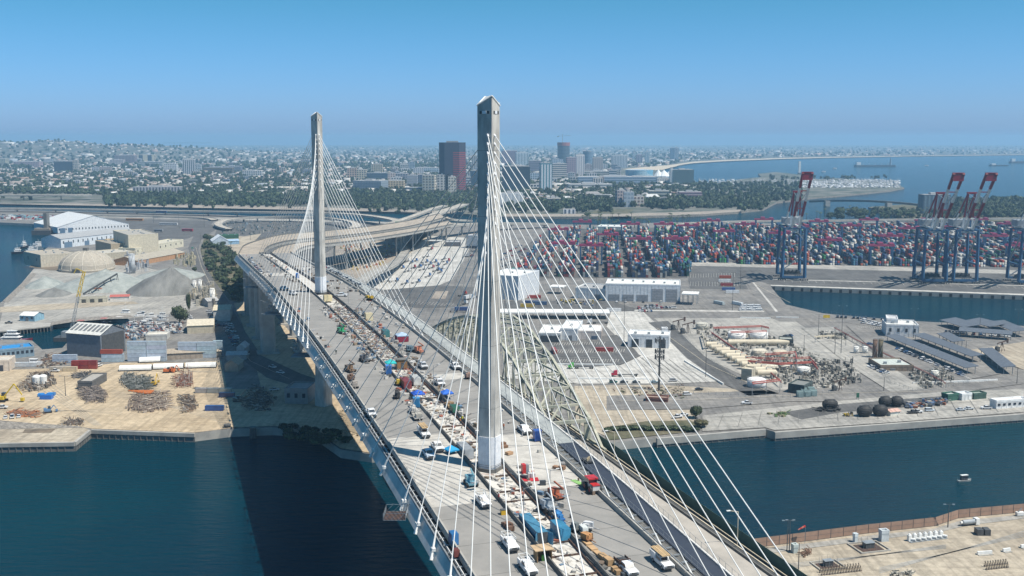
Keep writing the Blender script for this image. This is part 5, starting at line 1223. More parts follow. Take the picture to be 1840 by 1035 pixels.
# ---------------------------------------------------------------- tank farm
tanks = [('left of the two big white tanks at the top of the tank farm', 1327, 613, 31, 600, (.74, .73, .71)), ('right of the two big white tanks at the top of the tank farm', 1367, 613, 31, 599.5, (.74, .73, .71)),
 ('grey tank with red pipes at the far left corner of the farm', 1263, 593, 22, 583, (.46, .44, .38)), ('large white tank topped by red pipes at the bottom of the farm', 1363, 699, 32, 685, (.66, .66, .66)),
 ('white tank in the lower middle of the farm', 1447, 675, 22, 663, (.66, .65, .62)), ('wide cream tank behind the red pipe rack', 1405, 644, 26, 634, (.52, .46, .36)), ('cream tank left of the red pipe rack', 1368, 641, 26, 632, (.58, .52, .42)),
 ('low cream tank below the red pipe rack', 1388, 666, 24, 659, (.60, .56, .46)), ('low pale tank at the centre bottom of the farm', 1420, 668, 22, 661, (.56, .52, .44)),
 ('left of two small white tanks beside the dark silos', 1540, 636, 9, 624, (.72, .71, .68)), ('right of two small white tanks beside the dark silos', 1556, 636, 9, 624, (.72, .71, .68)), ('white small tank in the fenced plot by the carports', 1682, 680, 12, 668, (.70, .68, .62))]
for a in tanks: tank(*a)
tank('left rusty upright silo by the carports', 1573, 644, 8, 611, (.16, .10, .07)); tank('right rusty upright silo by the carports', 1583, 644, 8, 611, (.13, .11, .07))
random.seed(21)
for i in range(11):                            # horizontal cream vessels in echelon
    x, y = 1268+i*9.2, 627+i*5.2; p = G(x, y); k = p.y/F; L_ = (34 if i > 2 else 24)*k; t = thing('pressure_vessel', 'cream horizontal pressure vessel, %s from the top of the slanting row' % ORD[i], 'tank', p, .06, 'cream vessels in the tank farm')
    b = MB(); b.bar((0, 0, 3.2), (L_, 0, 3.2), 1.8, 14); b.bar((-1, 0, 3.2), (0, 0, 3.2), .9, 14, 0, 1.8); b.bar((L_, 0, 3.2), (L_+1, 0, 3.2), 1.8, 14, 0, .9); o = b.build('shell', M['cream'], t, False)
    for x_ in (L_*.2, L_*.8): b = MB(); b.box(x_-.4, x_+.4, -1.4, 1.4, 0, 1.8); b.build('saddle', M['conc'], t)
    b = MB(); b.bar((L_*.5, 0, 4.9), (L_*.5, 0, 6.4), .3, 6); b.bar((L_*.5, 0, 6.2), (L_*.8, 0, 6.2), .2, 6); b.build('valve_pipe', M['steel'], t)
t = thing('pressure_vessel', 'long cream horizontal vessel lying below the two big white tanks', 'tank', G(1308, 621)); b = MB(); b.bar((0, 0, 2.4), (42, 0, 2.4), 2, 14); b.build('shell', M['cream'], t); b = MB(); [b.box(x-.4, x+.4, -1.5, 1.5, 0, 1) for x in (5, 20, 36)]; b.build('saddle', M['conc'], t)
def pipeline(label, pts, z, r=.35, m='pipe', n=1, gap=1.2, posts=True, name='pipe_rack'):
    w_ = [G(x, y, GZ+z) for x, y in pts]; t = thing(name, label, 'pipes', w_[0]); o = w_[0]
    for k in range(n):
        b = MB()
        for a, c in zip(w_, w_[1:]): off = Vector((0, k*gap, (k % 2)*.6)); b.bar(a+off-o, c+off-o, r*.75, 6)
        b.build('pipe', M[m], t)
    if posts:
        b = MB()
        for a, c in zip(w_, w_[1:]):
            q = max(1, int((c-a).length/9))
            for j in range(q+1): p = a.lerp(c, j/q)-o; b.bar((p.x, p.y, -z), (p.x, p.y, .2), .18, 4)
        b.build('posts', M['steel'], t)
    return t
pipeline('long slanting red pipe bundle running down the left of the tank farm', [(1280, 600), (1320, 628), (1370, 658), (1405, 688)], 3, .3, n=4, gap=2)
pipeline('red pipes in front of the two big white tanks', [(1313, 598), (1378, 596)], 9, .4, n=2)
pipeline('red pipe line along the pale wall behind the white tanks', [(1282, 590), (1318, 589), (1368, 587), (1382, 590)], 6, .45, n=2)
pipeline('red pipe frame across the middle of the tank farm', [(1375, 638), (1430, 634), (1432, 646)], 8, .35, n=2)
pipeline('lower red pipe pair across the middle of the tank farm', [(1345, 650), (1400, 655), (1460, 652), (1470, 664)], 5, .45, n=3)
pipeline('red pipe line over the bottom tanks', [(1352, 690), (1402, 684)], 7, .45, n=2)
pipeline('upper red pipe pair crossing toward the right of the farm', [(1340, 643), (1385, 646), (1455, 644), (1468, 656)], 4, .35, n=2)
pipeline('pinkish pipe trestle leading from the basin road to the silos', [(1500, 590), (1540, 612), (1580, 632), (1660, 668), (1700, 690)], 2.5, .25, 'pipe', 3)
pipeline('cream pipe bundle at the left of the farm', [(1262, 600), (1268, 622)], 3, .3, 'cream', 3)
pipeline('yellowish pipe frame right of the white tanks', [(1465, 606), (1500, 604), (1520, 612)], 4, .25, 'cream', 3)
b = MB(); random.seed(5)
def clutter(b, poly, n, smax=2.2, hmax=2.5, cols=((.30, .29, .26), (.12, .12, .11), (.5, .47, .40), (.22, .2, .17)), bars=.5, z=GZ):
    xs = [p[0] for p in poly]; ys = [p[1] for p in poly]
    for _ in range(n):
        for _t in range(20):
            x, y = random.uniform(min(xs), max(xs)), random.uniform(min(ys), max(ys))
            if inpoly(x, y, poly): break
        p = G(x, y, z); c = random.choice(cols)
        if random.random() < bars:
            a = (n*.37) % 3.1+random.choice((0, 0, 0, 1.57))+random.gauss(0, .22); L_ = random.uniform(.9, 2.1)*smax; hh = random.uniform(.5, hmax); b.bar(p+Vector((0, 0, hh)), p+Vector((math.cos(a)*L_, math.sin(a)*L_, hh+random.choice((0, 0, .8)))), random.uniform(.08, .25), 4, 0, None, c)
            if random.random() < .5: b.bar(p, p+Vector((0, 0, hh*1.6)), .12, 4, 0, None, c)
        else: s = random.uniform(.4, 1)*smax; b.box(-s/2, s/2, -s*.4, s*.4, 0, random.uniform(.4, 1)*hmax, 0, c, random.uniform(0, 3), p)
clutter(b, [(1240, 585), (1300, 590), (1405, 610), (1500, 655), (1530, 690), (1480, 700), (1400, 690), (1290, 640)], 900, 2.0, 2.6)
clutter(b, [(1440, 655), (1530, 650), (1550, 690), (1450, 692)], 230, 2.0, 3, ((.12, .12, .11), (.07, .07, .07), (.35, .33, .29)))
clutter(b, [(1630, 672), (1700, 665), (1720, 685), (1660, 700)], 200, 1.8, 2.5)
clutter(b, [(1470, 598), (1530, 602), (1520, 612), (1470, 610)], 120, 2, 2.5)
stuff(b.build('pipework_and_plant', FC))
for i, (x, y) in enumerate([(1437, 714), (1450, 713), (1461, 712), (1444, 709), (1457, 707)]):
    p = G(x, y); b = MB(); b.box(-1.8, 1.8, -1.4, 1.4, 0, 3.4, c=p); b.box(-1.2, 1.2, -1.6, -1.4, .5, 2.8, c=p); b.box(-1.9, 1.9, -.3, .3, 3.4, 3.9, c=p); o = b.build('transformer', OCM); o.color = (.22, .30, .30, 1); tag(o, 'grey-green transformer box, %s of the cluster of five by the teal shed' % ['front left', 'front middle', 'front right', 'back left', 'back right'][i], 'transformer', 'transformers by the teal shed')
# pump jacks
def pumpjack(label, x, y, s=1.):
    t = thing('pump_jack', label, 'oil pump', G(x, y), .4); t.scale = (s, s, s); b = MB()
    for sx in (-1, 1):
        for sy in (-1, 1): b.bar((sx*1.6, sy*1.2, 0), (0, sy*.3, 7), .22, 4)
    b.build('samson_post', M['rust'], t); b = MB(); b.bar((-5, 0, 6.6), (5, 0, 8.2), .45, 4); b.build('walking_beam', M['rust'], t)
    b = MB(); b.box(4.6, 5.8, -.4, .4, 6.4, 9.6, nobot=False); b.build('horse_head', M['rust'], t); b = MB(); b.box(-6, -3, -1, 1, 0, 2); b.bar((-4.6, -1.2, 3), (-4.6, 1.2, 3), 1.5, 10); b.bar((-5, 0, 6.6), (-4.6, 0, 2), .15, 4); b.build('crank_and_motor', M['dsteel'], t)
pumpjack('left of two rusty oil pumps at the top corner of the tank farm', 1219, 593); pumpjack('right of two rusty oil pumps at the top corner of the tank farm', 1236, 599); pumpjack('lone oil pump on the sandy pad at the right', 1800, 632, .9); pumpjack('small oil pump near the foot of the tank farm', 1508, 702, .8)
# ---------------------------------------------------------------- trucks and cars in the terminal
def semi(label, x, y, rz, col, trailer=(.1, .1, .1), box_=None, g=None):
    t = thing('semi_truck', label, 'truck', G(x, y)+Vector((0, 0, .35)), rz, g)
    b = MB(); prof_body(b, [(0, .8), (3.2, .8), (3.2, 1.8), (2.0, 2.1), (1.7, 3.3), (-.3, 3.7), (-.3, .8)], 2.4); o = b.build('tractor', OC, t); o.color = (*col, 1)
    b = MB(); b.box(1.72, 2.0, -1.0, 1.0, 2.15, 3.1); b.build('windscreen', M['glass'], t)
    b = MB(); b.box(-13, -.2, -.5, .5, .9, 1.25, nobot=False); b.box(-12.8, -12, -1.2, 1.2, 1.0, 1.3); b.box(-3, -2, -1.2, 1.2, 1.0, 1.3); b.build('chassis', M['dsteel'], t)
    b = MB(); wheels(b, (2.4, -1.6, -2.8, -10.5, -11.8), 2.5, .5, 0); b.build('wheels', M['rubber'], t)
    if box_: b = MB(); b.box(-13, -.8, -1.25, 1.25, 1.3, 4.0, nobot=False); o = b.build('container', OC, t); o.color = (*box_, 1)
    return t
semi('green tractor pulling an empty dark chassis on the pale apron', 1030, 663, math.pi-.02, (.10, .42, .06)); semi('red tractor with sleeper cab pulling an empty dark chassis', 1108, 677, math.pi+.03, (.42, .02, .05))
semi('white tractor leaving the toll canopy', 1063, 582, math.pi, (.7, .7, .7))
semi('dark blue long container truck on the lane below the dark lot', 815, 561, math.pi, (.3, .3, .3), box_=(.03, .06, .18)); semi('white tractor waiting left of the near tower on the side lane', 836, 547, 1.1, (.7, .7, .7)); semi('white tractor right behind the waiting one on the side lane', 848, 537, 1.1, (.66, .66, .66), box_=(.6, .6, .6))
semi('red truck at the end of the side lane left of the near tower', 835, 530, 1.2, (.4, .06, .05))
random.seed(31)
for i, (x, y) in enumerate([(676, 508), (699, 506), (713, 506), (731, 510), (752, 508), (772, 497), (724, 483), (735, 488), (741, 473), (755, 481), (763, 485), (767, 472), (778, 482), (788, 487), (783, 472), (796, 484), (803, 475), (806, 470), (793, 490), (770, 462), (734, 470), (748, 470), (761, 477), (773, 476), (787, 478), (776, 449), (745, 482), (800, 466)]):
    col = random.choice([(.04, .14, .34), (.04, .14, .34), (.40, .05, .07), (.68, .68, .68), (.68, .68, .68)]); cn = {.04: 'blue', .40: 'red', .68: 'white'}[col[0]]
    t = semi(cn+' truck tractor waiting on the pale truck lot', x, y, random.uniform(1.0, 1.4), col, g=cn+' tractors on the truck lot'); t.scale = (.95, .6, 1.05)
car_row((838, 462), (866, 433), 18, 'small car in the double row beside the truck lot', 'cars beside the truck lot', rz=0); car_row((846, 462), (872, 434), 16, 'small car in the double row beside the truck lot', 'cars beside the truck lot', rz=0)
for a, c in (((903, 480), (948, 455)), ((903, 468), (948, 446)), ((905, 458), (935, 442))): car_row(a, c, 22, 'car in the crowded lot right of the near tower', 'cars in the lot beside the container yard', rz=.3)
car_row((1148, 555), (1212, 554), 22, 'car parked in the row before the maintenance hall', 'cars before the maintenance hall'); car_row((1150, 560), (1170, 560), 6, 'car parked in the row before the maintenance hall', 'cars before the maintenance hall'); car_row((1160, 551), (1180, 551), 6, 'car parked in the row before the maintenance hall', 'cars before the maintenance hall'); car_row((1092, 543), (1220, 545), 9, 'vehicle parked against the doors of the maintenance hall', 'vehicles against the maintenance hall', skip=.4)
for i in range(3): car_row((1334-i*2, 551+i*3.6), (1364+i*1.5, 551+i*3.6), 10, 'white van in the neat white block of the depot', 'white vans in the depot corner', skip=0, col=(.75, .75, .75), kind=1)
car_row((1548, 576), (1590, 586), 12, 'white car parked left of the control building', 'white cars left of the control building', col=(.7, .7, .7)); car_row((1552, 581), (1590, 588), 11, 'white car parked left of the control building', 'white cars left of the control building', col=(.7, .7, .7))
car_row((1505, 571), (1600, 576), 14, 'dark cart on the quay edge by the basin', 'dark carts on the basin quay', skip=.3, col=(.04, .04, .05), kind=1)
car_row((1612, 628), (1730, 676), 30, 'car under the longest solar carport', 'cars under the long carports', rz=.9, skip=.3); car_row((1655, 622), (1738, 656), 20, 'car under the upper long solar carport', 'cars under the long carports', rz=.9, skip=.4); car_row((1700, 598), (1820, 606), 20, 'car under the carports by the basin', 'cars under the basin carports', skip=.35)
car_row((1565, 660), (1592, 672), 9, 'car by the brown flat-roofed building', 'cars by the brown building', rz=0, skip=.1)
car_row((1412, 605), (1420, 604), 2, 'car beside the grey-green shed', 'cars beside the grey-green shed')
for lb, x, y, rz, k, cl in [('white pickup driving along the port road near the left bushes', 1342, 727, 3.1, 2, (.74, .74, .74)), ('black car alone on the pale apron by the tank farm', 1256, 702, .1, 0, (.03, .03, .03)), ('white car by the low brick ruin', 1235, 711, .2, 1, (.7, .7, .7)), ('white pickup beside the bush at the river bank', 1217, 752, .3, 2, (.74, .74, .74)), ('second white car beside the bush at the river bank', 1229, 748, .3, 0, (.7, .7, .7)), ('dark green car in the row on the kerb below the red truck', 1102, 689, 0, 1, (.03, .12, .10)), ('black car on the kerb below the red truck', 1121, 689, 0, 0, (.03, .03, .03)), ('dark grey car on the kerb left of the radio mast', 1143, 689, 0, 0, (.05, .05, .05)), ('pale blue car on the kerb behind the radio mast', 1176, 689, 0, 0, (.3, .4, .45)), ('grey car below the long light mast by the access road', 1210, 686, 0, 1, (.5, .5, .5)), ('silver car on the lower quay below the portable office', 1726, 739, .1, 0, (.5, .55, .6)), ('second silver car on the lower quay', 1741, 737, .1, 0, (.55, .58, .6)), ('white pickup on the lower quay left of the portable office', 1772, 736, 3.1, 2, (.7, .7, .7)), ('blue-white car nearest the quay edge among the black fenders', 1670, 740, .1, 1, (.6, .65, .7)), ('black pickup beside the pinkish hut', 1640, 744, .1, 2, (.04, .04, .04)), ('white pickup beside the black one near the pinkish hut', 1648, 743, .1, 2, (.7, .7, .7)), ('blue sedan on the lower quay road', 1563, 620, .2, 0, (.05, .09, .2))]:
    p = G(x, y); p.z += .4; car(p, rz, lb, None, k, cl)
# black floating fenders
def big_fender(label, x, y, L_, r, rz):
    t = thing('floating_fender', label, 'rubber fender', G(x, y)+Vector((0, 0, r+.2)), rz); b = MB(); n_ = 8
    for k in range(n_): f0, f1 = k/n_, (k+1)/n_; R0, R1 = [r*math.sin(math.pi*(.10+.8*f))**.45 for f in (f0, f1)]; b.bar((-L_/2+L_*f0, 0, 0), (-L_/2+L_*f1, 0, 0), R0, 16, 0, R1, cap=(k in (0, n_-1)))
    b.build('rubber_body', M['rubber'], t); b = MB()
    for k in range(14):
        a = k*math.pi/7; b.bar((-L_*.38, math.cos(a)*r*.92, math.sin(a)*r*.92), (L_*.38, math.cos(a+.5)*r*.95, math.sin(a+.5)*r*.95), .1, 4)
    b.build('chain_net', M['dsteel'], t)
big_fender('big black rubber fender at far left of the fender store', 1491, 735, 7.5, 2.6, .1); big_fender('front left of the pair of round black rubber fenders', 1553, 749, 6.8, 3.0, .1); big_fender('front right of the pair of round black rubber fenders', 1581, 748, 6.8, 3.0, .1); big_fender('back left of the pair of black rubber fenders behind', 1590, 731, 6, 2.9, .2); big_fender('back right of the pair of black rubber fenders behind', 1611, 731, 6, 2.9, .2)
b = MB(); clutter(b, [(1460, 736), (1510, 734), (1505, 741), (1465, 742)], 40, 2.5, 1.6, ((.02, .02, .02), (.05, .05, .05))); clutter(b, [(1620, 728), (1700, 718), (1698, 730), (1630, 735)], 110, 3, 2.0, ((.03, .03, .03), (.08, .09, .1), (.25, .1, .06), (.1, .15, .25), (.3, .28, .24)), .3); clutter(b, [(1515, 745), (1535, 745), (1535, 750), (1515, 750)], 12, 2, 1.8, ((.4, .28, .03), (.06, .06, .06))); clutter(b, [(1375, 745), (1420, 742), (1412, 750), (1385, 750)], 26, 1.8, 1.4, ((.10, .16, .06), (.2, .18, .1))); clutter(b, [(1100, 700), (1230, 694), (1230, 716), (1110, 712)], 90, 1.6, 1.3, ((.14, .08, .06), (.3, .26, .2), (.09, .1, .05))); clutter(b, [(1000, 540), (1080, 540), (1080, 552), (1000, 552)], 60, 2.4, 2.2, ((.5, .48, .4), (.1, .15, .25), (.45, .32, .05), (.06, .06, .06)), .3); stuff(b.build('quay_stores', FC))
# radio mast, light masts, poles
t = pole('dark lattice radio mast with antenna drums below the gate building', 1184, 702, 604, 'radio mast', 'radio_mast', 0, .5, 0); hh = top(G(1184, 702), 604); b = MB()
for z_ in (.62, .72, .92): 
    for k in range(10): a = k*.628; b.bar((math.cos(a)*2.6, math.sin(a)*2.6, hh*z_-1.3), (math.cos(a)*2.6, math.sin(a)*2.6, hh*z_+1.3), .22, 4); b.bar((0, 0, hh*z_), (math.cos(a)*2.6, math.sin(a)*2.6, hh*z_), .08, 3)
b.build('antennas', M['dsteel'], t); b = MB()
for k in range(30): b.bar((-.9, 0, hh*k/30), (.9, 0, hh*(k+1)/30), .09, 3); b.bar((0, -.9, hh*(k+1)/30), (0, .9, hh*k/30), .09, 3)
b.build('lattice', M['dsteel'], t)
for lb, x, yb, yt in [('tall light mast at the foot of the access road', 1268, 678, 612), ('tall light mast before the gate building', 1121, 622, 536), ('tall light mast in front of the low annex', 1071, 555, 498), ('tall light mast right of the depot vans', 1316, 558, 490), ('light mast on the truck lot', 740, 497, 455), ('light mast left on the dark lot', 737, 560, 500), ('light mast near the top of the truck lot', 814, 497, 452), ('tall mast behind the container rows, left one', 1005, 505, 445), ('mast near the centre lane below the two white tanks', 1444, 640, 602), ('mast beside the basin quay', 1511, 636, 550), ('thin mast by the basin road', 1470, 610, 565), ('mast beside the small white tanks', 1500, 636, 588), ('mast at the corner of the carpark lot', 1691, 695, 660), ('mast on the port road near the fender store', 1588, 703, 678), ('mast in the middle of the centre lane', 1530, 680, 640), ('mast behind the control building', 1641, 608, 555), ('mast at the right edge by the basin', 1828, 596, 556), ('mast near the right end of the port road', 1827, 690, 660), ('mast between the carports', 1760, 596, 566), ('mast over the fenced plot by the carports', 1735, 640, 612), ('thin mast beside the apron of the terminal', 1330, 520, 470)]: pole(lb, x, yb, yt)
# fences of the port roads: long thin mesh panels and posts
def fence_line(label, pts, h=2.2, m='steel', step=4, name='fence', solid=None, z=GZ):
    w_ = [G(x, y, z) for x, y in pts]; t = thing(name, label, 'fence', w_[0]); o = w_[0]; b = MB(); s = MB()
    for a, c in zip(w_, w_[1:]):
        n_ = max(1, int((c-a).length/step))
        for j in range(n_):
            p, q = a.lerp(c, j/n_)-o, a.lerp(c, (j+1)/n_)-o; b.bar(p, p+Vector((0, 0, h)), .08, 4)
            for zz in (.98, .5, .05): b.bar(p+Vector((0, 0, h*zz)), q+Vector((0, 0, h*zz)), .04, 3)
            if solid:
                d = (q-p).normalized()*.12; pb_ = MB(); pb_.prism([tuple((p+d)[:2]), tuple((q-d)[:2]), tuple((q-d+Vector((0, .06, 0)))[:2]), tuple((p+d+Vector((0, .06, 0)))[:2])], .08, h*.97); pb_.build('screen_panel', M[solid], t)
    b.build('posts_and_rails', M[m], t); return t
fence_line('thin fence along the right side of the tank farm', [(1500, 590), (1560, 640), (1600, 690)]); fence_line('thin fence along the port road below the pale apron', [(1040, 700), (1180, 704), (1300, 712), (1420, 716), (1500, 706)]); fence_line('thin fence along the left of the tank farm', [(1225, 605), (1290, 660), (1345, 700)]); fence_line('thin fence along the basin quay', [(1420, 556), (1600, 577), (1840, 590)]); fence_line('fence round the plot below the carports', [(1600, 690), (1640, 704), (1740, 690), (1725, 668)])
# kerbs: low concrete barriers on the depot edge and gate lanes
for i, (a, c, lb) in enumerate([((1000, 656), (1118, 657), 'white kerb wall along the worn dark lot'), ((1040, 682), (1180, 683), 'long white barrier row below the red truck'), ((1230, 650), (1300, 692), 'white barrier row beside the access road'), ((1640, 690), (1800, 684), 'white kerb at the end of the carpark lot'), ((1330, 572), (1390, 573), 'white barrier row above the tank farm'), ((1394, 571), (1440, 572), 'white wall above the right white tank')]):
    p, q = G(*a), G(*c); t = thing('barrier_row', lb, 'barrier', p, math.atan2(q.y-p.y, q.x-p.x)); L_ = (q-p).length
    for k in range(int(L_/6)): b = MB(); b.box(k*6, k*6+5.8, -.35, .35, 0, 1.1); b.build('barrier_block', M['white'], t)
# lane stripes at the gate and the depot boxes
b = MB(); random.seed(8)
for i, (x, y, cl) in enumerate([(1086, 632, (.32, .05, .04)), (996, 634, (.35, .07, .05)), (1303, 500, (.38, .08, .04)), (1302, 507, (.7, .7, .7)), (1306, 514, (.3, .05, .05)), (1309, 522, (.06, .12, .3)), (1316, 527, (.7, .7, .7)), (1103, 560, (.7, .7, .7)), (1325, 548, (.72, .74, .74)), (1292, 547, (.45, .5, .5)), (955, 546, (.04, .08, .2)), (960, 536, (.35, .05, .04)), (948, 552, (.5, .35, .05)), (970, 548, (.05, .1, .2)), (672, 548, (.45, .12, .05)), (664, 566, (.5, .12, .06))]):
    o = inst(CM, 'shipping_container', None, tuple(G(x, y)+Vector((0, 0, .35))), [1.5, .1, 1.52, 1.5, 1.52, 1.5, 1.52, 1.5, .5, .5, 1.5, 1.5, 1.5, 1.5, 1.5, 1.2][i]); o.color = (*cl, 1)
    tag(o, ['dark red container on the worn dark lot near the gate', 'red-brown container beside the truss bridge', 'orange-red container at top of the depot stack lane', 'white container second in the depot stack lane', 'dark red container third in the depot stack lane', 'blue container in the depot stack lane', 'white container at the end of the depot stack lane', 'white container by the toll canopy', 'white box container left of the white vans', 'grey box container left of the white one by the vans', 'dark blue container right of the near tower behind the canopy', 'red container right of the tall white hall', 'yellow container behind the toll canopy', 'blue container right of the yellow one behind the canopy', 'orange container at the left of the dark lot', 'long orange-red container tucked behind the right bridge edge'][i], 'container')
for i in range(5): p = G(1150+i*13, 642+i*1.0); b = MB(); b.bar(Vector((0, 0, .3)), G(1178+i*13, 664+i)-p+Vector((0, 0, .3)), .25, 4); tag(b.build('lane_barrier', M['conc'], None, False, tuple(p)), 'low lane divider below the white gate building, %s from the left' % ORD[i], 'barrier', 'lane dividers at the gate')
# bushes near the river bank
def tree(label, x, y, w_m, hm, k=0, name='tree', cat='tree', m=0, z=GZ, dry=False, trunk=.05):
    me = tree_mesh(NEAR_T[k], name, (.05, .07, .03) if not dry else (.12, .11, .05), trunk); o = inst(me, name, None, tuple(G(x, y, z)), random.uniform(0, 6), (w_m, w_m, hm)); return tag(o, label, cat)
tree('round green bush on the bank beyond the right cables', 1250, 752, 5, 7, 0); tree('low olive scrub in front of the round bush', 1258, 768, 5, 4, 1, 'shrub', 'shrub', dry=True)
for i in range(26):
    x = 1092+i*6.2; o = inst(TM[i % 6], 'shrub', None, tuple(G(x, 782-8*math.sin(i/8)-abs(i-13)*.5)), i, (3.5, 3.5, 2.4)); tag(o, 'low dry shrub on the grassy bank beyond the truss bridge', 'shrub', 'shrubs on the grassy bank')
# palms
def palm_mesh(seed, hh=14):
    r_ = random.Random(seed); b = MB(); b.bar((0, 0, 0), (r_.uniform(-.4, .4), 0, hh), .35, 6, 1, .22, (.12, .09, .06))
    for k in range(22):
        a = k*.62+r_.random(); el = r_.uniform(-.3, 1.1); L_ = r_.uniform(2.2, 3.2); d = Vector((math.cos(a), math.sin(a), 0)); s = Vector((-d.y, d.x, 0))*.38
        p0 = Vector((0, 0, hh)); p1 = p0+d*L_*.5+Vector((0, 0, el*L_*.4)); p2 = p0+d*L_+Vector((0, 0, el*L_*.3-1.0)); c = (.05*r_.uniform(.6, 1.4), .075*r_.uniform(.6, 1.4), .03)
        b.quad(p0-s*.3, p0+s*.3, p1+s, p1-s, 0, c); b.quad(p1-s, p1+s, p2+s*.2, p2-s*.2, 0, c)
    return b.mesh('palm_tree', [FC, M['bark']])
PM = [palm_mesh(i, 12+i) for i in range(4)]
for i in range(70):
    x, y = (random.uniform(1035, 1240), random.uniform(398, 415)) if i < 40 else (random.uniform(1440, 1700), random.uniform(386, 400)); p = G(x, y); o = inst(PM[i % 4], 'palm_tree', None, tuple(p), i, (1.4, 1.4, 1.1)); tag(o, 'small dark palm between the container yard and the river', 'palm tree', 'palms behind the container yard')
# ---------------------------------------------------------------- painted bays, joints and lane lines
def lines(name, m, segs, w_=.25, lv=11.5):
    b = MB()
    for a, c in segs:
        p, q = G(*a), G(*c); d = (q-p).normalized(); n_ = Vector((-d.y, d.x, 0))*w_/2; z = Vector((0, 0, .04*lv)); b.quad(p-n_+z, q-n_+z, q+n_+z, p+n_+z)
    return stuff(b.build(name, M[m]))
def bays(p0, p1, n, L_): # short strokes along p0-p1, pointing away
    out = []
    for i in range(n+1):
        x, y = p0[0]+(p1[0]-p0[0])*i/n, p0[1]+(p1[1]-p0[1])*i/n; out.append(((x, y), (x+(1270-x)*L_/400, y-L_)))
    return out
lines('painted_bay_lines', 'lotw', bays((1005, 652), (1110, 652), 22, 6)+bays((1000, 636), (1120, 634), 26, 6)+bays((995, 622), (1085, 620), 20, 5)+[((1000, 644), (1115, 643)), ((998, 629), (1118, 627))]
 +bays((1240, 515), (1330, 515), 18, 8)+bays((1236, 500), (1320, 498), 18, 7)+bays((700, 545), (810, 551), 18, 5)+bays((1410, 508), (1840, 520), 30, 4)+[((1395, 497), (1840, 509)), ((1395, 505.5), (1840, 517.5))]+bays((1545, 590), (1600, 594), 14, 4)+bays((1640, 640), (1760, 690), 24, 5), .3)
lines('road_centre_line', 'cream', [((1110, 722), (1290, 718)), ((1290, 718), (1500, 708)), ((1500, 708), (1700, 704)), ((1180, 590), (1270, 655)), ((1270, 655), (1380, 705)), ((1380, 570), (1500, 577)), ((1420, 545), (1350, 508)), ((420, 610), (450, 650)), ((450, 650), (520, 682)), ((352, 445), (362, 480)), ((362, 480), (395, 545))], .3, 12.5)
lines('slab_joint_lines', 'darkc', [((915+i*24, 654), (960+i*24, 690)) for i in range(14)]+[((1140+i*14, 640+i*3), (1180+i*16, 688)) for i in range(8)]+[((905, 667), (1250, 670)), ((905, 680), (1290, 684)), ((1120, 572), (1160, 560)), ((1110, 585), (1180, 582)), ((1130, 600), (1200, 598)), ((1270, 752), (1390, 744)), ((1390, 760), (1840, 728)), ((1500, 742), (1840, 716))]+[((1290+i*36, 770-i*2), (1300+i*34, 745-i*2)) for i in range(15)]+[((655+i*16, 515-i*.3), (742+i*8, 440)) for i in range(10)], .22, 12)
lines('tyre_tracks', 'sand2', [((170+i*3, 765), (60+i*9, 690)) for i in range(5)]+[((200, 700+i*3), (400, 760-i*4)) for i in range(5)]+[((0, 730+i*4), (220, 745-i*3)) for i in range(5)]+[((190, 664+i*1.3), (395, 670-i)) for i in range(4)], .5, 4.2)
lines('sand_tracks', 'lot', [((1400, 1015+i*3), (1700, 985-i*2)) for i in range(4)]+[((1580, 1030-i*3), (1840, 955+i*3)) for i in range(4)], .5, 2.2)
# ================================================================ left shore
patch('boat_yard_ground', [(60, 690), (70, 650), (120, 640), (230, 600), (330, 560), (420, 560), (450, 640), (470, 700), (400, 700), (200, 690)], 'asphl', 2)
patch('sand_yard', [(-60, 668), (60, 663), (128, 662), (215, 652), (330, 652), (398, 648), (408, 700), (419, 769), (350, 777.5), (165, 770.5), (150, 768), (0, 770), (-60, 772)], 'sand', 3)
patch('lower_wharf', [(-60, 773), (0, 772), (150, 769), (160, 772.5), (134, 794.5), (0, 796.5), (-60, 798)], 'sand2', 4)
patch('wharf_stain', [(45, 772), (100, 771), (92, 778), (40, 779)], 'earth', 5)
patch('wharf_rocks', [(-60, 757), (0, 756), (70, 762), (140, 766), (150, 769), (0, 772), (-60, 773)], 'rock', 6)
patch('aggregate_yard', [(8, 545), (60, 484), (200, 470), (350, 482), (395, 545), (330, 562), (235, 572), (95, 578), (30, 584), (0, 580)], 'lot', 2)
patch('dirt_lane', [(0, 552), (100, 546), (240, 542), (250, 546), (110, 556), (0, 562)], 'sand2', 5)
patch('shore_rocks', [(92, 585), (130, 579), (228, 571), (240, 570), (232, 566), (130, 572), (92, 580)], 'rock', 6)
patch('shore_rocks', [(5, 541), (40, 508), (58, 490), (66, 492), (48, 512), (14, 545)], 'rock', 6)
patch('scrub_strip', [(52, 480), (75, 466), (140, 476), (180, 482), (160, 488), (90, 486)], 'earth', 7)
patch('ready_mix_yard', [(200, 470), (350, 440), (352, 470), (372, 510), (398, 548), (330, 540), (345, 500), (260, 480)], 'asphl', 6)
patch('port_street', [(378, 404), (348, 424), (338, 446), (350, 480), (372, 515), (398, 552), (418, 600), (440, 650), (480, 680), (545, 700), (560, 690), (500, 668), (462, 640), (440, 596), (412, 545), (386, 508), (366, 478), (356, 450), (362, 430), (394, 408)], 'asph', 8)
patch('green_slope', [(370, 420), (384, 424), (405, 440), (440, 470), (452, 520), (430, 545), (412, 540), (386, 506), (366, 474), (360, 448)], 'grass', 9)
patch('pale_slope', [(384, 424), (440, 425), (470, 420), (452, 440), (445, 470), (452, 520), (440, 470), (405, 440)], 'sand2', 10)
patch('dark_plot', [(470, 421), (560, 413), (620, 408), (640, 420), (560, 470), (450, 475), (452, 440)], 'asph', 11)  # plot in the same dark asphalt, beyond the curved roadway
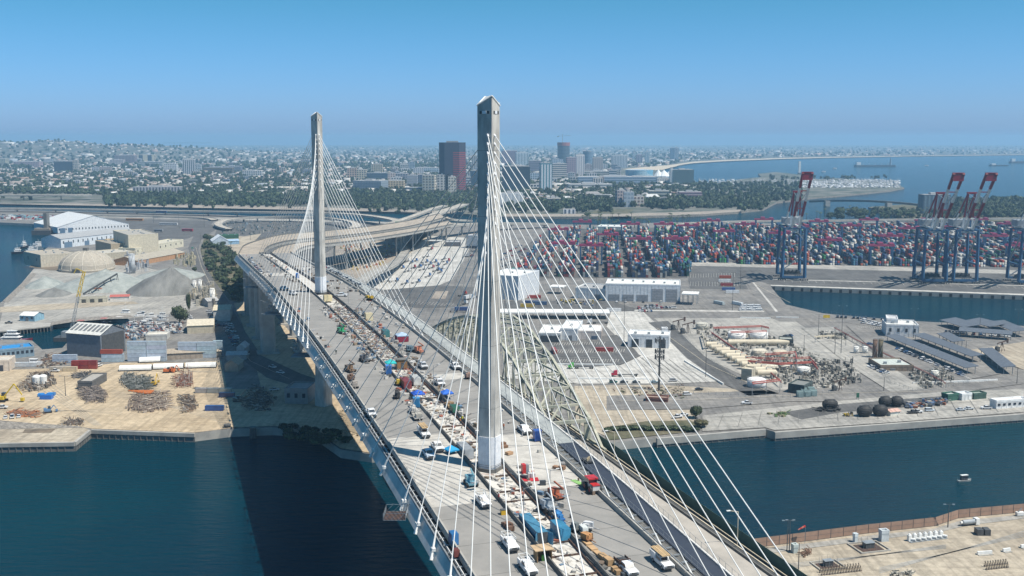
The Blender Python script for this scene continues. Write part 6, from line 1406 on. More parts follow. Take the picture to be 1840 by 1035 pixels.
patch('under_bridge_dirt', [(420, 545), (470, 540), (560, 640), (640, 740), (672, 800), (668, 815), (612, 806), (560, 770), (490, 766), (419, 769), (408, 700), (470, 700), (450, 620)], 'sand', 7)
patch('under_bridge_road', [(418, 600), (440, 596), (470, 640), (540, 672), (620, 700), (610, 712), (520, 692), (455, 655)], 'asph', 9)
patch('north_lot', [(150, 392), (385, 397), (376, 408), (340, 428), (300, 438), (240, 428), (225, 410)], 'asph', 3)
patch('yard_behind_curve', [(395, 398), (560, 395), (690, 402), (640, 412), (520, 418), (440, 428), (385, 424)], 'asph', 4)
patch('construction_ground', [(600, 420), (770, 420), (740, 450), (700, 480), (640, 510), (600, 500)], 'bank', 4)
patch('levee_road', [(-60, 388), (150, 390), (560, 398), (700, 402), (905, 405), (905, 402), (700, 399), (560, 395), (150, 387), (-60, 385)], 'lot', 5)
random.seed(17)
def heap(label, x, y, wpx, yt, dep, m='gravel', seed=1, skew=0., cat='gravel pile', name='gravel_pile'):
    p = G(x, y); k = p.y/F; w_ = wpx*k/2; h = top(p+Vector((0, dep*.5, 0)), yt); b = MB(); nr, na = 9, 30
    for j in range(nr+1):
        r = j/nr
        for q in range(na):
            a = q*2*math.pi/na; nz = noise.noise(Vector((math.cos(a)*1.6, math.sin(a)*1.6, seed*3.1+r*.7))); rr = r*(1+.16*nz)
            zz = h*(1-r)**.86*(1+.12*noise.noise(Vector((a*2, r*4, seed)))) if r < 1 else -.3
            b.v.append((math.cos(a)*rr*w_+skew*w_*(1-r), dep*(.5+.5*math.sin(a)*rr), zz))
    for j in range(nr):
        for q in range(na): b.f.append((j*na+q, (j+1)*na+q, (j+1)*na+(q+1) % na, j*na+(q+1) % na)); b.m.append(0); b.c.append(None)
    o = b.build(name, M[m], None, True, tuple(p)); return tag(o, label, cat)
heap('broad pale grey-green aggregate heap in the middle of the yard', 150, 528, 190, 484, 90, 'gravel', 1, .1); heap('pale aggregate ridge behind the dark heap', 285, 505, 130, 481, 70, 'gravel', 2, .1)
heap('tall dark grey aggregate heap with pale streaks at right', 275, 533, 148, 481, 62, 'graveld', 3, .2); heap('small dark cone heap in front of the pale aggregate', 83, 535, 64, 517, 34, 'graveld', 4); heap('low pale heap at the left edge of the aggregate yard', 60, 520, 70, 497, 50, 'gravel', 6)
# domes, sheds
p = G(139, 490); k = p.y/F; t = thing('dome_shed', 'large beige ribbed storage dome beside the aggregate yard', 'dome', p+Vector((0, 26, 0)))
b = MB(); b.cyl(0, 0, -.3, 3, 49*k, 28); b.dome(0, 0, 3, 49*k, top(p+Vector((0, 26, 0)), 450)-3, 28, 7); o = b.build('shell', OCM, t, True); o.color = (.38, .34, .28, 1); b = MB()
R_, Hd = 49*k, top(p+Vector((0, 26, 0)), 450)-3
for q in range(14):
    a = q*math.pi*2/14
    for j in range(6): e0, e1 = math.pi/2*j/6, math.pi/2*(j+1)/6; b.bar((math.cos(a)*R_*math.cos(e0)*1.01, math.sin(a)*R_*math.cos(e0)*1.01, 3+Hd*math.sin(e0)), (math.cos(a)*R_*math.cos(e1)*1.01, math.sin(a)*R_*math.cos(e1)*1.01, 3.1+Hd*math.sin(e1)), .28, 4)
o = b.build('ribs', OCM, t); o.color = (.6, .56, .48, 1); b = MB(); b.box(-4, 4, -R_-1, -R_+2, 0, 4); b.build('doorway', M['dsteel'], t); b = MB(); b.box(-2.5, 2.5, -2.5, 2.5, Hd+2.5, Hd+6); b.build('top_hatch', M['darkc'], t)
hall('huge white shed with broad shallow gable roof and skylight slots at far left', (104, 419), (232, 412), 120, h=9, wall=(.66, .68, .70), roof=(.60, .62, .63), kind='gable_y', rise=15, doors=[(.03, .1, .8), (.14, .2, .8)], windows=22, dcol=(.1, .18, .28), skylights=0)
for i in range(5): pass
hall('long white wharf shed with grey roof in front of the huge shed', (110, 446), (243, 430), 34, h=12, wall=(.62, .66, .70), roof=(.36, .37, .38), kind='gable_x', rise=5, doors=[(.04, .14, .6), (.3, .36, .5), (.48, .56, .5), (.68, .76, .5)], windows=16, dcol=(.12, .2, .3))
hall('tall cream concrete block lit on its right face', (205, 449), (232, 459), 36, yt=419, wall=(.58, .52, .40), roof=(.36, .34, .30), cat='industrial block', name='industrial_block', windows=2, ribs=False)
hall('lower dark-fronted block left of the tall cream one', (172, 450), (200, 457), 30, yt=436, wall=(.42, .35, .25), roof=(.30, .27, .22), cat='industrial block', name='industrial_block', ribs=False)
hall('yellowish small block between the two cream blocks', (188, 446), (206, 449), 16, yt=432, wall=(.55, .40, .2), roof=(.4, .3, .2), ribs=False, name='industrial_block', cat='industrial block')
hall('low long cream wing right of the tall cream block', (243, 460), (330, 443), 22, h=9, wall=(.60, .56, .44), roof=(.50, .47, .38), windows=9, ribs=False)
hall('square cream warehouse on the shore left of the dome', (44, 474), (74, 481), 40, yt=456, wall=(.52, .47, .38), roof=(.38, .34, .28), windows=2)
hall('flat beige roofed shed between dome and tall block', (178, 468), (245, 462), 40, h=7, wall=(.42, .38, .30), roof=(.46, .43, .37))
hall('low tan gabled shed with orange wall behind the dark heap', (246, 478), (332, 462), 30, h=6, wall=(.46, .26, .14), roof=(.42, .38, .31), kind='gable_x', rise=4)
hall('row of open concrete bins behind the small boat basin', (142, 545), (192, 543), 8, h=4, wall=(.5, .47, .38), roof=(.2, .18, .15), doors=[(.1, .25, .8), (.4, .55, .8), (.7, .85, .8)], dcol=(.06, .06, .05))
hall('long low red-roofed shed below the dark heap', (198, 540), (232, 539), 8, h=3.2, wall=(.66, .64, .6), roof=(.42, .12, .10), kind='gable_x')
for i, (x, yb, yt, w0) in enumerate([(349, 526, 505, 6.5), (359, 526, 504, 6.5), (381, 548, 520, 9), (236, 492, 458, 10)]): tank(['left white upright silo of the batching plant', 'right white upright silo of the batching plant', 'fat white silo nearest the street', 'grey corrugated silo behind the aggregate heaps'][i], x, yb, w0, yt, (.68, .67, .64) if i < 3 else (.40, .42, .44), .2)
b = MB(); clutter(b, [(335, 520), (385, 520), (392, 552), (345, 550)], 170, 2.4, 9, ((.42, .37, .28), (.16, .15, .13), (.5, .46, .38)), .6); clutter(b, [(220, 462), (262, 462), (270, 492), (230, 495)], 120, 2.5, 9, ((.42, .44, .46), (.25, .26, .28), (.5, .5, .5)), .6); clutter(b, [(318, 455), (352, 460), (350, 482), (312, 478)], 90, 3, 6, ((.45, .40, .28), (.3, .28, .2))); clutter(b, [(395, 400), (560, 398), (560, 418), (400, 424)], 300, 3.2, 3, ((.26, .26, .24), (.1, .12, .12), (.36, .34, .3), (.08, .13, .15), (.2, .19, .17)), .5); clutter(b, [(395, 398), (470, 398), (470, 414), (395, 414)], 60, 4, 9, ((.2, .24, .27),), .9); clutter(b, [(610, 440), (720, 440), (690, 475), (630, 490)], 260, 3, 3, ((.45, .35, .12), (.42, .15, .08), (.12, .12, .12), (.5, .46, .38)), .4); clutter(b, [(0, 388), (100, 390), (90, 395), (0, 395)], 160, 7, 4, ((.6, .6, .6), (.3, .05, .05), (.15, .3, .35), (.1, .1, .12)), .1); stuff(b.build('yard_plant_and_debris', FC))
t = thing('conveyor', 'long inclined conveyor on trestles between the aggregate heaps', 'conveyor', G(150, 530)); q = G(212, 520)-G(150, 530); h1 = 15; b = MB(); b.bar((0, 0, 1), (q.x, q.y, h1), .9, 4); b.build('belt_boom', M['dsteel'], t); b = MB()
for k in range(1, 6): f = k/5; b.bar((q.x*f-2, q.y*f, 0), (q.x*f, q.y*f, 1+(h1-1)*f), .25, 4); b.bar((q.x*f+2, q.y*f, 0), (q.x*f, q.y*f, 1+(h1-1)*f), .25, 4)
b.build('trestle', M['dsteel'], t); b = MB(); b.box(-4, 4, -2, 2, 0, 4, c=q*.35+Vector((0, 6, 0))); o = b.build('hopper', OCM, t); o.color = (.45, .2, .12, 1)
# grey boat shed, open gable to the right
hall('big dark grey boat shed with white roof and open dark gable end', (121, 638), (182, 643), 24, yt=600, wall=(.15, .17, .20), roof=(.58, .58, .55), kind='gable_x', rise=5, skylights=8, ribs=False)
p, q = G(121, 638), G(182, 643); rz = math.atan2(q.y-p.y, q.x-p.x); t = MB(); hh = top((p+q)/2, 600); t.box((q-p).length+.02, (q-p).length+.2, 1.2, 22.8, 0, hh*.96, c=p, rot=rz); tag(t.build('open_doorway', M['dsteel']), 'dark open doorway in the right gable of the grey boat shed', 'doorway')
hall('small pale blue harbour office with white roof on the pier', (36, 577), (62, 578), 12, h=4.6, wall=(.25, .42, .52), roof=(.66, .66, .64), kind='gable_x', rise=2, doors=[(.4, .6, .6)], windows=3, name='harbour_office', cat='hut')
hall('flat bright blue roofed building at the left edge', (-14, 648), (62, 640), 16, h=6, wall=(.20, .28, .34), roof=(.02, .22, .52), windows=9, ribs=False)
hall('low white-walled office behind the sand yard at the left edge', (-10, 668), (17, 667), 14, h=6.5, wall=(.60, .52, .44), roof=(.52, .48, .42), doors=[(.2, .6, .6)], dcol=(.04, .05, .07))
hall('long brown flat shed in front of the blue container wall', (297, 647), (398, 642), 12, h=4.2, wall=(.36, .30, .24), roof=(.34, .29, .23), kind='gable_x', rise=1.8)
hall('cream ribbed roof warehouse right of the boat yard', (337, 600), (384, 598), 26, h=6, wall=(.5, .45, .35), roof=(.56, .51, .41), kind='gable_x', rise=2.5)
hall('cream and grey shed at the street by the bridge shadow', (384, 578), (414, 577), 28, h=9, wall=(.52, .52, .50), roof=(.56, .50, .38), kind='gable_x', rise=2)
hall('small grey pyramid-roofed shed above the cream and grey one', (374, 552), (394, 550), 14, h=5, wall=(.3, .3, .3), roof=(.38, .38, .38), kind='gable_x', rise=2)
hall('white gabled shed in the bridge shadow, farthest of three', (425, 637), (440, 637), 12, h=4.5, wall=(.5, .5, .5), roof=(.62, .62, .62), kind='gable_y', rise=2.5)
hall('grey low shed in the bridge shadow, middle of three', (407, 648), (443, 647), 9, h=3.5, wall=(.35, .35, .35), roof=(.46, .46, .46), kind='gable_x', rise=1.6)
hall('tan gabled shed in the bridge shadow, nearest of three', (404, 668), (428, 668), 13, h=4.5, wall=(.35, .3, .24), roof=(.40, .35, .28), kind='gable_y', rise=2.5)
hall('grey block house with flat pale roof beside the pier foot', (512, 726), (553, 727), 16, h=8, wall=(.26, .26, .26), roof=(.42, .42, .42), windows=3, ribs=False, name='block_house', cat='hut')
hall('green-roofed shed behind the road slope', (393, 430), (429, 429), 16, h=5, wall=(.03, .10, .06), roof=(.05, .16, .09))
hall('white barrel-roofed tent hall by the green-roofed shed', (382, 442), (411, 441), 30, h=6, wall=(.46, .54, .62), roof=(.62, .66, .70), kind='gable_y', rise=7)
hall('blue tarpaulin tent right of the barrel-roofed hall', (411, 440), (430, 439), 12, h=5, wall=(.22, .36, .50), roof=(.3, .42, .55), kind='gable_x', rise=2)
hall('grey shed among the boat yard cars', (262, 612), (300, 611), 12, h=3.5, wall=(.5, .5, .48), roof=(.60, .57, .50))
# containers of the left yard, each one an object
def cstack(label, x, y, n_, col, levels=1, rz=0., step=33.5, g=None, jit=.05, L=1., names=None, row='container'):
    p = G(x, y); u = Vector((math.cos(rz), math.sin(rz), 0))
    for k in range(n_):
        for j in range(levels):
            q = p+u*(6.1*L+k*12.35*L); o = inst(CM, 'shipping_container', None, (q.x, q.y+1.3, GZ+.3+j*2.57), rz+math.pi/2, (1, L, 1)); c = col if isinstance(col[0], float) else col[(k*levels+j) % len(col)]
            o.color = (*[v*random.uniform(1-jit, 1+jit) for v in c], 1); lb = label+(', %s column' % ORD[k] if n_ > 1 else '')+(', %s layer' % ['bottom', 'second', 'third', 'fourth', 'top'][j] if levels > 1 else ''); tag(o, lb, row, g)
LB = (.42, .50, .58)
random.seed(4)
cstack('pale blue container in the left, five-high container wall', 229, 650, 2, LB, 5, .03, g='pale blue container wall, left block'); cstack('pale blue container in the right container wall beside the street', 320, 644, 2, LB, 4, .03, g='pale blue container wall, right block'); cstack('pale blue container at the end of the right container wall', 383, 641, 1, LB, 4, .03, L=.5, g='pale blue container wall, right end')
cstack('pale blue container stacked behind the beige trailers', 94, 653, 1, LB, 2, .02, L=1.25, g='pale blue containers behind the trailers'); cstack('pale blue container below the red one beside the grey shed', 182, 651, 1, LB, 2, .02, L=1.15, g='pale blue containers below the red one')
o = inst(CM, 'shipping_container', None, tuple(G(200, 651)+Vector((0, 1.3, 5.5))), .02+math.pi/2, (1, 1.15, 1)); o.color = (.36, .08, .05, 1); tag(o, 'red-brown container on top of the pale blue pair beside the grey shed', 'container')
cstack('maroon container of the red block in the sand yard', 128, 664, 3, ((.26, .03, .03), (.28, .04, .03), (.20, .03, .03)), 2, .04, L=.42, g='maroon containers in the sand yard'); cstack('beige office trailer left of the maroon containers', 88, 668, 2, (.56, .47, .34), 1, .02, L=.68, g='beige office trailers'); cstack('long white trailer parked behind the trailers at left', 23, 660, 1, (.50, .55, .58), 1, .05, L=1.2, g='white trailer'); cstack('blue container on the sandy plot at the shadow edge', 368, 739, 1, (.03, .09, .28), 1, -.02, L=.8, g='blue container on plot'); cstack('dark navy container half in the bridge shadow', 393, 715, 1, (.02, .04, .12), 1, -.02, L=.7, g='navy container in shadow')
cstack('grey low wall container behind the sandy plot', 350, 707, 3, (.34, .33, .30), 1, 0, L=.55, g='grey wall boxes behind the plot')
# white sausage tents
for i, (x0, x1, y) in enumerate([(214, 272, 668), (275, 329, 665), (333, 388, 663), (250, 288, 653)]):
    a, c = G(x0, y), G(x1, y-1.5); L_ = (c-a).length; t = thing('storage_tent', 'white barrel tent, '+['first of the three in line from the left', 'middle one of the three in line', 'last of the three in line at right', 'short one standing behind the line'][i], 'tent', a, math.atan2(c.y-a.y, c.x-a.x)); b = MB(); N = 8
    for j in range(N):
        a0, a1 = math.pi*j/N, math.pi*(j+1)/N; b.quad((0, 2.6-2.6*math.cos(a0), .9+2.6*math.sin(a0)), (L_, 2.6-2.6*math.cos(a0), .9+2.6*math.sin(a0)), (L_, 2.6-2.6*math.cos(a1), .9+2.6*math.sin(a1)), (0, 2.6-2.6*math.cos(a1), .9+2.6*math.sin(a1)))
    b.build('canvas', M['white'], t); b = MB(); b.box(0, L_, .2, 5, 0, 1.1); b.build('stored_goods', M['dsteel'], t); b = MB()
    for j in range(int(L_/4)+1): b.bar((j*4, 0, 0), (j*4, 0, 1), .1, 4); b.bar((j*4, 5.2, 0), (j*4, 5.2, 1), .1, 4)
    b.build('hoop_feet', M['steel'], t)
# scrap steel piles
def scrap(label, pl, n, smax=3.2, hm=3.2, cols=((.16, .12, .09), (.10, .09, .08), (.30, .26, .21), (.22, .15, .10), (.42, .38, .33)), bars=.8, seed=1):
    random.seed(seed); b = MB(); b.prism([tuple(G(x*.72+sum(q[0] for q in pl)/len(pl)*.28, y*.72+sum(q[1] for q in pl)/len(pl)*.28)[:2]) for x, y in pl], GZ-.1, GZ+.55, 0, None, (cols[0][0]*.6, cols[0][1]*.6, cols[0][2]*.6)); clutter(b, pl, int(n*1.35), smax*.72, hm*.75, cols, bars); o = b.build('scrap_pile', FC); return tag(o, label, 'scrap pile')
scrap('tangled scrap with two white tanks, leftmost pile behind the blue tarps', [(32, 700), (60, 672), (96, 672), (102, 695), (60, 708)], 210, seed=1); scrap('long low row of steel frames right of the small flat shed', [(145, 700), (170, 686), (196, 712), (190, 725), (158, 724)], 260, 4, 2.2, ((.22, .19, .17), (.12, .1, .09), (.4, .33, .28)), .9, seed=2); scrap('dark scaffold pile beside the yellow crawler', [(214, 690), (222, 674), (268, 680), (270, 702), (232, 706)], 280, 3, 3, ((.08, .09, .08), (.14, .15, .14), (.3, .3, .28)), .85, seed=3); scrap('wide pile of steel lattice topped by orange beams', [(226, 738), (238, 708), (300, 708), (302, 738), (250, 743)], 330, 3.4, 2.4, ((.30, .24, .19), (.16, .12, .10), (.42, .36, .30)), .9, seed=4); scrap('upright reddish frames beside the green box', [(310, 698), (322, 674), (346, 672), (348, 698)], 130, 2, 6, ((.34, .16, .11), (.22, .14, .11), (.44, .4, .36)), .95, seed=5); scrap('scattered small steel pile at the right of the sand yard', [(324, 714), (350, 710), (358, 738), (330, 744)], 130, 2.4, 1.6, seed=6); scrap('rusty dredge pipes and frames at the left rim of the yard', [(8, 748), (20, 738), (72, 740), (70, 752)], 70, 3, 1.2, ((.40, .16, .07), (.3, .14, .08), (.2, .15, .12)), .8, seed=7); scrap('broken timbers on the rocks above the wharf', [(110, 765), (118, 752), (158, 754), (150, 766)], 60, 1.8, 1.2, seed=8); scrap('dark litter at the foot of the grey walls behind the yard', [(130, 672), (165, 668), (160, 680), (130, 682)], 60, 2.4, 1.6, ((.08, .08, .08), (.2, .18, .16)), .5, seed=9); scrap('jumble of masts, engines and hulls ashore in the boat yard', [(170, 602), (235, 580), (330, 585), (320, 600), (240, 612), (225, 608)], 420, 3.2, 3, ((.6, .6, .58), (.5, .5, .5), (.1, .1, .12), (.26, .10, .06), (.1, .18, .26), (.2, .19, .18), (.06, .06, .07)), .45, seed=10); scrap('clutter of gear on the slip below the boat shed', [(64, 660), (82, 640), (118, 640), (120, 655), (80, 662)], 170, 2.6, 2, ((.2, .12, .08), (.1, .1, .1), (.4, .36, .3)), .6, seed=11); scrap('jumble of materials in the deep shade under the deck', [(430, 720), (470, 690), (500, 720), (480, 742), (440, 740)], 130, 3, 2.2, seed=12); scrap('formwork timber in the shade right of the pier foot', [(600, 735), (640, 745), (655, 790), (620, 780)], 50, 2, 1.4, ((.45, .36, .24), (.3, .24, .16)), .7, seed=13)
for i, (x, y) in enumerate([(66, 692), (78, 691)]): p = G(x, y); t = MB(); t.cyl(0, 0, 0, 5, 2, 12, 0, 2.3); t.dome(0, 0, 5, 2.3, 1, 12, 3); tag(t.build('white_tank', M['white'], None, False, tuple(p)), ['left', 'right'][i]+' small white tank standing in the leftmost scrap pile', 'tank')
hall('small flat roofed open shed beside the steel frames', (140, 700), (166, 700), 22, h=4.2, wall=(.12, .12, .12), roof=(.36, .34, .31), ribs=False)
b = MB(); [b.box(-1.2+i*1.1, 13-i, -.4, .4, .0, .5, c=G(235+i*2, 709+i)+Vector((0, 0, 2)), rot=.02*i) for i in range(6)]; o = b.build('orange_beams', OCM); o.color = (.55, .16, .04, 1); tag(o, 'bundle of bright orange beams on the lattice pile', 'beams')
for i, (x, y, w0, c) in enumerate([(84, 717, 12, (.02, .14, .48)), (92, 711, 8, (.03, .2, .5)), (74, 712, 6, (.03, .2, .5))]):
    b = MB(); p = G(x, y); b.box(-w0*.35/2*1.5, w0*.35/2*1.5, -1.6, 1.6, 0, 1.6+(.9 if i == 0 else 0)); b.box(-w0*.2, w0*.2, -1.9, -1.6, 0, 1.2); o = b.build('tarpaulin', OC, None, False, tuple(p), .1*i); o.color = (*c, 1); tag(o, ['large blue tarpaulin over a crate by the leftmost scrap pile', 'blue cover behind the large tarpaulin', 'small blue cover left of the large tarpaulin'][i], 'tarpaulin')
def crawler(label, x, y, col=(.55, .35, .02), rz=0., boom=9, mast=False, z=None, s=1.):
    p = G(x, y) if z is None else z; t = thing('excavator', label, 'excavator', p, rz); t.scale = (s, s, s); b = MB()
    for sy in (-1, 1): b.box(-2, 2, sy*1.1-.35, sy*1.1+.35, 0, .9); 
    b.build('tracks', M['rubber'], t); b = MB(); b.box(-1.9, 1.4, -1.3, 1.3, 1.0, 2.1); b.box(-1.9, -.6, -1.2, 1.2, 2.1, 2.6); o = b.build('body', OC, t); o.color = (*col, 1); b = MB(); b.box(.2, 1.5, .1, 1.3, 2.1, 3.3); b.build('cab', M['glass'], t)
    b = MB(); b.bar((1.2, -.4, 1.8), (1.2+boom*.45, -.4, 1.8+boom*.55), .28, 4); b.bar((1.2+boom*.45, -.4, 1.8+boom*.55), (1.2+boom*.75, -.4, 1.8+boom*.1), .22, 4); b.box(boom*.75+.7, boom*.75+1.8, -1, .2, .5, 1.6); o = b.build('arm', OC, t); o.color = (*col, 1); return t
crawler('yellow crawler machine between the scaffold pile and the red frames', 277, 693, rz=1.6, boom=8); crawler('dark excavator working in the bridge shadow', 425, 722, (.10, .10, .08), rz=.3); crawler('yellow machine cut by the left edge of the picture', 2, 722, (.6, .42, .02), rz=0, s=1.5); crawler('small blue and white excavator at the lower left of the yard', 86, 742, (.1, .2, .35), rz=.5, boom=4); crawler('orange excavator by the white tents', 300, 670, (.55, .14, .03), 0, 4); crawler('second orange excavator beside the first by the tents', 310, 669, (.5, .14, .04), 1, 4)
random.seed(12)
car_row((10, 752), (34, 750), 3, 'white car at the lower left corner of the sand yard', 'white cars at the yard corner', col=(.7, .7, .7), skip=0)
for lb, x, y, k, cl, rz in [('white pickup in front of the beige office trailers', 99, 669, 2, (.7, .7, .7), 0), ('white van right of the maroon containers', 178, 659, 1, (.7, .7, .7), 1.3), ('dark truck on the concrete behind the pier office', 16, 582, 2, (.06, .06, .06), .3), ('white pickup at the left edge of the sand yard', 4, 735, 2, (.68, .68, .68), .1), ('white car on the street in the bridge shadow', 444, 638, 0, (.5, .5, .5), -.9), ('white pickup under the deck beside the street bend', 490, 662, 2, (.7, .7, .7), -.7), ('second white pickup under the deck below the first', 504, 672, 2, (.7, .7, .7), -.6), ('white flatbed in the shade left of the block house', 493, 703, 2, (.6, .6, .6), .3), ('blue car on the port street near the silos', 377, 519, 0, (.05, .1, .3), 1.9), ('green truck far up the port street', 346, 447, 1, (.1, .4, .25), 1.6), ('white truck following on the port street', 347, 451, 1, (.7, .7, .7), 1.6), ('red car on the port street by the slope', 372, 485, 0, (.35, .03, .04), 1.9), ('dark car near the top of the port street', 365, 462, 0, (.05, .05, .07), 1.8)]:
    p = G(x, y); p.z += .4; car(p, rz, lb, None, k, cl)
car_row((405, 585), (425, 625), 14, 'car parked in the bridge shadow along the street', 'cars parked in the bridge shadow', rz=0); car_row((412, 583), (434, 630), 13, 'car parked in the bridge shadow along the street', 'cars parked in the bridge shadow', rz=0); car_row((376, 560), (384, 578), 7, 'car between the big tree and the cream and grey shed', 'cars near the big tree', rz=0); car_row((378, 586), (402, 585), 8, 'car parked above the cream ribbed roof', 'cars above the cream roof', rz=1.5); car_row((335, 565), (345, 578), 6, 'car under the big tree', 'cars under the big tree', rz=.1, col=(.6, .6, .6)); car_row((255, 602), (326, 598), 20, 'car or van crowded in the boat yard', 'vehicles in the boat yard', rz=1.2, skip=.1); car_row((240, 600), (300, 591), 14, 'car or van crowded in the boat yard', 'vehicles in the boat yard', rz=.4, skip=.2)
# bus, boxes of the north lot
for lb, x, y, L_, c1 in [('long black and white bus crossing the north lot', 303, 405, 34, (.6, .6, .6)), ('red trailer standing in the north lot', 337, 416, 20, (.4, .04, .06)), ('blue lorry on the freeway along the river', 290, 383, 20, (.05, .09, .2)), ('row of orange boxes in the north lot', 242, 397, 32, (.5, .22, .05)), ('grey trailer at the edge of the north lot', 285, 417, 16, (.3, .3, .3))]:
    p = G(x, y, GZ if x != 290 else 12.5); k = p.y/F; t = thing('trailer', lb, 'vehicle', p, -.12); b = MB(); b.box(-L_*k/2, L_*k/2, -1.6, 1.6, .9, 4.4, nobot=False); o = b.build('body', OC, t); o.color = (*c1, 1); b = MB(); b.box(-L_*k/2+.5, L_*k/2-.5, -1.7, -1.6, 2.2, 3.4); b.build('side_band', M['glass'], t); b = MB(); [b.bar((x_, -1.5, .6), (x_, 1.5, .6), .6, 8) for x_ in (-L_*k*.4, L_*k*.3, L_*k*.4)]; b.build('wheels', M['rubber'], t)
# boats
def boat(label, x, y, Lp, rz, hull=(.7, .7, .7), house=(.72, .72, .72), h=2., decks=1, mast=0, name='boat', cat='boat', group=None, z=0.0):
    p = G(x, y, z); k = (p-Vector((0, 0, H))).length/F; L_ = Lp*k; w_ = L_*.27; t = thing(name, label, cat, p, rz, group)
    b = MB(); n_ = 5; secs = [(-.5, .85, 0), (-.2, 1, 0), (.15, .95, .05), (.36, .6, .18), (.5, .05, .45)]; i0 = 0
    for f, wd, ri in secs: b.v += [(L_*f*.94, -w_/2*wd*.7, -.4), (L_*f, -w_/2*wd, h*(1+ri)), (L_*f, w_/2*wd, h*(1+ri)), (L_*f*.94, w_/2*wd*.7, -.4)]
    for j in range(4):
        for q in range(4): a, c = j*4+q, j*4+(q+1) % 4; b.f.append((a, a+4, c+4, c)); b.m.append(0); b.c.append(None)
    b.f.append((0, 1, 2, 3)); b.m.append(0); b.c.append(None); o = b.build('hull', OC, t); o.color = (*hull, 1)
    zz = h
    for d_ in range(decks):
        f = 1-.25*d_; b = MB(); b.box(-L_*.28*f, L_*.18*f, -w_*.33*f, w_*.33*f, zz, zz+2.1); o = b.build('deckhouse', OC, t); o.color = (*house, 1)
        b = MB(); b.box(-L_*.24*f, L_*.183*f, -w_*.34*f, w_*.34*f, zz+.9, zz+1.5, nobot=False); b.build('windows', M['glass'], t); b = MB(); b.box(-L_*.30*f, L_*.21*f, -w_*.37*f, w_*.37*f, zz+2.1, zz+2.25, nobot=False); b.build('deck_roof', M['white'], t); zz += 2.25
    if mast: b = MB(); b.bar((-L_*.05, 0, zz), (-L_*.05, 0, zz+mast), .12, 5, 0, .05); b.bar((-L_*.05-1, 0, zz+mast*.6), (-L_*.05+1, 0, zz+mast*.6), .06, 4); b.build('mast', M['white'], t)
    b = MB()
    for f in (-.45, -.3, -.1, .1, .3, .42):
        for sy in (-1, 1): b.bar((L_*f, sy*w_*.4*(1 if f < .3 else .5), h), (L_*f, sy*w_*.4*(1 if f < .3 else .5), h+1), .04, 3)
    b.build('rail_stanchions', M['steel'], t); return t
boat('large white triple-deck motor yacht with maroon hull at the left edge', 25, 619, 62, .02, (.22, .03, .04), h=3.4, decks=3, mast=3, name='yacht', cat='yacht'); boat('white cabin cruiser cut by the left edge below the blue roof', 6, 653, 26, .1, h=2, decks=1, z=GZ+1.2); boat('white speedboat ashore on the slip', 62, 655, 26, .1, h=1.6, z=GZ+1)
boat('small grey workboat with dark canopy alone on the channel at right', 1733, 865, 25, .25, (.42, .42, .40), (.07, .07, .08), h=.7, decks=1)
boat('black and white tug at the head of the moored pair', 44, 446, 24, 1.4, (.03, .03, .04), h=3, decks=3, mast=8, name='tugboat', cat='tugboat'); boat('black tug lying lower left of the moored pair', 33, 456, 22, .6, (.02, .02, .03), h=3, decks=2, mast=6, name='tugboat', cat='tugboat'); boat('white motor vessel just right of the tugs', 57, 452, 20, .8, h=2.4, decks=2, mast=4); boat('grey workboat moored at the wharf corner by the long shed', 70, 440, 18, .3, h=2.4, decks=1, mast=4)
boat('dark green fishing tug with white wheelhouse in the basin head', 228, 571, 32, -.15, (.04, .08, .10), h=2.4, decks=2, mast=8, name='tugboat', cat='tugboat'); 
random.seed(9)
for i in range(16): boat('small moored boat in the crowded head of the basin', random.uniform(236, 300), random.uniform(566, 592), random.uniform(12, 20), random.uniform(-.4, .5), random.choice([(.7, .7, .7), (.05, .08, .15), (.4, .05, .05), (.6, .6, .6)]), h=1.4, mast=random.choice((0, 4, 6)), group='boats crowded at the head of the basin', z=GZ if i % 2 else GZ-.2)
for i in range(22): boat('small white boat moored along the far left dock', random.uniform(-10, 104), random.uniform(395, 401), random.uniform(9, 16), random.uniform(-.3, .3), (.7, .72, .74), h=2.5, mast=random.choice((0, 6)), group='boats at the far left dock')
for i in range(5): boat('moored boat on the shore side below the long wharf shed', 62+i*9, 446-i*2.5+random.uniform(-1, 1), 13, random.uniform(-.2, 1.2), random.choice([(.7, .7, .7), (.05, .05, .07)]), h=2, decks=1, mast=4, group='boats below the long wharf shed')
for i, (x, y, L_) in enumerate([(1060, 296, 8), (1500, 303, 8), (1480, 309, 8), (1665, 298, 8)][1:]): boat(['lone sail far out beyond the breakwater, upper one', 'lone sail far out beyond the breakwater, lower one', 'small white boat left of the horizon tanker'][i], x, y, L_, .3, h=3, mast=14)
p = G(84, 421, 0); t = thing('moored_barge', 'dark barge with square grey tower at the dock by the huge shed', 'barge', p); k = p.y/F; b = MB(); b.box(-20*k, 14*k, -14, 14, -1, 7); b.build('hull', M['dsteel'], t); b = MB(); b.box(-2*k, 4*k, -5, 5, 7, 33); b.build('tower', M['darkc'], t); b = MB(); b.box(-17*k, 10*k, -10, 10, 7, 10); b.build('deck_load', M['bank'], t)
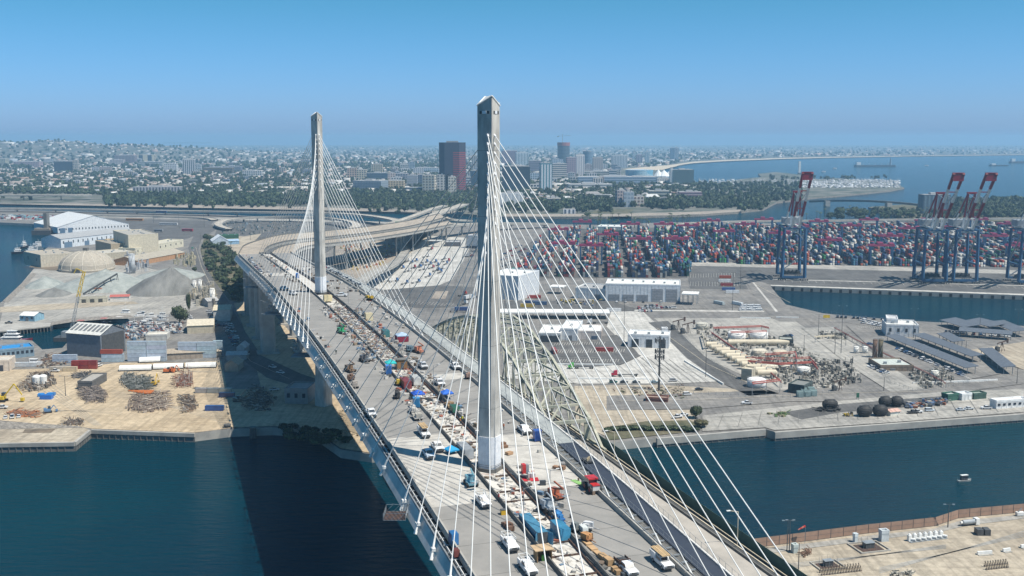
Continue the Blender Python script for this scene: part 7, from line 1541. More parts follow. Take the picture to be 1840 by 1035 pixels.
# floating crane beside the shed, red-blocked pontoon
t = thing('derrick_crane', 'lattice derrick with yellow upper boom leaning above the boat shed', 'crane', G(123, 607, 2)); b = MB(); b.box(-9, 9, -5, 5, -2, 1); b.build('pontoon', M['dsteel'], t); b = MB(); b.box(-4, 3, -3, 3, 1, 5); b.build('winch_house', M['steel'], t)
p0, p1, p2 = Vector((2, 0, 4)), Vector((8, 2, 30)), Vector((12.5, 4, 48))
def lattice(b, p, q, w_, n_, r=.1):
    for a in ((-w_, -w_), (w_, -w_), (w_, w_), (-w_, w_)): o = Vector((a[0], a[1], 0)); b.bar(p+o, q+o*.7, r, 4)
    for i in range(n_):
        f, g_ = p.lerp(q, i/n_), p.lerp(q, (i+1)/n_)
        for a, c in (((-w_, -w_), (w_, -w_)), ((w_, -w_), (w_, w_)), ((w_, w_), (-w_, w_)), ((-w_, w_), (-w_, -w_))):
            if i % 2: a, c = c, a
            b.bar(f+Vector((*a, 0)), g_+Vector((*c, 0)), r*.7, 3)
b = MB(); lattice(b, p0, p1, .9, 10, .14); b.build('lower_boom', M['steel'], t); b = MB(); lattice(b, p1, p2, 1.0, 7, .22); b.bar(p2, p2+Vector((-5, -1, 2.5)), .4, 4); b.bar(p2+Vector((-5, -1, 2.5)), p2+Vector((-7, -1, -1)), .4, 4); o = b.build('upper_boom', OC, t); o.color = (.62, .42, .03, 1)
t = thing('floating_gangway', 'long dark lattice pontoon with red blocks across the basin', 'pontoon', G(136, 584, 1)); q = G(228, 575, 1)-G(136, 584, 1); b = MB(); lattice(b, Vector((0, 0, 1)), q+Vector((0, 0, 1)), 1.6, 16, .2); b.build('lattice', M['rust'], t)
for f in (.1, .55, .85): b = MB(); b.box(-2.5, 2.5, -2, 2, -1, 3.4, c=q*f); o = b.build('float_block', OCM, t); o.color = ((.42, .12, .12) if f < .8 else (.5, .48, .46))+(1,)
# pier deck with piles
t = thing('pier', 'concrete pier on piles with the pale blue office', 'pier', G(0, 592, 0)); p0 = G(-40, 599, GZ)-Vector((*G(0, 592, 0)[:2], 0)); b = MB()
pts_ = [Vector((*G(x, y)[:2], 0))-Vector((*G(0, 592, 0)[:2], 0)) for x, y in ((-40, 600), (90, 586), (92, 580), (-40, 580))]; b.prism([tuple(p[:2]) for p in pts_], 3.3, GZ+.15); b.build('deck', M['conc'], t); b = MB()
for i in range(22):
    f = i/21; q = pts_[0].lerp(pts_[1], f); b.bar((q.x, q.y+.6, -2), (q.x, q.y+.6, 3.3), .35, 6)
b.build('piles', M['darkc'], t)
for i, (x, y) in enumerate([(409, 782), (455, 787)]):
    p = G(x, y, 0); t = thing('mooring_dolphin', ['left', 'right'][i]+' dark timber dolphin standing in the water by the bridge shadow', 'dolphin', p); b = MB()
    for q in range(9): a = q*.7; b.bar((math.cos(a)*1.4, math.sin(a)*1.4, -2), (math.cos(a)*1.1, math.sin(a)*1.1, 5), .45, 6)
    b.build('piles', M['dsteel'], t); b = MB(); b.cyl(0, 0, 5, 5.6, 1.9, 12); b.build('cap', M['darkc'], t)
# wharf edge: cope, timber wall and tyres
for nm, a, c, hx in (('wharf_edge', (-60, 799), (134, 796), .0), ('wharf_edge', (134, 796), (162, 773.5), 0), ('wharf_edge', (163, 773.5), (350, 780), 0), ('wharf_edge', (1392, 778), (1840, 745), 0), ('wharf_edge', (1180, 789), (1375, 772.5), 0)):
    p, q = G(*a), G(*c); L_ = (q-p).length; t = thing(nm, {(-60, 799): 'pale cope and timber face of the lower left wharf', (134, 796): 'slanting cope joining the lower and upper wharf', (163, 773.5): 'cope and timber face of the wharf below the sand yard', (1392, 778): 'long pale concrete cope wall of the right quay', (1180, 789): 'low cope of the bank wall left of the right quay'}[a], 'quay wall', (p.x, p.y, 0), math.atan2(q.y-p.y, q.x-p.x)); b = MB(); lo_ = 1.3 if p.x > 0 else 2.6; b.box(0, L_, -.7, .7, lo_, GZ+.45, nobot=False); b.build('cope', M['conc'], t); b = MB()
    for i in range(int(L_/3.2)): b.box(i*3.2, i*3.2+.4, -.6, -.3, -1, lo_)
    b.box(0, L_, -.3, .2, -1, lo_)
    b.build('piles', M['darkc'], t)
def tyre(label, x, y, g):
    p = G(x, y, 2.4); b = MB(); N = 12; R_, r_ = 1.15, .42
    for i in range(N): a, c = i*2*math.pi/N, (i+1)*2*math.pi/N; b.bar((R_*math.cos(a), 0, R_*math.sin(a)), (R_*math.cos(c), 0, R_*math.sin(c)), r_, 6)
    tag(b.build('tyre_fender', M['rubber'], None, False, tuple(p+Vector((0, -1.2, 0)))), label, 'tyre', g)
for x in (21, 73, 95, 121): tyre('black tyre hanging on the lower left wharf face', x, 794, 'tyres on the lower wharf')
for x, y in ((188, 775.5), (216, 776.5), (269, 778.5), (301, 779.5), (336, 781)): tyre('black tyre hanging on the wharf below the sand yard', x, y, 'tyres on the upper wharf')
# vegetation on the left
tree('big round dark tree beside the boat yard', 323, 581, 9.5, 14, 0); tree('tall narrow cypress right above the big round tree', 340, 562, 2.6, 16, 1, 'cypress', 'tree'); tree('dark tree at the foot of the green slope', 436, 497, 5, 7, 2); tree('leafy bush beside the cream tower building road', 350, 488, 4, 5, 1, 'shrub', 'shrub')
random.seed(19); n_ = 0
while n_ < 170:
    x, y = random.uniform(360, 450), random.uniform(422, 545)
    if not inpoly(x, y, [(368, 422), (384, 426), (402, 444), (436, 472), (448, 520), (430, 543), (414, 538), (388, 504), (368, 472), (362, 450)]): continue
    s = random.uniform(2.5, 6.5); o = inst(TM[n_ % 6], 'shrub', None, tuple(G(x, y)), random.random()*6, (s, s, s*random.uniform(.9, 1.5))); tag(o, 'dark bush on the green slope between street and bridge', 'shrub', 'bushes on the green slope'); n_ += 1
for i, (x, y, s) in enumerate([(423, 482, 1.1), (402, 455, .9), (409, 462, .9), (396, 441, .8), (392, 448, .8), (415, 447, .8), (404, 470, 1)]): o = inst(PM[i % 4], 'palm_tree', None, tuple(G(x, y)), i, (1.3*s, 1.3*s, s*.85)); tag(o, 'palm on the slope, '+['with the widest crown nearest the bridge edge', 'at the upper street side', 'right of the upper street side one', 'topmost of the group', 'just below the topmost', 'alone on the pale earth', 'low on the green side'][i], 'palm tree')
for i in range(60): x, y = random.uniform(500, 610), random.uniform(775, 800); o = inst(TM[i % 6], 'shrub', None, tuple(G(x+ (y-775)*.8, y-(0 if x > 540 else 6))), i, (3.5, 3.5, 3.2)); tag(o, 'dark shrub on the shaded rocky shore under the deck', 'shrub', 'shrubs on the shaded shore')
for lb, x, yb, yt in [('tall floodlight post in the sand yard beside the small shed', 118, 712, 676), ('lamp post by the port street near the slope, upper', 362, 455, 420), ('lamp post by the port street near the slope, lower', 386, 500, 458), ('lamp post on the pale slope left of the deck', 420, 478, 445), ('lamp post on the quay of the basin', 193, 595, 578), ('thin mast behind the green-roofed shed', 450, 432, 380), ('mast in the north lot beside the street top', 367, 408, 362), ('mast in the north lot near the bus', 276, 400, 360), ('mast in the north lot at its right end', 322, 412, 385)]: pole(lb, x, yb, yt)
# ================================================================ things on the new deck
def dk(px, py, dz=.02): p, s, o = D(px, py); return Vector((p.x, p.y, p.z+dz)), s, o
def pickup(label, px, py, away=False, col=(.74, .74, .74), kind='pickup', rz=0., group=None):
    p, s, o = dk(px, py); a = TH-math.pi/2+(math.pi if away else 0)+rz
    t = thing('pickup_truck', label, 'pickup truck', p, a, group); t.scale = (1.12, 1.12, 1.15)
    b = MB(); prof_body(b, [(-2.85, .55), (2.9, .5), (2.95, .95), (2.8, 1.12), (1.35, 1.22), (-2.85, 1.15)], 2.02); o = b.build('body', OC, t); o.color = (*col, 1)
    b = MB(); prof_body(b, [(1.35, 1.2), (.75, 1.85), (-.75, 1.9), (-.95, 1.2)], 1.86, 0, .1); o = b.build('cab', OC, t); o.color = (*col, 1)
    b = MB(); b.quad((1.37, -.78, 1.26), (1.37, .78, 1.26), (.84, .72, 1.80), (.84, -.72, 1.80)); b.build('windscreen', M['glass'], t)
    for sy in (-1, 1):
        b = MB(); y = sy*.90; b.box(-.7, .95, min(y, y+sy*.03), max(y, y+sy*.03), 1.3, 1.72); b.build('side_window', M['glass'], t)
        b = MB(); b.box(2.82, 2.98, sy*.72-.16, sy*.72+.16, .85, 1.05); b.build('headlight', M['steel'], t)
        for x in (-1.85, 1.85):
            b = MB(); b.bar((x, sy*1.04, .42), (x, sy*.74, .42), .42, 14); w0 = b.build('wheel', M['rubber'], t); b = MB(); b.bar((x, sy*1.06, .42), (x, sy*1.03, .42), .22, 10); b.build('rim', M['steel'], w0)
    b = MB(); b.box(2.93, 3.03, -.9, .9, .5, .8); b.box(2.93, 2.97, -.5, .5, .82, 1.06); b.build('grille', M['dsteel'], t)
    if kind == 'pickup': b = MB(); b.box(-2.75, -1.05, -.82, .82, 1.16, 1.18); b.build('bed_floor', M['dsteel'], t); b = MB(); [b.box(-2.2+.5*i, -1.9+.5*i, -.6+.3*i, .1+.2*i, 1.18, 1.4+.1*i) for i in range(3)]; b.build('load', M['rust'], t)
    if kind == 'rack':
        b = MB()
        for sy in (-1, 1):
            for x in (-2.7, -1.1, .9): b.bar((x, sy*.9, 1.15), (x, sy*.9, 2.25), .05, 4)
            b.bar((-2.7, sy*.9, 2.25), (1.3, sy*.9, 2.25), .05, 4)
        for x in (-2.7, -1.1, .9): b.bar((x, -.9, 2.25), (x, .9, 2.25), .05, 4)
        b.build('ladder_rack', M['white'], t); b = MB(); [b.box(-2.85, -1.0, sy*.95-.12, sy*.95+.12, 1.15, 1.6) for sy in (-1, 1)]; o = b.build('tool_boxes', OC, t); o.color = (*col, 1)
    if kind == 'utility':
        b = MB(); b.box(-3.2, -1.0, -1.1, 1.1, 1.1, 2.1); o = b.build('service_body', OC, t); o.color = (*col, 1); b = MB()
        for i in range(6): b.box(-3.4, 1.6, -.8+i*.27, -.56+i*.27, 2.25, 2.4+.05*(i % 3), nobot=False)
        o = b.build('lumber_load', OCM, t); o.color = (.50, .36, .20, 1)
    if kind == 'flatbed': b = MB(); b.box(-3.6, -.95, -1.15, 1.15, 1.1, 1.25); b.box(-3.6, -.95, -1.15, -1.05, 1.25, 1.75); b.box(-3.6, -.95, 1.05, 1.15, 1.25, 1.75); b.box(-1.15, -.95, -1.1, 1.1, 1.25, 2.0); b.build('flatbed', M['rust'], t); b = MB(); [b.box(-3.3+.6*i, -2.9+.6*i, -.7, .8, 1.25, 1.5+.1*i) for i in range(4)]; b.build('load', M['dsteel'], t)
    return t
pickup('white pickup with ladder rack in the left lanes, middle of three below the tower', 916, 984, kind='rack'); pickup('white service pickup with boxed rack at the bottom edge by the plywood shed', 948, 1026, kind='rack'); pickup('white pickup with empty bed just below the near tower foot, left lanes', 868, 907, kind='rack')
pickup('pale blue pickup parked in the shadow of the near tower', 770, 821, col=(.50, .58, .66)); pickup('white pickup parked right above the pale blue one', 786, 808); pickup('white pickup alone in the left lanes above the sheltered shore', 667, 747); pickup('white pickup in the right lanes just right of the near tower', 942, 777)
pickup('white utility truck loaded with lumber at the lower right lanes', 1190, 1016, kind='utility'); pickup('white truck with dark dump bed at the bottom edge', 1127, 1028, kind='flatbed'); pickup('white pickup in the right lanes behind the near tower, lower', 790, 692, kind='rack'); pickup('white pickup by the right barrier behind the near tower', 818, 662); pickup('silver car-like pickup between the median and the red-roofed tent', 760, 661, col=(.55, .56, .57)); pickup('white pickup parked across the lanes near the far tower', 613, 533, rz=1.3); pickup('white truck with red load beside the left lanes clutter', 762, 783, kind='utility', away=False)
random.seed(77)
for x, y, lb in [(510, 521, 'first'), (526, 530, 'second')]: pickup('white pickup beside the dark cross seam left of the far tower, %s from the left' % lb, x, y, rz=.4)
for i in range(26):
    x = random.choice((0, 1)); px_, py_ = (448+i*1.6, 468+i*1.8) if i < 14 else (585+(i-14)*5.5, 482+(i-14)*3.0)
    p, s, o = dk(px_, py_); p.z += .05; car(p, TH+math.pi/2+random.uniform(-.2, .2), 'small parked vehicle near the deck edge by the far tower', 'vehicles at the deck edges by the far tower', s=1.0)
# deck containers
def dbox(label, px, py, L_, w_, h_, col, rz=0, name='shipping_container', cat='container', doors=False, dz=.02, along=True):
    p, s, o_ = dk(px, py, dz); t = thing(name, label, cat, p, TH+rz); b = MB()
    b.box(-w_/2+.05, w_/2-.05, .05, L_-.05, .1, h_-.04); 
    n_ = int(L_/.45)
    for i in range(n_):
        y = .2+i*.45
        b.box(-w_/2, -w_/2+.06, y, y+.22, .15, h_-.15); b.box(w_/2-.06, w_/2, y, y+.22, .15, h_-.15); b.box(-w_/2+.15, w_/2-.15, y, y+.2, h_-.05, h_)
    for x in (-w_/2, w_/2-.12):
        for y in (0, L_-.12): b.box(x, x+.12, y, y+.12, 0, h_+.02)
    o = b.build('shell', OC, t); o.color = (*col, 1)
    for sx in (-1, 1):
        b = MB(); 
        if doors: b.box(-.04, .04, 0, w_/2, .1, h_-.1, c=Vector((sx*w_/2, .02, 0)), rot=-sx*2.6+(math.pi if 0 else 0))
        else: b.box(min(0, sx*(w_/2-.1)), max(0, sx*(w_/2-.1)), -.05, .05, .12, h_-.12)
        o = b.build('door', OC, t); o.color = (*[min(1, c*1.25) for c in col], 1)
    if doors: b = MB(); b.box(-w_/2+.15, w_/2-.15, -.0, .06, .15, h_-.15); b.build('dark_opening', M['dsteel'], t)
    return t
dbox('long pale blue container with open doors, left of the two on the median', 975, 975, 12.2, 2.6, 2.9, (.08, .24, .36), doors=True, dz=-.5); dbox('short blue container right of the long one on the median', 1016, 968, 6.3, 2.5, 2.7, (.05, .22, .36), doors=False, dz=-.5)
dbox('red-brown container on the median half way between the towers', 733, 700, 7, 2.6, 2.7, (.22, .05, .05)); dbox('white-grey container right of the red-brown one', 750, 693, 6, 2.5, 2.6, (.5, .5, .48)); dbox('teal box container between the towers in the right lanes', 695, 606, 5, 2.6, 2.6, (.05, .16, .17)); dbox('grey generator container just left of the near tower foot', 843, 822, 8, 2.6, 2.7, (.30, .32, .34), dz=-.5); dbox('small blue portable store beside the left barrier near the bottom', 818, 980, 2.6, 1.6, 2.5, (.03, .14, .33)); dbox('small brown crate below the blue store on the left barrier', 821, 1002, 1.6, 1.3, 1.6, (.16, .05, .04))
dbox('tan cube crate nearer the far tower on the median', 590, 542, 4, 4, 3.0, (.58, .49, .30), name='crate', cat='crate'); dbox('tan cube crate standing by the right median barrier', 664, 577, 3.2, 3.2, 3.4, (.58, .50, .33), name='crate', cat='crate'); dbox('dark green skip behind the brown crates in the right lanes', 820, 742, 4, 2.2, 1.8, (.04, .14, .09), name='skip', cat='skip'); dbox('white power cabinet between the tower and the lumber', 1052, 962, 2.2, 1.4, 1.8, (.6, .62, .6), name='cabinet', cat='cabinet')
def potty(label, px, py, col=(.04, .16, .45)):
    p, s, o_ = dk(px, py); t = thing('portable_toilet', label, 'portable toilet', p, TH); b = MB(); b.box(-.75, .75, -.75, .75, .1, 2.5); o = b.build('cabin', OC, t); o.color = (*col, 1)
    b = MB(); b.box(-.8, .8, -.8, .8, 2.5, 2.75); o = b.build('roof', OC, t); o.color = (*[c*1.3+.03 for c in col], 1); b = MB(); b.box(-.45, .45, -.80, -.75, .2, 2.3); o = b.build('door', OC, t); o.color = (*[c*.7 for c in col], 1); t.scale = (1.25, 1.25, 1.15)
potty('dark blue portable toilet at the right barrier beside the near tower', 965, 792, (.02, .07, .28)); potty('blue portable toilet at the median half way between the towers', 698, 672); potty('blue portable toilets pair on the left of the lower median clutter', 748, 732, (.03, .2, .42)); potty('blue portable toilet near the far tower median', 534, 500)
def lift(label, px, py, col, rz=0., ext=6):
    p, s, o_ = dk(px, py); t = thing('boom_lift', label, 'boom lift', p, TH+rz); b = MB(); b.box(-1.2, 1.2, -1.8, 1.8, .5, 1.2); b.box(-1.1, 1.1, -.2, 1.7, 1.2, 2.4); o = b.build('chassis', OC, t); o.color = (*col, 1)
    for sx in (-1, 1):
        for y in (-1.3, 1.3): b = MB(); b.bar((sx*1.45, y, .6), (sx*1.0, y, .6), .6, 12); b.build('wheel', M['rubber'], t)
    b = MB(); b.bar((0, 1.2, 2.2), (0, -ext*.5, 3.2), .28, 4); b.bar((0, -ext*.5, 3.2), (.2, .8, 4.0), .22, 4); o = b.build('arm', OC, t); o.color = (*[c*.9 for c in col], 1)
    b = MB(); [b.bar((x, -ext*.5-1.4+y, 1.8), (x, -ext*.5-1.4+y, 2.9), .05, 4) for x in (-.9, .9) for y in (0, 1)]; b.box(-.9, .9, -ext*.5-1.4, -ext*.5-.4, 1.7, 1.8, nobot=False); [b.bar((-.9, -ext*.5-1.4+y, 2.9), (.9, -ext*.5-1.4+y, 2.9), .05, 4) for y in (0, 1)]; b.build('basket', M['steel'], t)
lift('orange boom lift folded in the right lanes', 998, 896, (.34, .10, .05), .3); lift('grey and blue boom lift in front of the orange one', 984, 917, (.30, .34, .38), .2, 5); lift('pale blue boom lift left of the near tower foot', 846, 872, (.14, .32, .40), 0, 5); lift('green boom lift in the left lanes between the towers', 614, 599, (.04, .30, .13), .5, 5); lift('white and orange lift in the right lanes between the towers', 753, 634, (.5, .2, .12), .4); lift('grey lift beside the covered pile in the left lanes', 655, 650, (.10, .10, .11), .3)
t = lift('brown machine standing in the left lanes', 629, 668, (.20, .13, .08), .4, 6)
# red tractor
p, s, o_ = dk(1064, 882); t = thing('tractor', 'red and white tractor-like road machine by the right barrier', 'tractor', p, TH-math.pi/2); b = MB(); b.box(-1.6, 2.6, -.9, .9, .8, 2.0); o = b.build('bonnet', OC, t); o.color = (.6, .58, .56, 1); b = MB(); b.box(-1.9, .4, -1.1, 1.1, 2.0, 3.0); b.build('cab', M['glass'], t); b = MB(); b.box(-2.1, .7, -1.25, 1.25, 3.0, 3.35); b.box(.7, 2.7, -.95, .95, 2.0, 2.25); o = b.build('roof', OC, t); o.color = (.50, .03, .03, 1)
for x in (-1.5, 1.8):
    for sy in (-1, 1): b = MB(); b.bar((x, sy*1.5, .95), (x, sy*1.0, .95), .95, 16); w0 = b.build('wheel', M['rubber'], t); b = MB(); b.bar((x, sy*1.52, .95), (x, sy*1.49, .95), .45, 10); b.build('hub', M['cred'], w0)
b = MB(); b.box(-3.6, -2.0, -1.4, 1.4, .4, 1.6); b.build('rear_tool', M['dsteel'], t)
# yellow truck near the right barrier, trailers, loaders
def trailer(label, px, py, L_, w_, col, load=None, rz=0., name='flat_trailer', cat='trailer', h=1.0):
    p, s, o_ = dk(px, py); t = thing(name, label, cat, p, TH+rz); b = MB(); b.box(-w_/2, w_/2, 0, L_, h-.3, h, nobot=False); b.bar((0, 0, h-.2), (0, -1.6, h-.4), .1, 4); o = b.build('frame', OCM, t); o.color = (*col, 1); b = MB()
    for y in (L_*.3, L_*.7): b.bar((-w_/2, y, .4), (w_/2, y, .4), .4, 10)
    b.build('wheels', M['rubber'], t)
    if load:
        random.seed(int(px)); b = MB()
        for i in range(7): x0 = random.uniform(-w_/2, w_/2-.8); y0 = random.uniform(0, L_-1.5); b.box(x0, x0+random.uniform(.6, 1.2), y0, y0+random.uniform(.8, 2), h, h+random.uniform(.3, 1.3))
        o = b.build('load', OCM, t); o.color = (*load, 1)
    return t
trailer('yellow crane truck parked at the right barrier near the far tower', 672, 541, 6, 2.5, (.10, .09, .08), (.55, .36, .03), .5, 'crane_truck', 'truck', 1.3); trailer('rust coloured trailer in the left lanes, upper of two', 631, 686, 4, 2.3, (.12, .07, .05), (.16, .10, .07), -.1); trailer('grey trailer in the left lanes, lower of two', 638, 699, 4, 2.6, (.28, .26, .24), (.32, .29, .26), -.1); trailer('small black loader on the left lanes beside the median', 714, 718, 2.5, 1.8, (.04, .04, .04), (.05, .05, .05)); trailer('yellow compressor trailer by the median barrier', 717, 694, 3, 1.8, (.3, .2, .04), (.5, .36, .05)); trailer('pale flat trailer at the median, upper one', 747, 745, 4.5, 2.6, (.42, .40, .37), (.45, .43, .40)); trailer('pale flat trailer at the median, lower one', 753, 757, 4.5, 2.6, (.45, .43, .40), (.4, .38, .34)); trailer('blue frame trailer in the right lanes between the towers', 738, 633, 3, 2.4, (.10, .16, .20), (.12, .18, .22)); trailer('flat dark cart by the right barrier behind the tower', 843, 682, 2.5, 2, (.15, .10, .09), (.3, .2, .16)); trailer('orange road roller in the right lanes beside the white cabinet', 1061, 976, 2.2, 1.8, (.30, .14, .06), (.46, .24, .10), .4, 'road_roller', 'roller'); trailer('grey generator on skids beside the roller', 1040, 958, 2.2, 1.8, (.10, .11, .11), (.16, .18, .18), .4, 'generator', 'generator'); trailer('white plant behind the generator with folded arm', 1066, 955, 2.5, 1.4, (.5, .5, .5), (.6, .6, .6), .9); trailer('blue work platforms stacked by the right median barrier', 1010, 938, 3.2, 1.8, (.03, .14, .38), (.04, .2, .46), .2, 'work_platform', 'platform', .6)
# tents and tarps
def tent(label, px, py, w_, col, side=None, hh=2.6, rz=0.):
    p, s, o_ = dk(px, py); t = thing('canopy_tent', label, 'tent', p, TH+rz); b = MB(); i = len(b.v); e = w_/2; b.v += [(-e, -e, hh), (e, -e, hh), (e, e, hh), (-e, e, hh), (0, 0, hh+1.1)]; [(b.f.append((i+k, i+(k+1) % 4, i+4)), b.m.append(0), b.c.append(None)) for k in range(4)]
    for k in range(4): a, c = [(-e, -e), (e, -e), (e, e), (-e, e)][k], [(e, -e), (e, e), (-e, e), (-e, -e)][k]; b.quad((*a, hh-.35), (*c, hh-.35), (*c, hh), (*a, hh))
    o = b.build('cover', OCM, t); o.color = (*col, 1); b = MB(); [b.bar((x, y, 0), (x, y, hh), .05, 4) for x in (-e, e) for y in (-e, e)]; b.build('legs', M['steel'], t)
    if side: b = MB(); b.box(-e+.05, e-.05, -e+.05, e-.05, .1, hh-.3); o = b.build('side_walls', OCM, t); o.color = (*side, 1)
tent('tent with pale blue top and dark red walls in the right lanes', 722, 613, 4.6, (.36, .48, .62), (.26, .02, .05)); tent('teal parasol-like canopy over the median between the towers', 702, 664, 3.6, (.02, .42, .42)); tent('royal blue canopy below the red-brown container', 751, 715, 3.8, (.02, .10, .50), hh=1.6); tent('blue canopy by the brown crates in the right lanes', 803, 716, 3.6, (.03, .14, .55), hh=2); tent('bright blue tarpaulin canopy left of the near tower', 811, 814, 3.2, (.02, .30, .58), hh=1.1, rz=.3)
p, s, o_ = dk(951, 862); b = MB(); b.box(-2.3, 2.3, -1.3, 1.3, 0, .12); o = b.build('red_mat', OCM, None, False, tuple(p), TH-.2); o.color = (.45, .02, .03, 1); tag(o, 'flat red sheet lying in the right lanes below the tower', 'sheet')
p, s, o_ = dk(1040, 868); b = MB(); b.box(-.8, .8, -2.6, 2.6, 0, .1); o = b.build('green_sheet', OCM, None, False, tuple(p), TH+.25); o.color = (.22, .42, .14, 1); tag(o, 'light green sheet left of the red tractor', 'sheet')
p, s, o_ = dk(943, 850); t = thing('welding_plant', 'red and grey upright welding plant above the red sheet', 'machine', p, TH); b = MB(); b.box(-.8, .1, -.7, .7, 0, 2.4); o = b.build('red_cabinet', OC, t); o.color = (.5, .03, .03, 1); b = MB(); b.box(.15, .9, -.6, .6, 0, 2.2); b.build('grey_cabinet', M['steel'], t)
p, s, o_ = dk(905, 924, -.2); t = thing('yellow_bin', 'small yellow bin at the left median barrier', 'bin', p, TH); b = MB(); b.box(-.7, .7, -.5, .5, 0, 1.3); o = b.build('body', OC, t); o.color = (.62, .38, .02, 1); b = MB(); b.box(-.75, .75, -.55, .55, 1.3, 1.4); b.build('lid', M['dsteel'], t)
p, s, o_ = dk(885, 838, .0); t = thing('folded_lift', 'yellow folded frame leaning at the foot of the near tower', 'frame', p, TH); b = MB(); b.bar((0, -.2, 0), (.5, .6, 4.2), .22, 4); b.bar((-.7, -.2, 0), (.3, .6, 4.0), .22, 4); o = b.build('bars', OC, t); o.color = (.6, .38, .02, 1); b = MB(); b.box(-1, 1, -.6, .2, 0, .6); o = b.build('foot', OC, t); o.color = (.5, .32, .02, 1)
t = thing('plywood_shed', 'open plywood shed at the bottom edge between the lanes and the median', 'shed', dk(979, 1010)[0], TH); b = MB(); b.box(-1.6, -1.5, 0, 2.6, 0, 2.6); b.box(1.5, 1.6, 0, 2.6, 0, 2.6); b.box(-1.5, 1.5, 2.5, 2.6, 0, 2.6); o = b.build('walls', OCM, t); o.color = (.42, .26, .13, 1); b = MB(); b.box(-2.2, 1.9, -.5, 3.0, 2.6, 2.75, nobot=False); o = b.build('roof', OCM, t); o.color = (.50, .36, .22, 1); b = MB(); b.box(-.4, .4, .6, 1.2, 0, 1.2); o = b.build('green_box', OCM, t); o.color = (.2, .5, .1, 1)
t = thing('brown_shed', 'brown timber cabin on the median behind the teal canopy', 'shed', dk(723, 662)[0], TH); b = MB(); b.box(-1.8, 1.8, 0, 3, 0, 3.0); o = b.build('walls', OCM, t); o.color = (.26, .14, .06, 1); b = MB(); b.box(-2, 2, -.3, 3.3, 3.0, 3.2); b.build('roof', M['darkc'], t); b = MB(); b.box(-.5, .5, -.05, 0, 0, 2.1); b.build('door', M['dsteel'], t)
# stacked timber
def lumber(label, px, py, L_, n_, rz=0., col=(.46, .30, .16), w_=1.4):
    p, s, o_ = dk(px, py); t = thing('timber_stack', label, 'timber stack', p, TH+rz); random.seed(int(px+py))
    for i in range(n_):
        b = MB(); y = i*L_/n_; b.box(-w_/2+random.uniform(-.2, .2), w_/2+random.uniform(-.2, .2), y, y+L_/n_-.25, .1, .1+random.uniform(.5, 1.3)); o = b.build('timber_pack', OCM, t); c = random.uniform(.75, 1.15); o.color = (col[0]*c, col[1]*c, col[2]*c, 1)
lumber('long row of packed timber beside the dump-bed truck', 1099, 1018, 13, 5, .06); lumber('dark stacked beams in front of the pickup with rack', 920, 955, 4.5, 4, .1, (.16, .09, .06)); lumber('brown crates in the right lanes behind the near tower', 812, 733, 5, 3, 0, (.36, .24, .13), 2); lumber('brown pallets stacked right of the tower wrapping', 906, 806, 2.6, 2, .2, (.22, .12, .07), 2.6); lumber('flat cardboard by the pallets right of the tower', 918, 818, 1.6, 1, .4, (.42, .26, .15)); lumber('brown sheets by the right barrier above the tractor', 1014, 845, 3.4, 2, .7, (.26, .15, .09)); lumber('timber packs at the bottom edge right of the long row', 1112, 1034, 2.6, 2, .1)
p, s, o_ = dk(1072, 1012); b = MB(); b.box(-.9, .9, -3.4, 3.4, 0, .3); [b.bar((-.9, -3.4+.7*i, .35), (.9, -3.4+.7*i, .35), .08, 4) for i in range(10)]; tag(b.build('grating_panel', M['darkc'], None, False, tuple(p), TH+.06), 'grey grating panel left of the packed timber', 'panel')
# workers
def worker(label, px, py, shirt=(.55, .45, .02), rz=0.):
    p, s, o_ = dk(px, py); b = MB()
    me = bpy.data.meshes.new('person'); vs = [(0, 0, .95), (0, 0, 1.25), (0, 0, 1.48), (0, 0, 1.56), (0, .02, 1.72), (-.11, 0, .9), (-.13, .06, .5), (-.14, 0, .06), (.11, 0, .9), (.14, -.1, .5), (.15, .02, .06), (-.2, 0, 1.44), (-.27, .03, 1.15), (-.26, -.12, .92), (.2, 0, 1.44), (.28, .03, 1.15), (.26, -.12, .93), (-.14, -.14, .03), (.15, -.12, .03)]
    ed = [(0, 1), (1, 2), (2, 3), (3, 4), (0, 5), (5, 6), (6, 7), (7, 17), (0, 8), (8, 9), (9, 10), (10, 18), (2, 11), (11, 12), (12, 13), (2, 14), (14, 15), (15, 16)]; me.from_pydata(vs, ed, [])
    o = bpy.data.objects.new('person', me); C.objects.link(o); o.location = p; o.rotation_euler.z = TH+rz; o.scale = (1.1, 1.1, 1.1); sk = o.modifiers.new('skin', 'SKIN'); rad = [.15, .16, .15, .07, .12, .1, .075, .05, .1, .075, .05, .07, .05, .04, .07, .05, .04, .04, .04]
    for v, r_ in zip(me.skin_vertices[0].data, rad): v.radius = (r_, r_)
    me.skin_vertices[0].data[0].use_root = True; o.modifiers.new('sub', 'SUBSURF').levels = 1; me.materials.append(M['dsteel']); tag(o, label, 'person')
    b = MB(); b.prism([(-.2, -.13), (.2, -.13), (.22, .13), (-.22, .13)], .93, 1.5); o2 = b.build('safety_vest', OCM, o); o2.color = (*shirt, 1); b = MB(); b.dome(0, .02, 1.76, .15, .14, 12, 3); b.cyl(0, .02, 1.74, 1.77, .18, 12); b.build('hard_hat', M['white'], o)
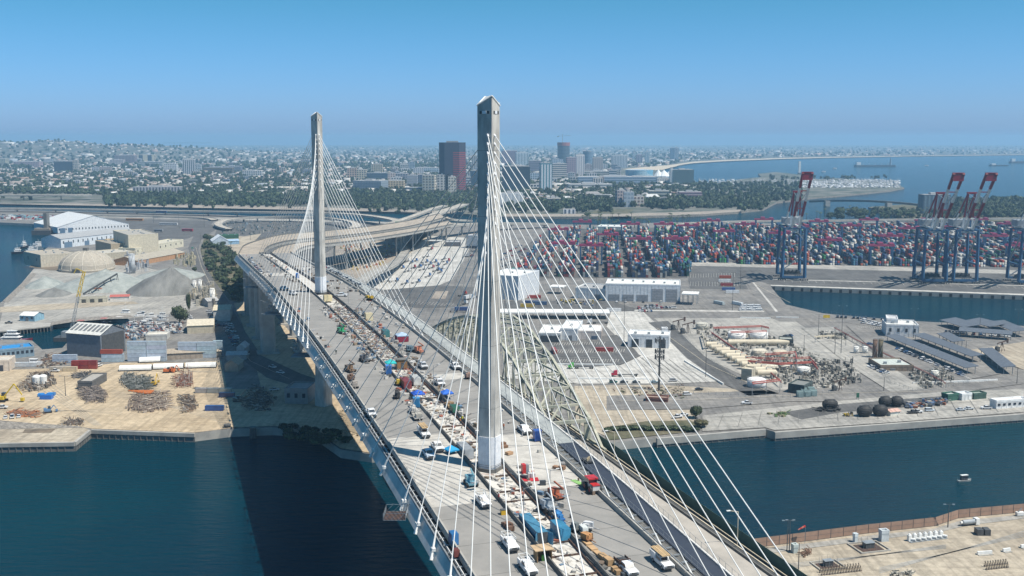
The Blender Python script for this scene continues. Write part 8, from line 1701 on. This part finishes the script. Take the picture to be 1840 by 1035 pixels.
for i, (x, y, c) in enumerate([(831, 758, (.6, .55, .02)), (827, 762, (.6, .25, .02)), (862, 830, (.55, .15, .04)), (604, 637, (.06, .08, .06)), (896, 900, (.45, .03, .03)), (497, 488, (.1, .1, .12)), (505, 490, (.5, .5, .5)), (905, 772, (.5, .12, .03)), (832, 806, (.6, .5, .02))]):
    worker(['worker in a yellow vest left of the near tower', 'worker in an orange vest beside the yellow vested one', 'worker in orange at the near tower foot railing', 'lone dark-clad worker in the left lanes between the towers', 'worker in red by the left median barrier', 'dark-clad worker left of the far tower', 'pale-clad worker left of the far tower', 'worker in orange right of the tower wrapping', 'worker in yellow by the grey generator container'][i], x, y, c, i)
# lamp posts on the deck
for i, (x, y) in enumerate([(988, 905), (941, 940), (627, 527), (626, 545), (760, 720), (779, 700)]):
    p, s, o_ = dk(x, y); t = thing('lamp_post', ['slim lamp post in the right lanes by the orange lift', 'pale lamp post on the median above the blue containers', 'slim post right of the far tower', 'second slim post right of the far tower', 'slim lamp post on the median between the towers', 'slim lamp post in the right lanes between the towers'][i], 'lamp post', p, TH); b = MB(); b.bar((0, 0, -.5), (0, 0, 8), .09, 6); b.build('post', M['steel'], t); b = MB(); b.bar((0, 0, 8), (1.8, 0, 8.3), .06, 4); b.build('arm', M['steel'], t); b = MB(); b.box(1.5, 2.3, -.15, .15, 8.25, 8.4, nobot=False); b.build('lamp', M['white'], t)
t = thing('lamp_post', 'curved lamp post on the old bridge against the dark channel', 'lamp post', O(-33, OR-.6, -.6), TH); b = MB(); b.bar((0, 0, 0), (0, 0, 9), .12, 6); b.build('post', M['cream'], t); b = MB(); b.bar((0, 0, 9), (-2.4, 0, 9.6), .08, 5); b.build('arm', M['cream'], t); b = MB(); b.box(-3.2, -2.2, -.2, .2, 9.5, 9.7, nobot=False); b.build('lamp', M['white'], t)
t = thing('lamp_post', 'curved lamp post on the old bridge near the truss portal', 'lamp post', O(42, OR-.6, -.6), TH); b = MB(); b.bar((0, 0, 0), (0, 0, 9), .12, 6); b.build('post', M['cream'], t); b = MB(); b.bar((0, 0, 9), (-2.4, 0, 9.6), .08, 5); b.build('arm', M['cream'], t); b = MB(); b.box(-3.2, -2.2, -.2, .2, 9.5, 9.7, nobot=False); b.build('lamp', M['white'], t)
t = thing('cart', 'small loaded cart with workers\' gear on the dark cycle path', 'cart', B(-2, 26.4, -.44), TH); b = MB(); b.box(-1, 1, -1.8, 1.8, .3, .7, nobot=False); b.build('frame', M['dsteel'], t); b = MB(); [b.box(-.8+.4*i, -.5+.4*i, -1.4+.5*i, -.9+.5*i, .7, 1.3) for i in range(4)]; o = b.build('load', OCM, t); o.color = (.4, .33, .22, 1); b = MB(); [b.bar((-1, y, .3), (1, y, .3), .3, 8) for y in (-1.2, 1.2)]; b.build('wheels', M['rubber'], t)
# debris along the median and work zones
random.seed(101); b = MB(); pal_ = ((.46, .44, .40), (.16, .12, .09), (.28, .21, .14), (.05, .06, .07), (.6, .58, .55), (.62, .60, .57), (.52, .50, .46), (.24, .23, .22), (.36, .34, .31), (.10, .08, .07), (.12, .20, .30), (.34, .11, .07), (.30, .30, .31), (.20, .14, .10), (.55, .53, .5), (.4, .39, .36))
for i in range(2100):
    s = random.triangular(-110, 300, 150) if i % 3 else random.uniform(120, 250)
    if -4.5 < s < 4.5: continue
    o = random.gauss(0, 2.0)
    if abs(o) > 3.4 and random.random() < .85: o = random.uniform(-3.2, 3.2)
    dz = -.54 if abs(o) < 3.5 else .02; e = B(s, o, dz); c = random.choice(pal_)
    if random.random() < .5: a = random.uniform(0, 3.1); L_ = random.uniform(.6, 3.2); b.bar(e+Vector((0, 0, random.uniform(.05, .5))), e+Vector((math.cos(a)*L_, math.sin(a)*L_, random.uniform(.05, .7))), random.uniform(.04, .1), 4, 0, None, c)
    else: q = random.uniform(.15, .8); b.box(-q, q, -q*.6, q*.6, 0, random.uniform(.06, .6), 0, c, random.uniform(0, 3), e)
for (s0, s1, o0, o1, n_) in [(-40, 0, 4.8, 9, 60), (120, 250, -9, -4.8, 330), (110, 240, 4.8, 9.5, 300), (20, 110, 4.8, 8, 120), (60, 110, -8.5, -4.8, 60), (300, 430, -9, -4.8, 130), (300, 480, 5, 18, 220), (400, 610, -20, -14, 130), (440, 600, -8, 0, 200), (150, 260, -20.5, -18, 40), (-110, -60, 5, 9, 50), (-25, 60, 16, 19, 40), (180, 320, 15, 19, 60)]:
    for _ in range(int(n_*.62)):
        e = B(random.uniform(s0, s1), random.uniform(o0, o1), .02); c = random.choice(pal_); q = random.uniform(.2, .95)
        if random.random() < .35: a = random.uniform(0, 3.1); L_ = random.uniform(.8, 3); b.bar(e+Vector((0, 0, .1)), e+Vector((math.cos(a)*L_, math.sin(a)*L_, .3)), .09, 4, 0, None, c)
        else: b.box(-q, q, -q*.6, q*.6, 0, random.uniform(.15, 1.2), 0, c, random.uniform(0, 3), e)
stuff(b.build('site_debris', FC))
b = MB()                                        # formwork bays and cross beams in the median near the tower
for i in range(40):
    s = -112+i*5.3
    if -4.5 < s < 4.5 or random.random() < .6: continue
    s += random.uniform(-1.5, 1.5)
    b.sweep([(-3.48, -.5), (-3.48, -.15), (3.48, -.15), (3.48, -.5)], s, s+.22, 1)
b.build('median_cross_beams', M['rust'], bridge)['kind'] = 'stuff'
# ================================================================ sandy shore at bottom right
fence_line('long brown screened fence along the channel, upper bank', [(1332, 988), (1400, 979), (1560, 958.5), (1680, 945.5), (1722, 931.5), (1840, 920.5), (1960, 909)], h=3.6, step=4.6, solid='fence', m='dsteel', name='screen_fence')
patch('fence_lane', [(1332, 992), (1400, 983), (1560, 963), (1680, 950), (1725, 936), (1840, 925), (1840, 932), (1735, 945), (1690, 956), (1560, 972), (1400, 992), (1340, 1004)], 'lot', 3)
for i in range(7): 
    x = 1634+i*9.4; p = G(x, 972-i*1.1); t = thing('pump_unit', 'white pump unit with round motor, %s from the left in the row of seven' % ORD[i], 'pump', p, .3, 'white pump units by the fence'); b = MB(); b.box(-.7, .5, -.6, .6, 0, 2.3); b.dome(-.1, 0, 2.3, .55, .5, 10, 2); b.build('upright_body', M['white'], t); b = MB(); b.bar((.4, -.3, .8), (1.4, -1.6, .8), .5, 10); b.build('motor', M['white'], t); b = MB(); b.box(-.9, 1.5, -1.9, .7, 0, .25); b.build('base', M['steel'], t)
def cellar(label, x, y, s=1.):
    p = G(x, y); t = thing('well_cellar', label, 'well cellar', p, .25); b = MB()
    for x0, x1, y0, y1 in ((-5, 5, -4, -3.7), (-5, 5, 3.7, 4), (-5, -4.7, -3.7, 3.7), (4.7, 5, -3.7, 3.7)): b.box(x0*s, x1*s, y0*s, y1*s, 0, .5)
    b.build('kerb', M['conc'], t); b = MB(); b.box(-3.6*s, 3.6*s, -2.7*s, 2.7*s, .0, .14); b.build('pit_cover', M['rust'], t); b = MB(); b.box(-1.6*s, 1.4*s, -.9*s, 1.1*s, .14, 2.0); b.build('cage', M['dsteel'], t); b = MB(); b.box(-1.8*s, 1.6*s, -1.1*s, 1.3*s, 2.0, 2.15, nobot=False); b.build('cage_roof', M['steel'], t); b = MB()
    for q in range(10): a = q*.63; b.bar((math.cos(a)*3.4*s, math.sin(a)*2.6*s, 0), (math.cos(a)*3.4*s, math.sin(a)*2.6*s, 3), .05, 4)
    b.build('posts', M['steel'], t)
cellar('oil well cellar with dark stained pit in the middle of the sandy shore', 1561, 984, 1.15); cellar('oil well cellar nearer the lower edge left of the well rows', 1488, 1017, .95)
b = MB(); p = G(1765, 960); b.box(-2.5, 2.5, -1.6, 1.6, 0, .1, c=p); b.box(-2.4, -.2, -1.5, 1.5, .1, 2.2, c=p); b.box(.3, 2.4, -1.5, 1.5, .1, 2.2, c=p); o = b.build('machine_cage', M['dsteel']); tag(o, 'dark double cage cabinet standing alone at upper right of the sandy shore', 'cabinet')
hall('pale blue-grey electric cabinet by the brown fence', (1584, 974), (1597, 973), 2.2, h=3.4, wall=(.50, .54, .56), roof=(.5, .54, .56), name='electric_cabinet', cat='cabinet', ribs=False); hall('small white cabinet left of the first well cellar', (1536, 976), (1541, 975), 1.2, h=2.6, wall=(.55, .6, .62), roof=(.5, .5, .5), name='electric_cabinet', cat='cabinet', ribs=False); hall('grey cabinet beside the twin utility poles', (1426, 995), (1434, 994), 1.8, h=2.4, wall=(.45, .5, .48), roof=(.45, .5, .48), name='electric_cabinet', cat='cabinet', ribs=False)
p = G(1742, 944); t = thing('tank_trailer', 'white and grey tank trailer beside the fence lane', 'trailer', p, .25); b = MB(); b.bar((-3, 0, 1.4), (2, 0, 1.4), .9, 12); b.build('tank', M['steel'], t); b = MB(); b.box(2.1, 3.6, -1, 1, .3, 2.6); b.build('end_box', M['white'], t); b = MB(); b.bar((-3.9, 0, 1.4), (-3, 0, 1.4), .5, 10); b.build('cap', M['white'], t)
p = G(1833, 927); t = thing('parked_plant', 'white machine at the right edge inside the fence', 'machine', p, .1); b = MB(); b.box(-1.6, 1.4, -.8, .8, .4, 1.6); b.build('body', M['white'], t); b = MB(); b.bar((-1, 0, 1.6), (.4, 0, 3), .2, 6); b.build('arm', M['steel'], t)
b = MB(); random.seed(55);  clutter(b, [(1444, 994), (1458, 990), (1458, 1000), (1444, 1002)], 22, 1.2, 1, ((.2, .12, .08),), .8); clutter(b, [(1600, 1032), (1640, 1030), (1640, 1038), (1600, 1038)], 26, 1.2, 1.4); stuff(b.build('wellhead_rows', FC))
wh = MB(); wh.bar((0, 0, 0), (0, 0, 2.0), .13, 6, 0, None, (.25, .2, .15)); wh.bar((-.6, 0, 1.1), (.6, 0, 1.1), .1, 5, 0, None, (.32, .26, .18)); wh.bar((0, -.4, 1.6), (0, .4, 1.6), .08, 5, 0, None, (.12, .1, .09)); wh.box(-.3, .3, -.3, .3, 0, .5, 0, (.2, .17, .14)); wh.bar((.6, 0, 1.1), (.6, 0, 0), .08, 5, 0, None, (.3, .25, .2)); whm = wh.mesh('wellhead', FC)
for k in range(2):
    for i in range(15): o = inst(whm, 'wellhead', None, tuple(G(1474+i*4.9+k*3, 1029+k*5-i*.55)), .3); tag(o, 'small brown wellhead in the left double row, %s row' % ('back', 'front')[k], 'wellhead', 'wellheads of the left double row, %s' % ('back', 'front')[k])
    for i in range(9): o = inst(whm, 'wellhead', None, tuple(G(1770+i*4.6+k*3, 1018+k*6-i*.5)), .3); tag(o, 'small brown wellhead in the right double row, %s row' % ('back', 'front')[k], 'wellhead', 'wellheads of the right double row, %s' % ('back', 'front')[k])
for i, (x0, x1, y) in enumerate([(1756, 1782, 997), (1802, 1815, 992), (1834, 1848, 985)]):
    a, c = G(x0, y), G(x1, y-2); t = thing('concrete_block', ['longest', 'short', 'last, at the edge,'][i]+' white concrete block on the sandy shore at right', 'block', a, math.atan2(c.y-a.y, c.x-a.x)); b = MB(); b.box(0, (c-a).length, -.3, .3, 0, 1.2); b.build('block', M['white'], t); b = MB(); b.box(0, (c-a).length, -1.2, 1.2, 0, .2); b.build('slab', M['lot'], t)
t = pole('left of the twin dark utility poles by the fence', 1414, 990, 936, 'utility pole', 'utility_pole', 1.6, .16, 2); pole('right of the twin dark utility poles by the fence', 1418, 990, 935, 'utility pole', 'utility_pole', 1.2, .16, 2); pole('dark utility pole at the bottom edge left of the well cellars', 1434, 1038, 976, 'utility pole', 'utility_pole', 1, .16, 0); pole('dark utility pole with twin lamps at the middle of the fence', 1703, 948, 907, 'utility pole', 'utility_pole', 1.6, .16, 2)
p = G(1446, 978); t = thing('windsock', 'red and white windsock on a thin mast beside the fence', 'windsock', p); hh = top(p, 945); b = MB(); b.bar((0, 0, 0), (0, 0, hh), .06, 5); b.build('mast', M['steel'], t); d = Vector((-.8, 0, -.45))
for k in range(4): b = MB(); q = Vector((0, 0, hh))+d*k*.8; b.bar(q, q+d*.8, .42-.06*k, 10, 0, .36-.06*k); o = b.build('sock_ring', OCM, t); o.color = ((.62, .05, .03) if k % 2 == 0 else (.62, .2, .15))+(1,)
for i in range(4): a = [(1337, 1004), (1345, 1012), (1356, 1010), (1370, 1020)][i]; q = [(1372, 1005), (1384, 1012), (1396, 1022), (1398, 1034)][i]; p = G(*a); b = MB(); b.bar(Vector((0, 0, .7)), G(*q)-p+Vector((0, 0, .7)), .35, 8); tag(b.build('grey_pipe', M['steel'], None, False, tuple(p)), 'grey pipe lying on the sand beside the old bridge, %s' % ['farthest', 'second', 'third', 'nearest'][i], 'pipe')
# a small person-free sign in yellow over the basin road, truck lot gantry sign
for lb, x, y, w0, yt, c in [('yellow sign board on two posts at the basin road', 1485, 574, 12, 566, (.6, .42, .03)), ('green road sign panel on the viaduct beside the river', 714, 403, 8, 398, (.02, .2, .1)), ('small green sign on posts above the fender store', 1541, 719, 5, 706, (.03, .14, .09))]:
    z0 = GZ if y > 500 else 20; p = G(x, y, z0); k = p.y/F; t = thing('road_sign', lb, 'sign', p); hh = H-z0+(ray(920, yt)[2]/ray(920, yt)[1])*p.y; b = MB(); b.box(-w0*k/2, w0*k/2, -.1, .1, hh*.35, hh); o = b.build('panel', OCM, t); o.color = (*c, 1); b = MB(); [b.bar((sx*w0*k*.4, .1, 0), (sx*w0*k*.4, .1, hh*.5), .15, 4) for sx in (-1, 1)]; b.build('posts', M['steel'], t)
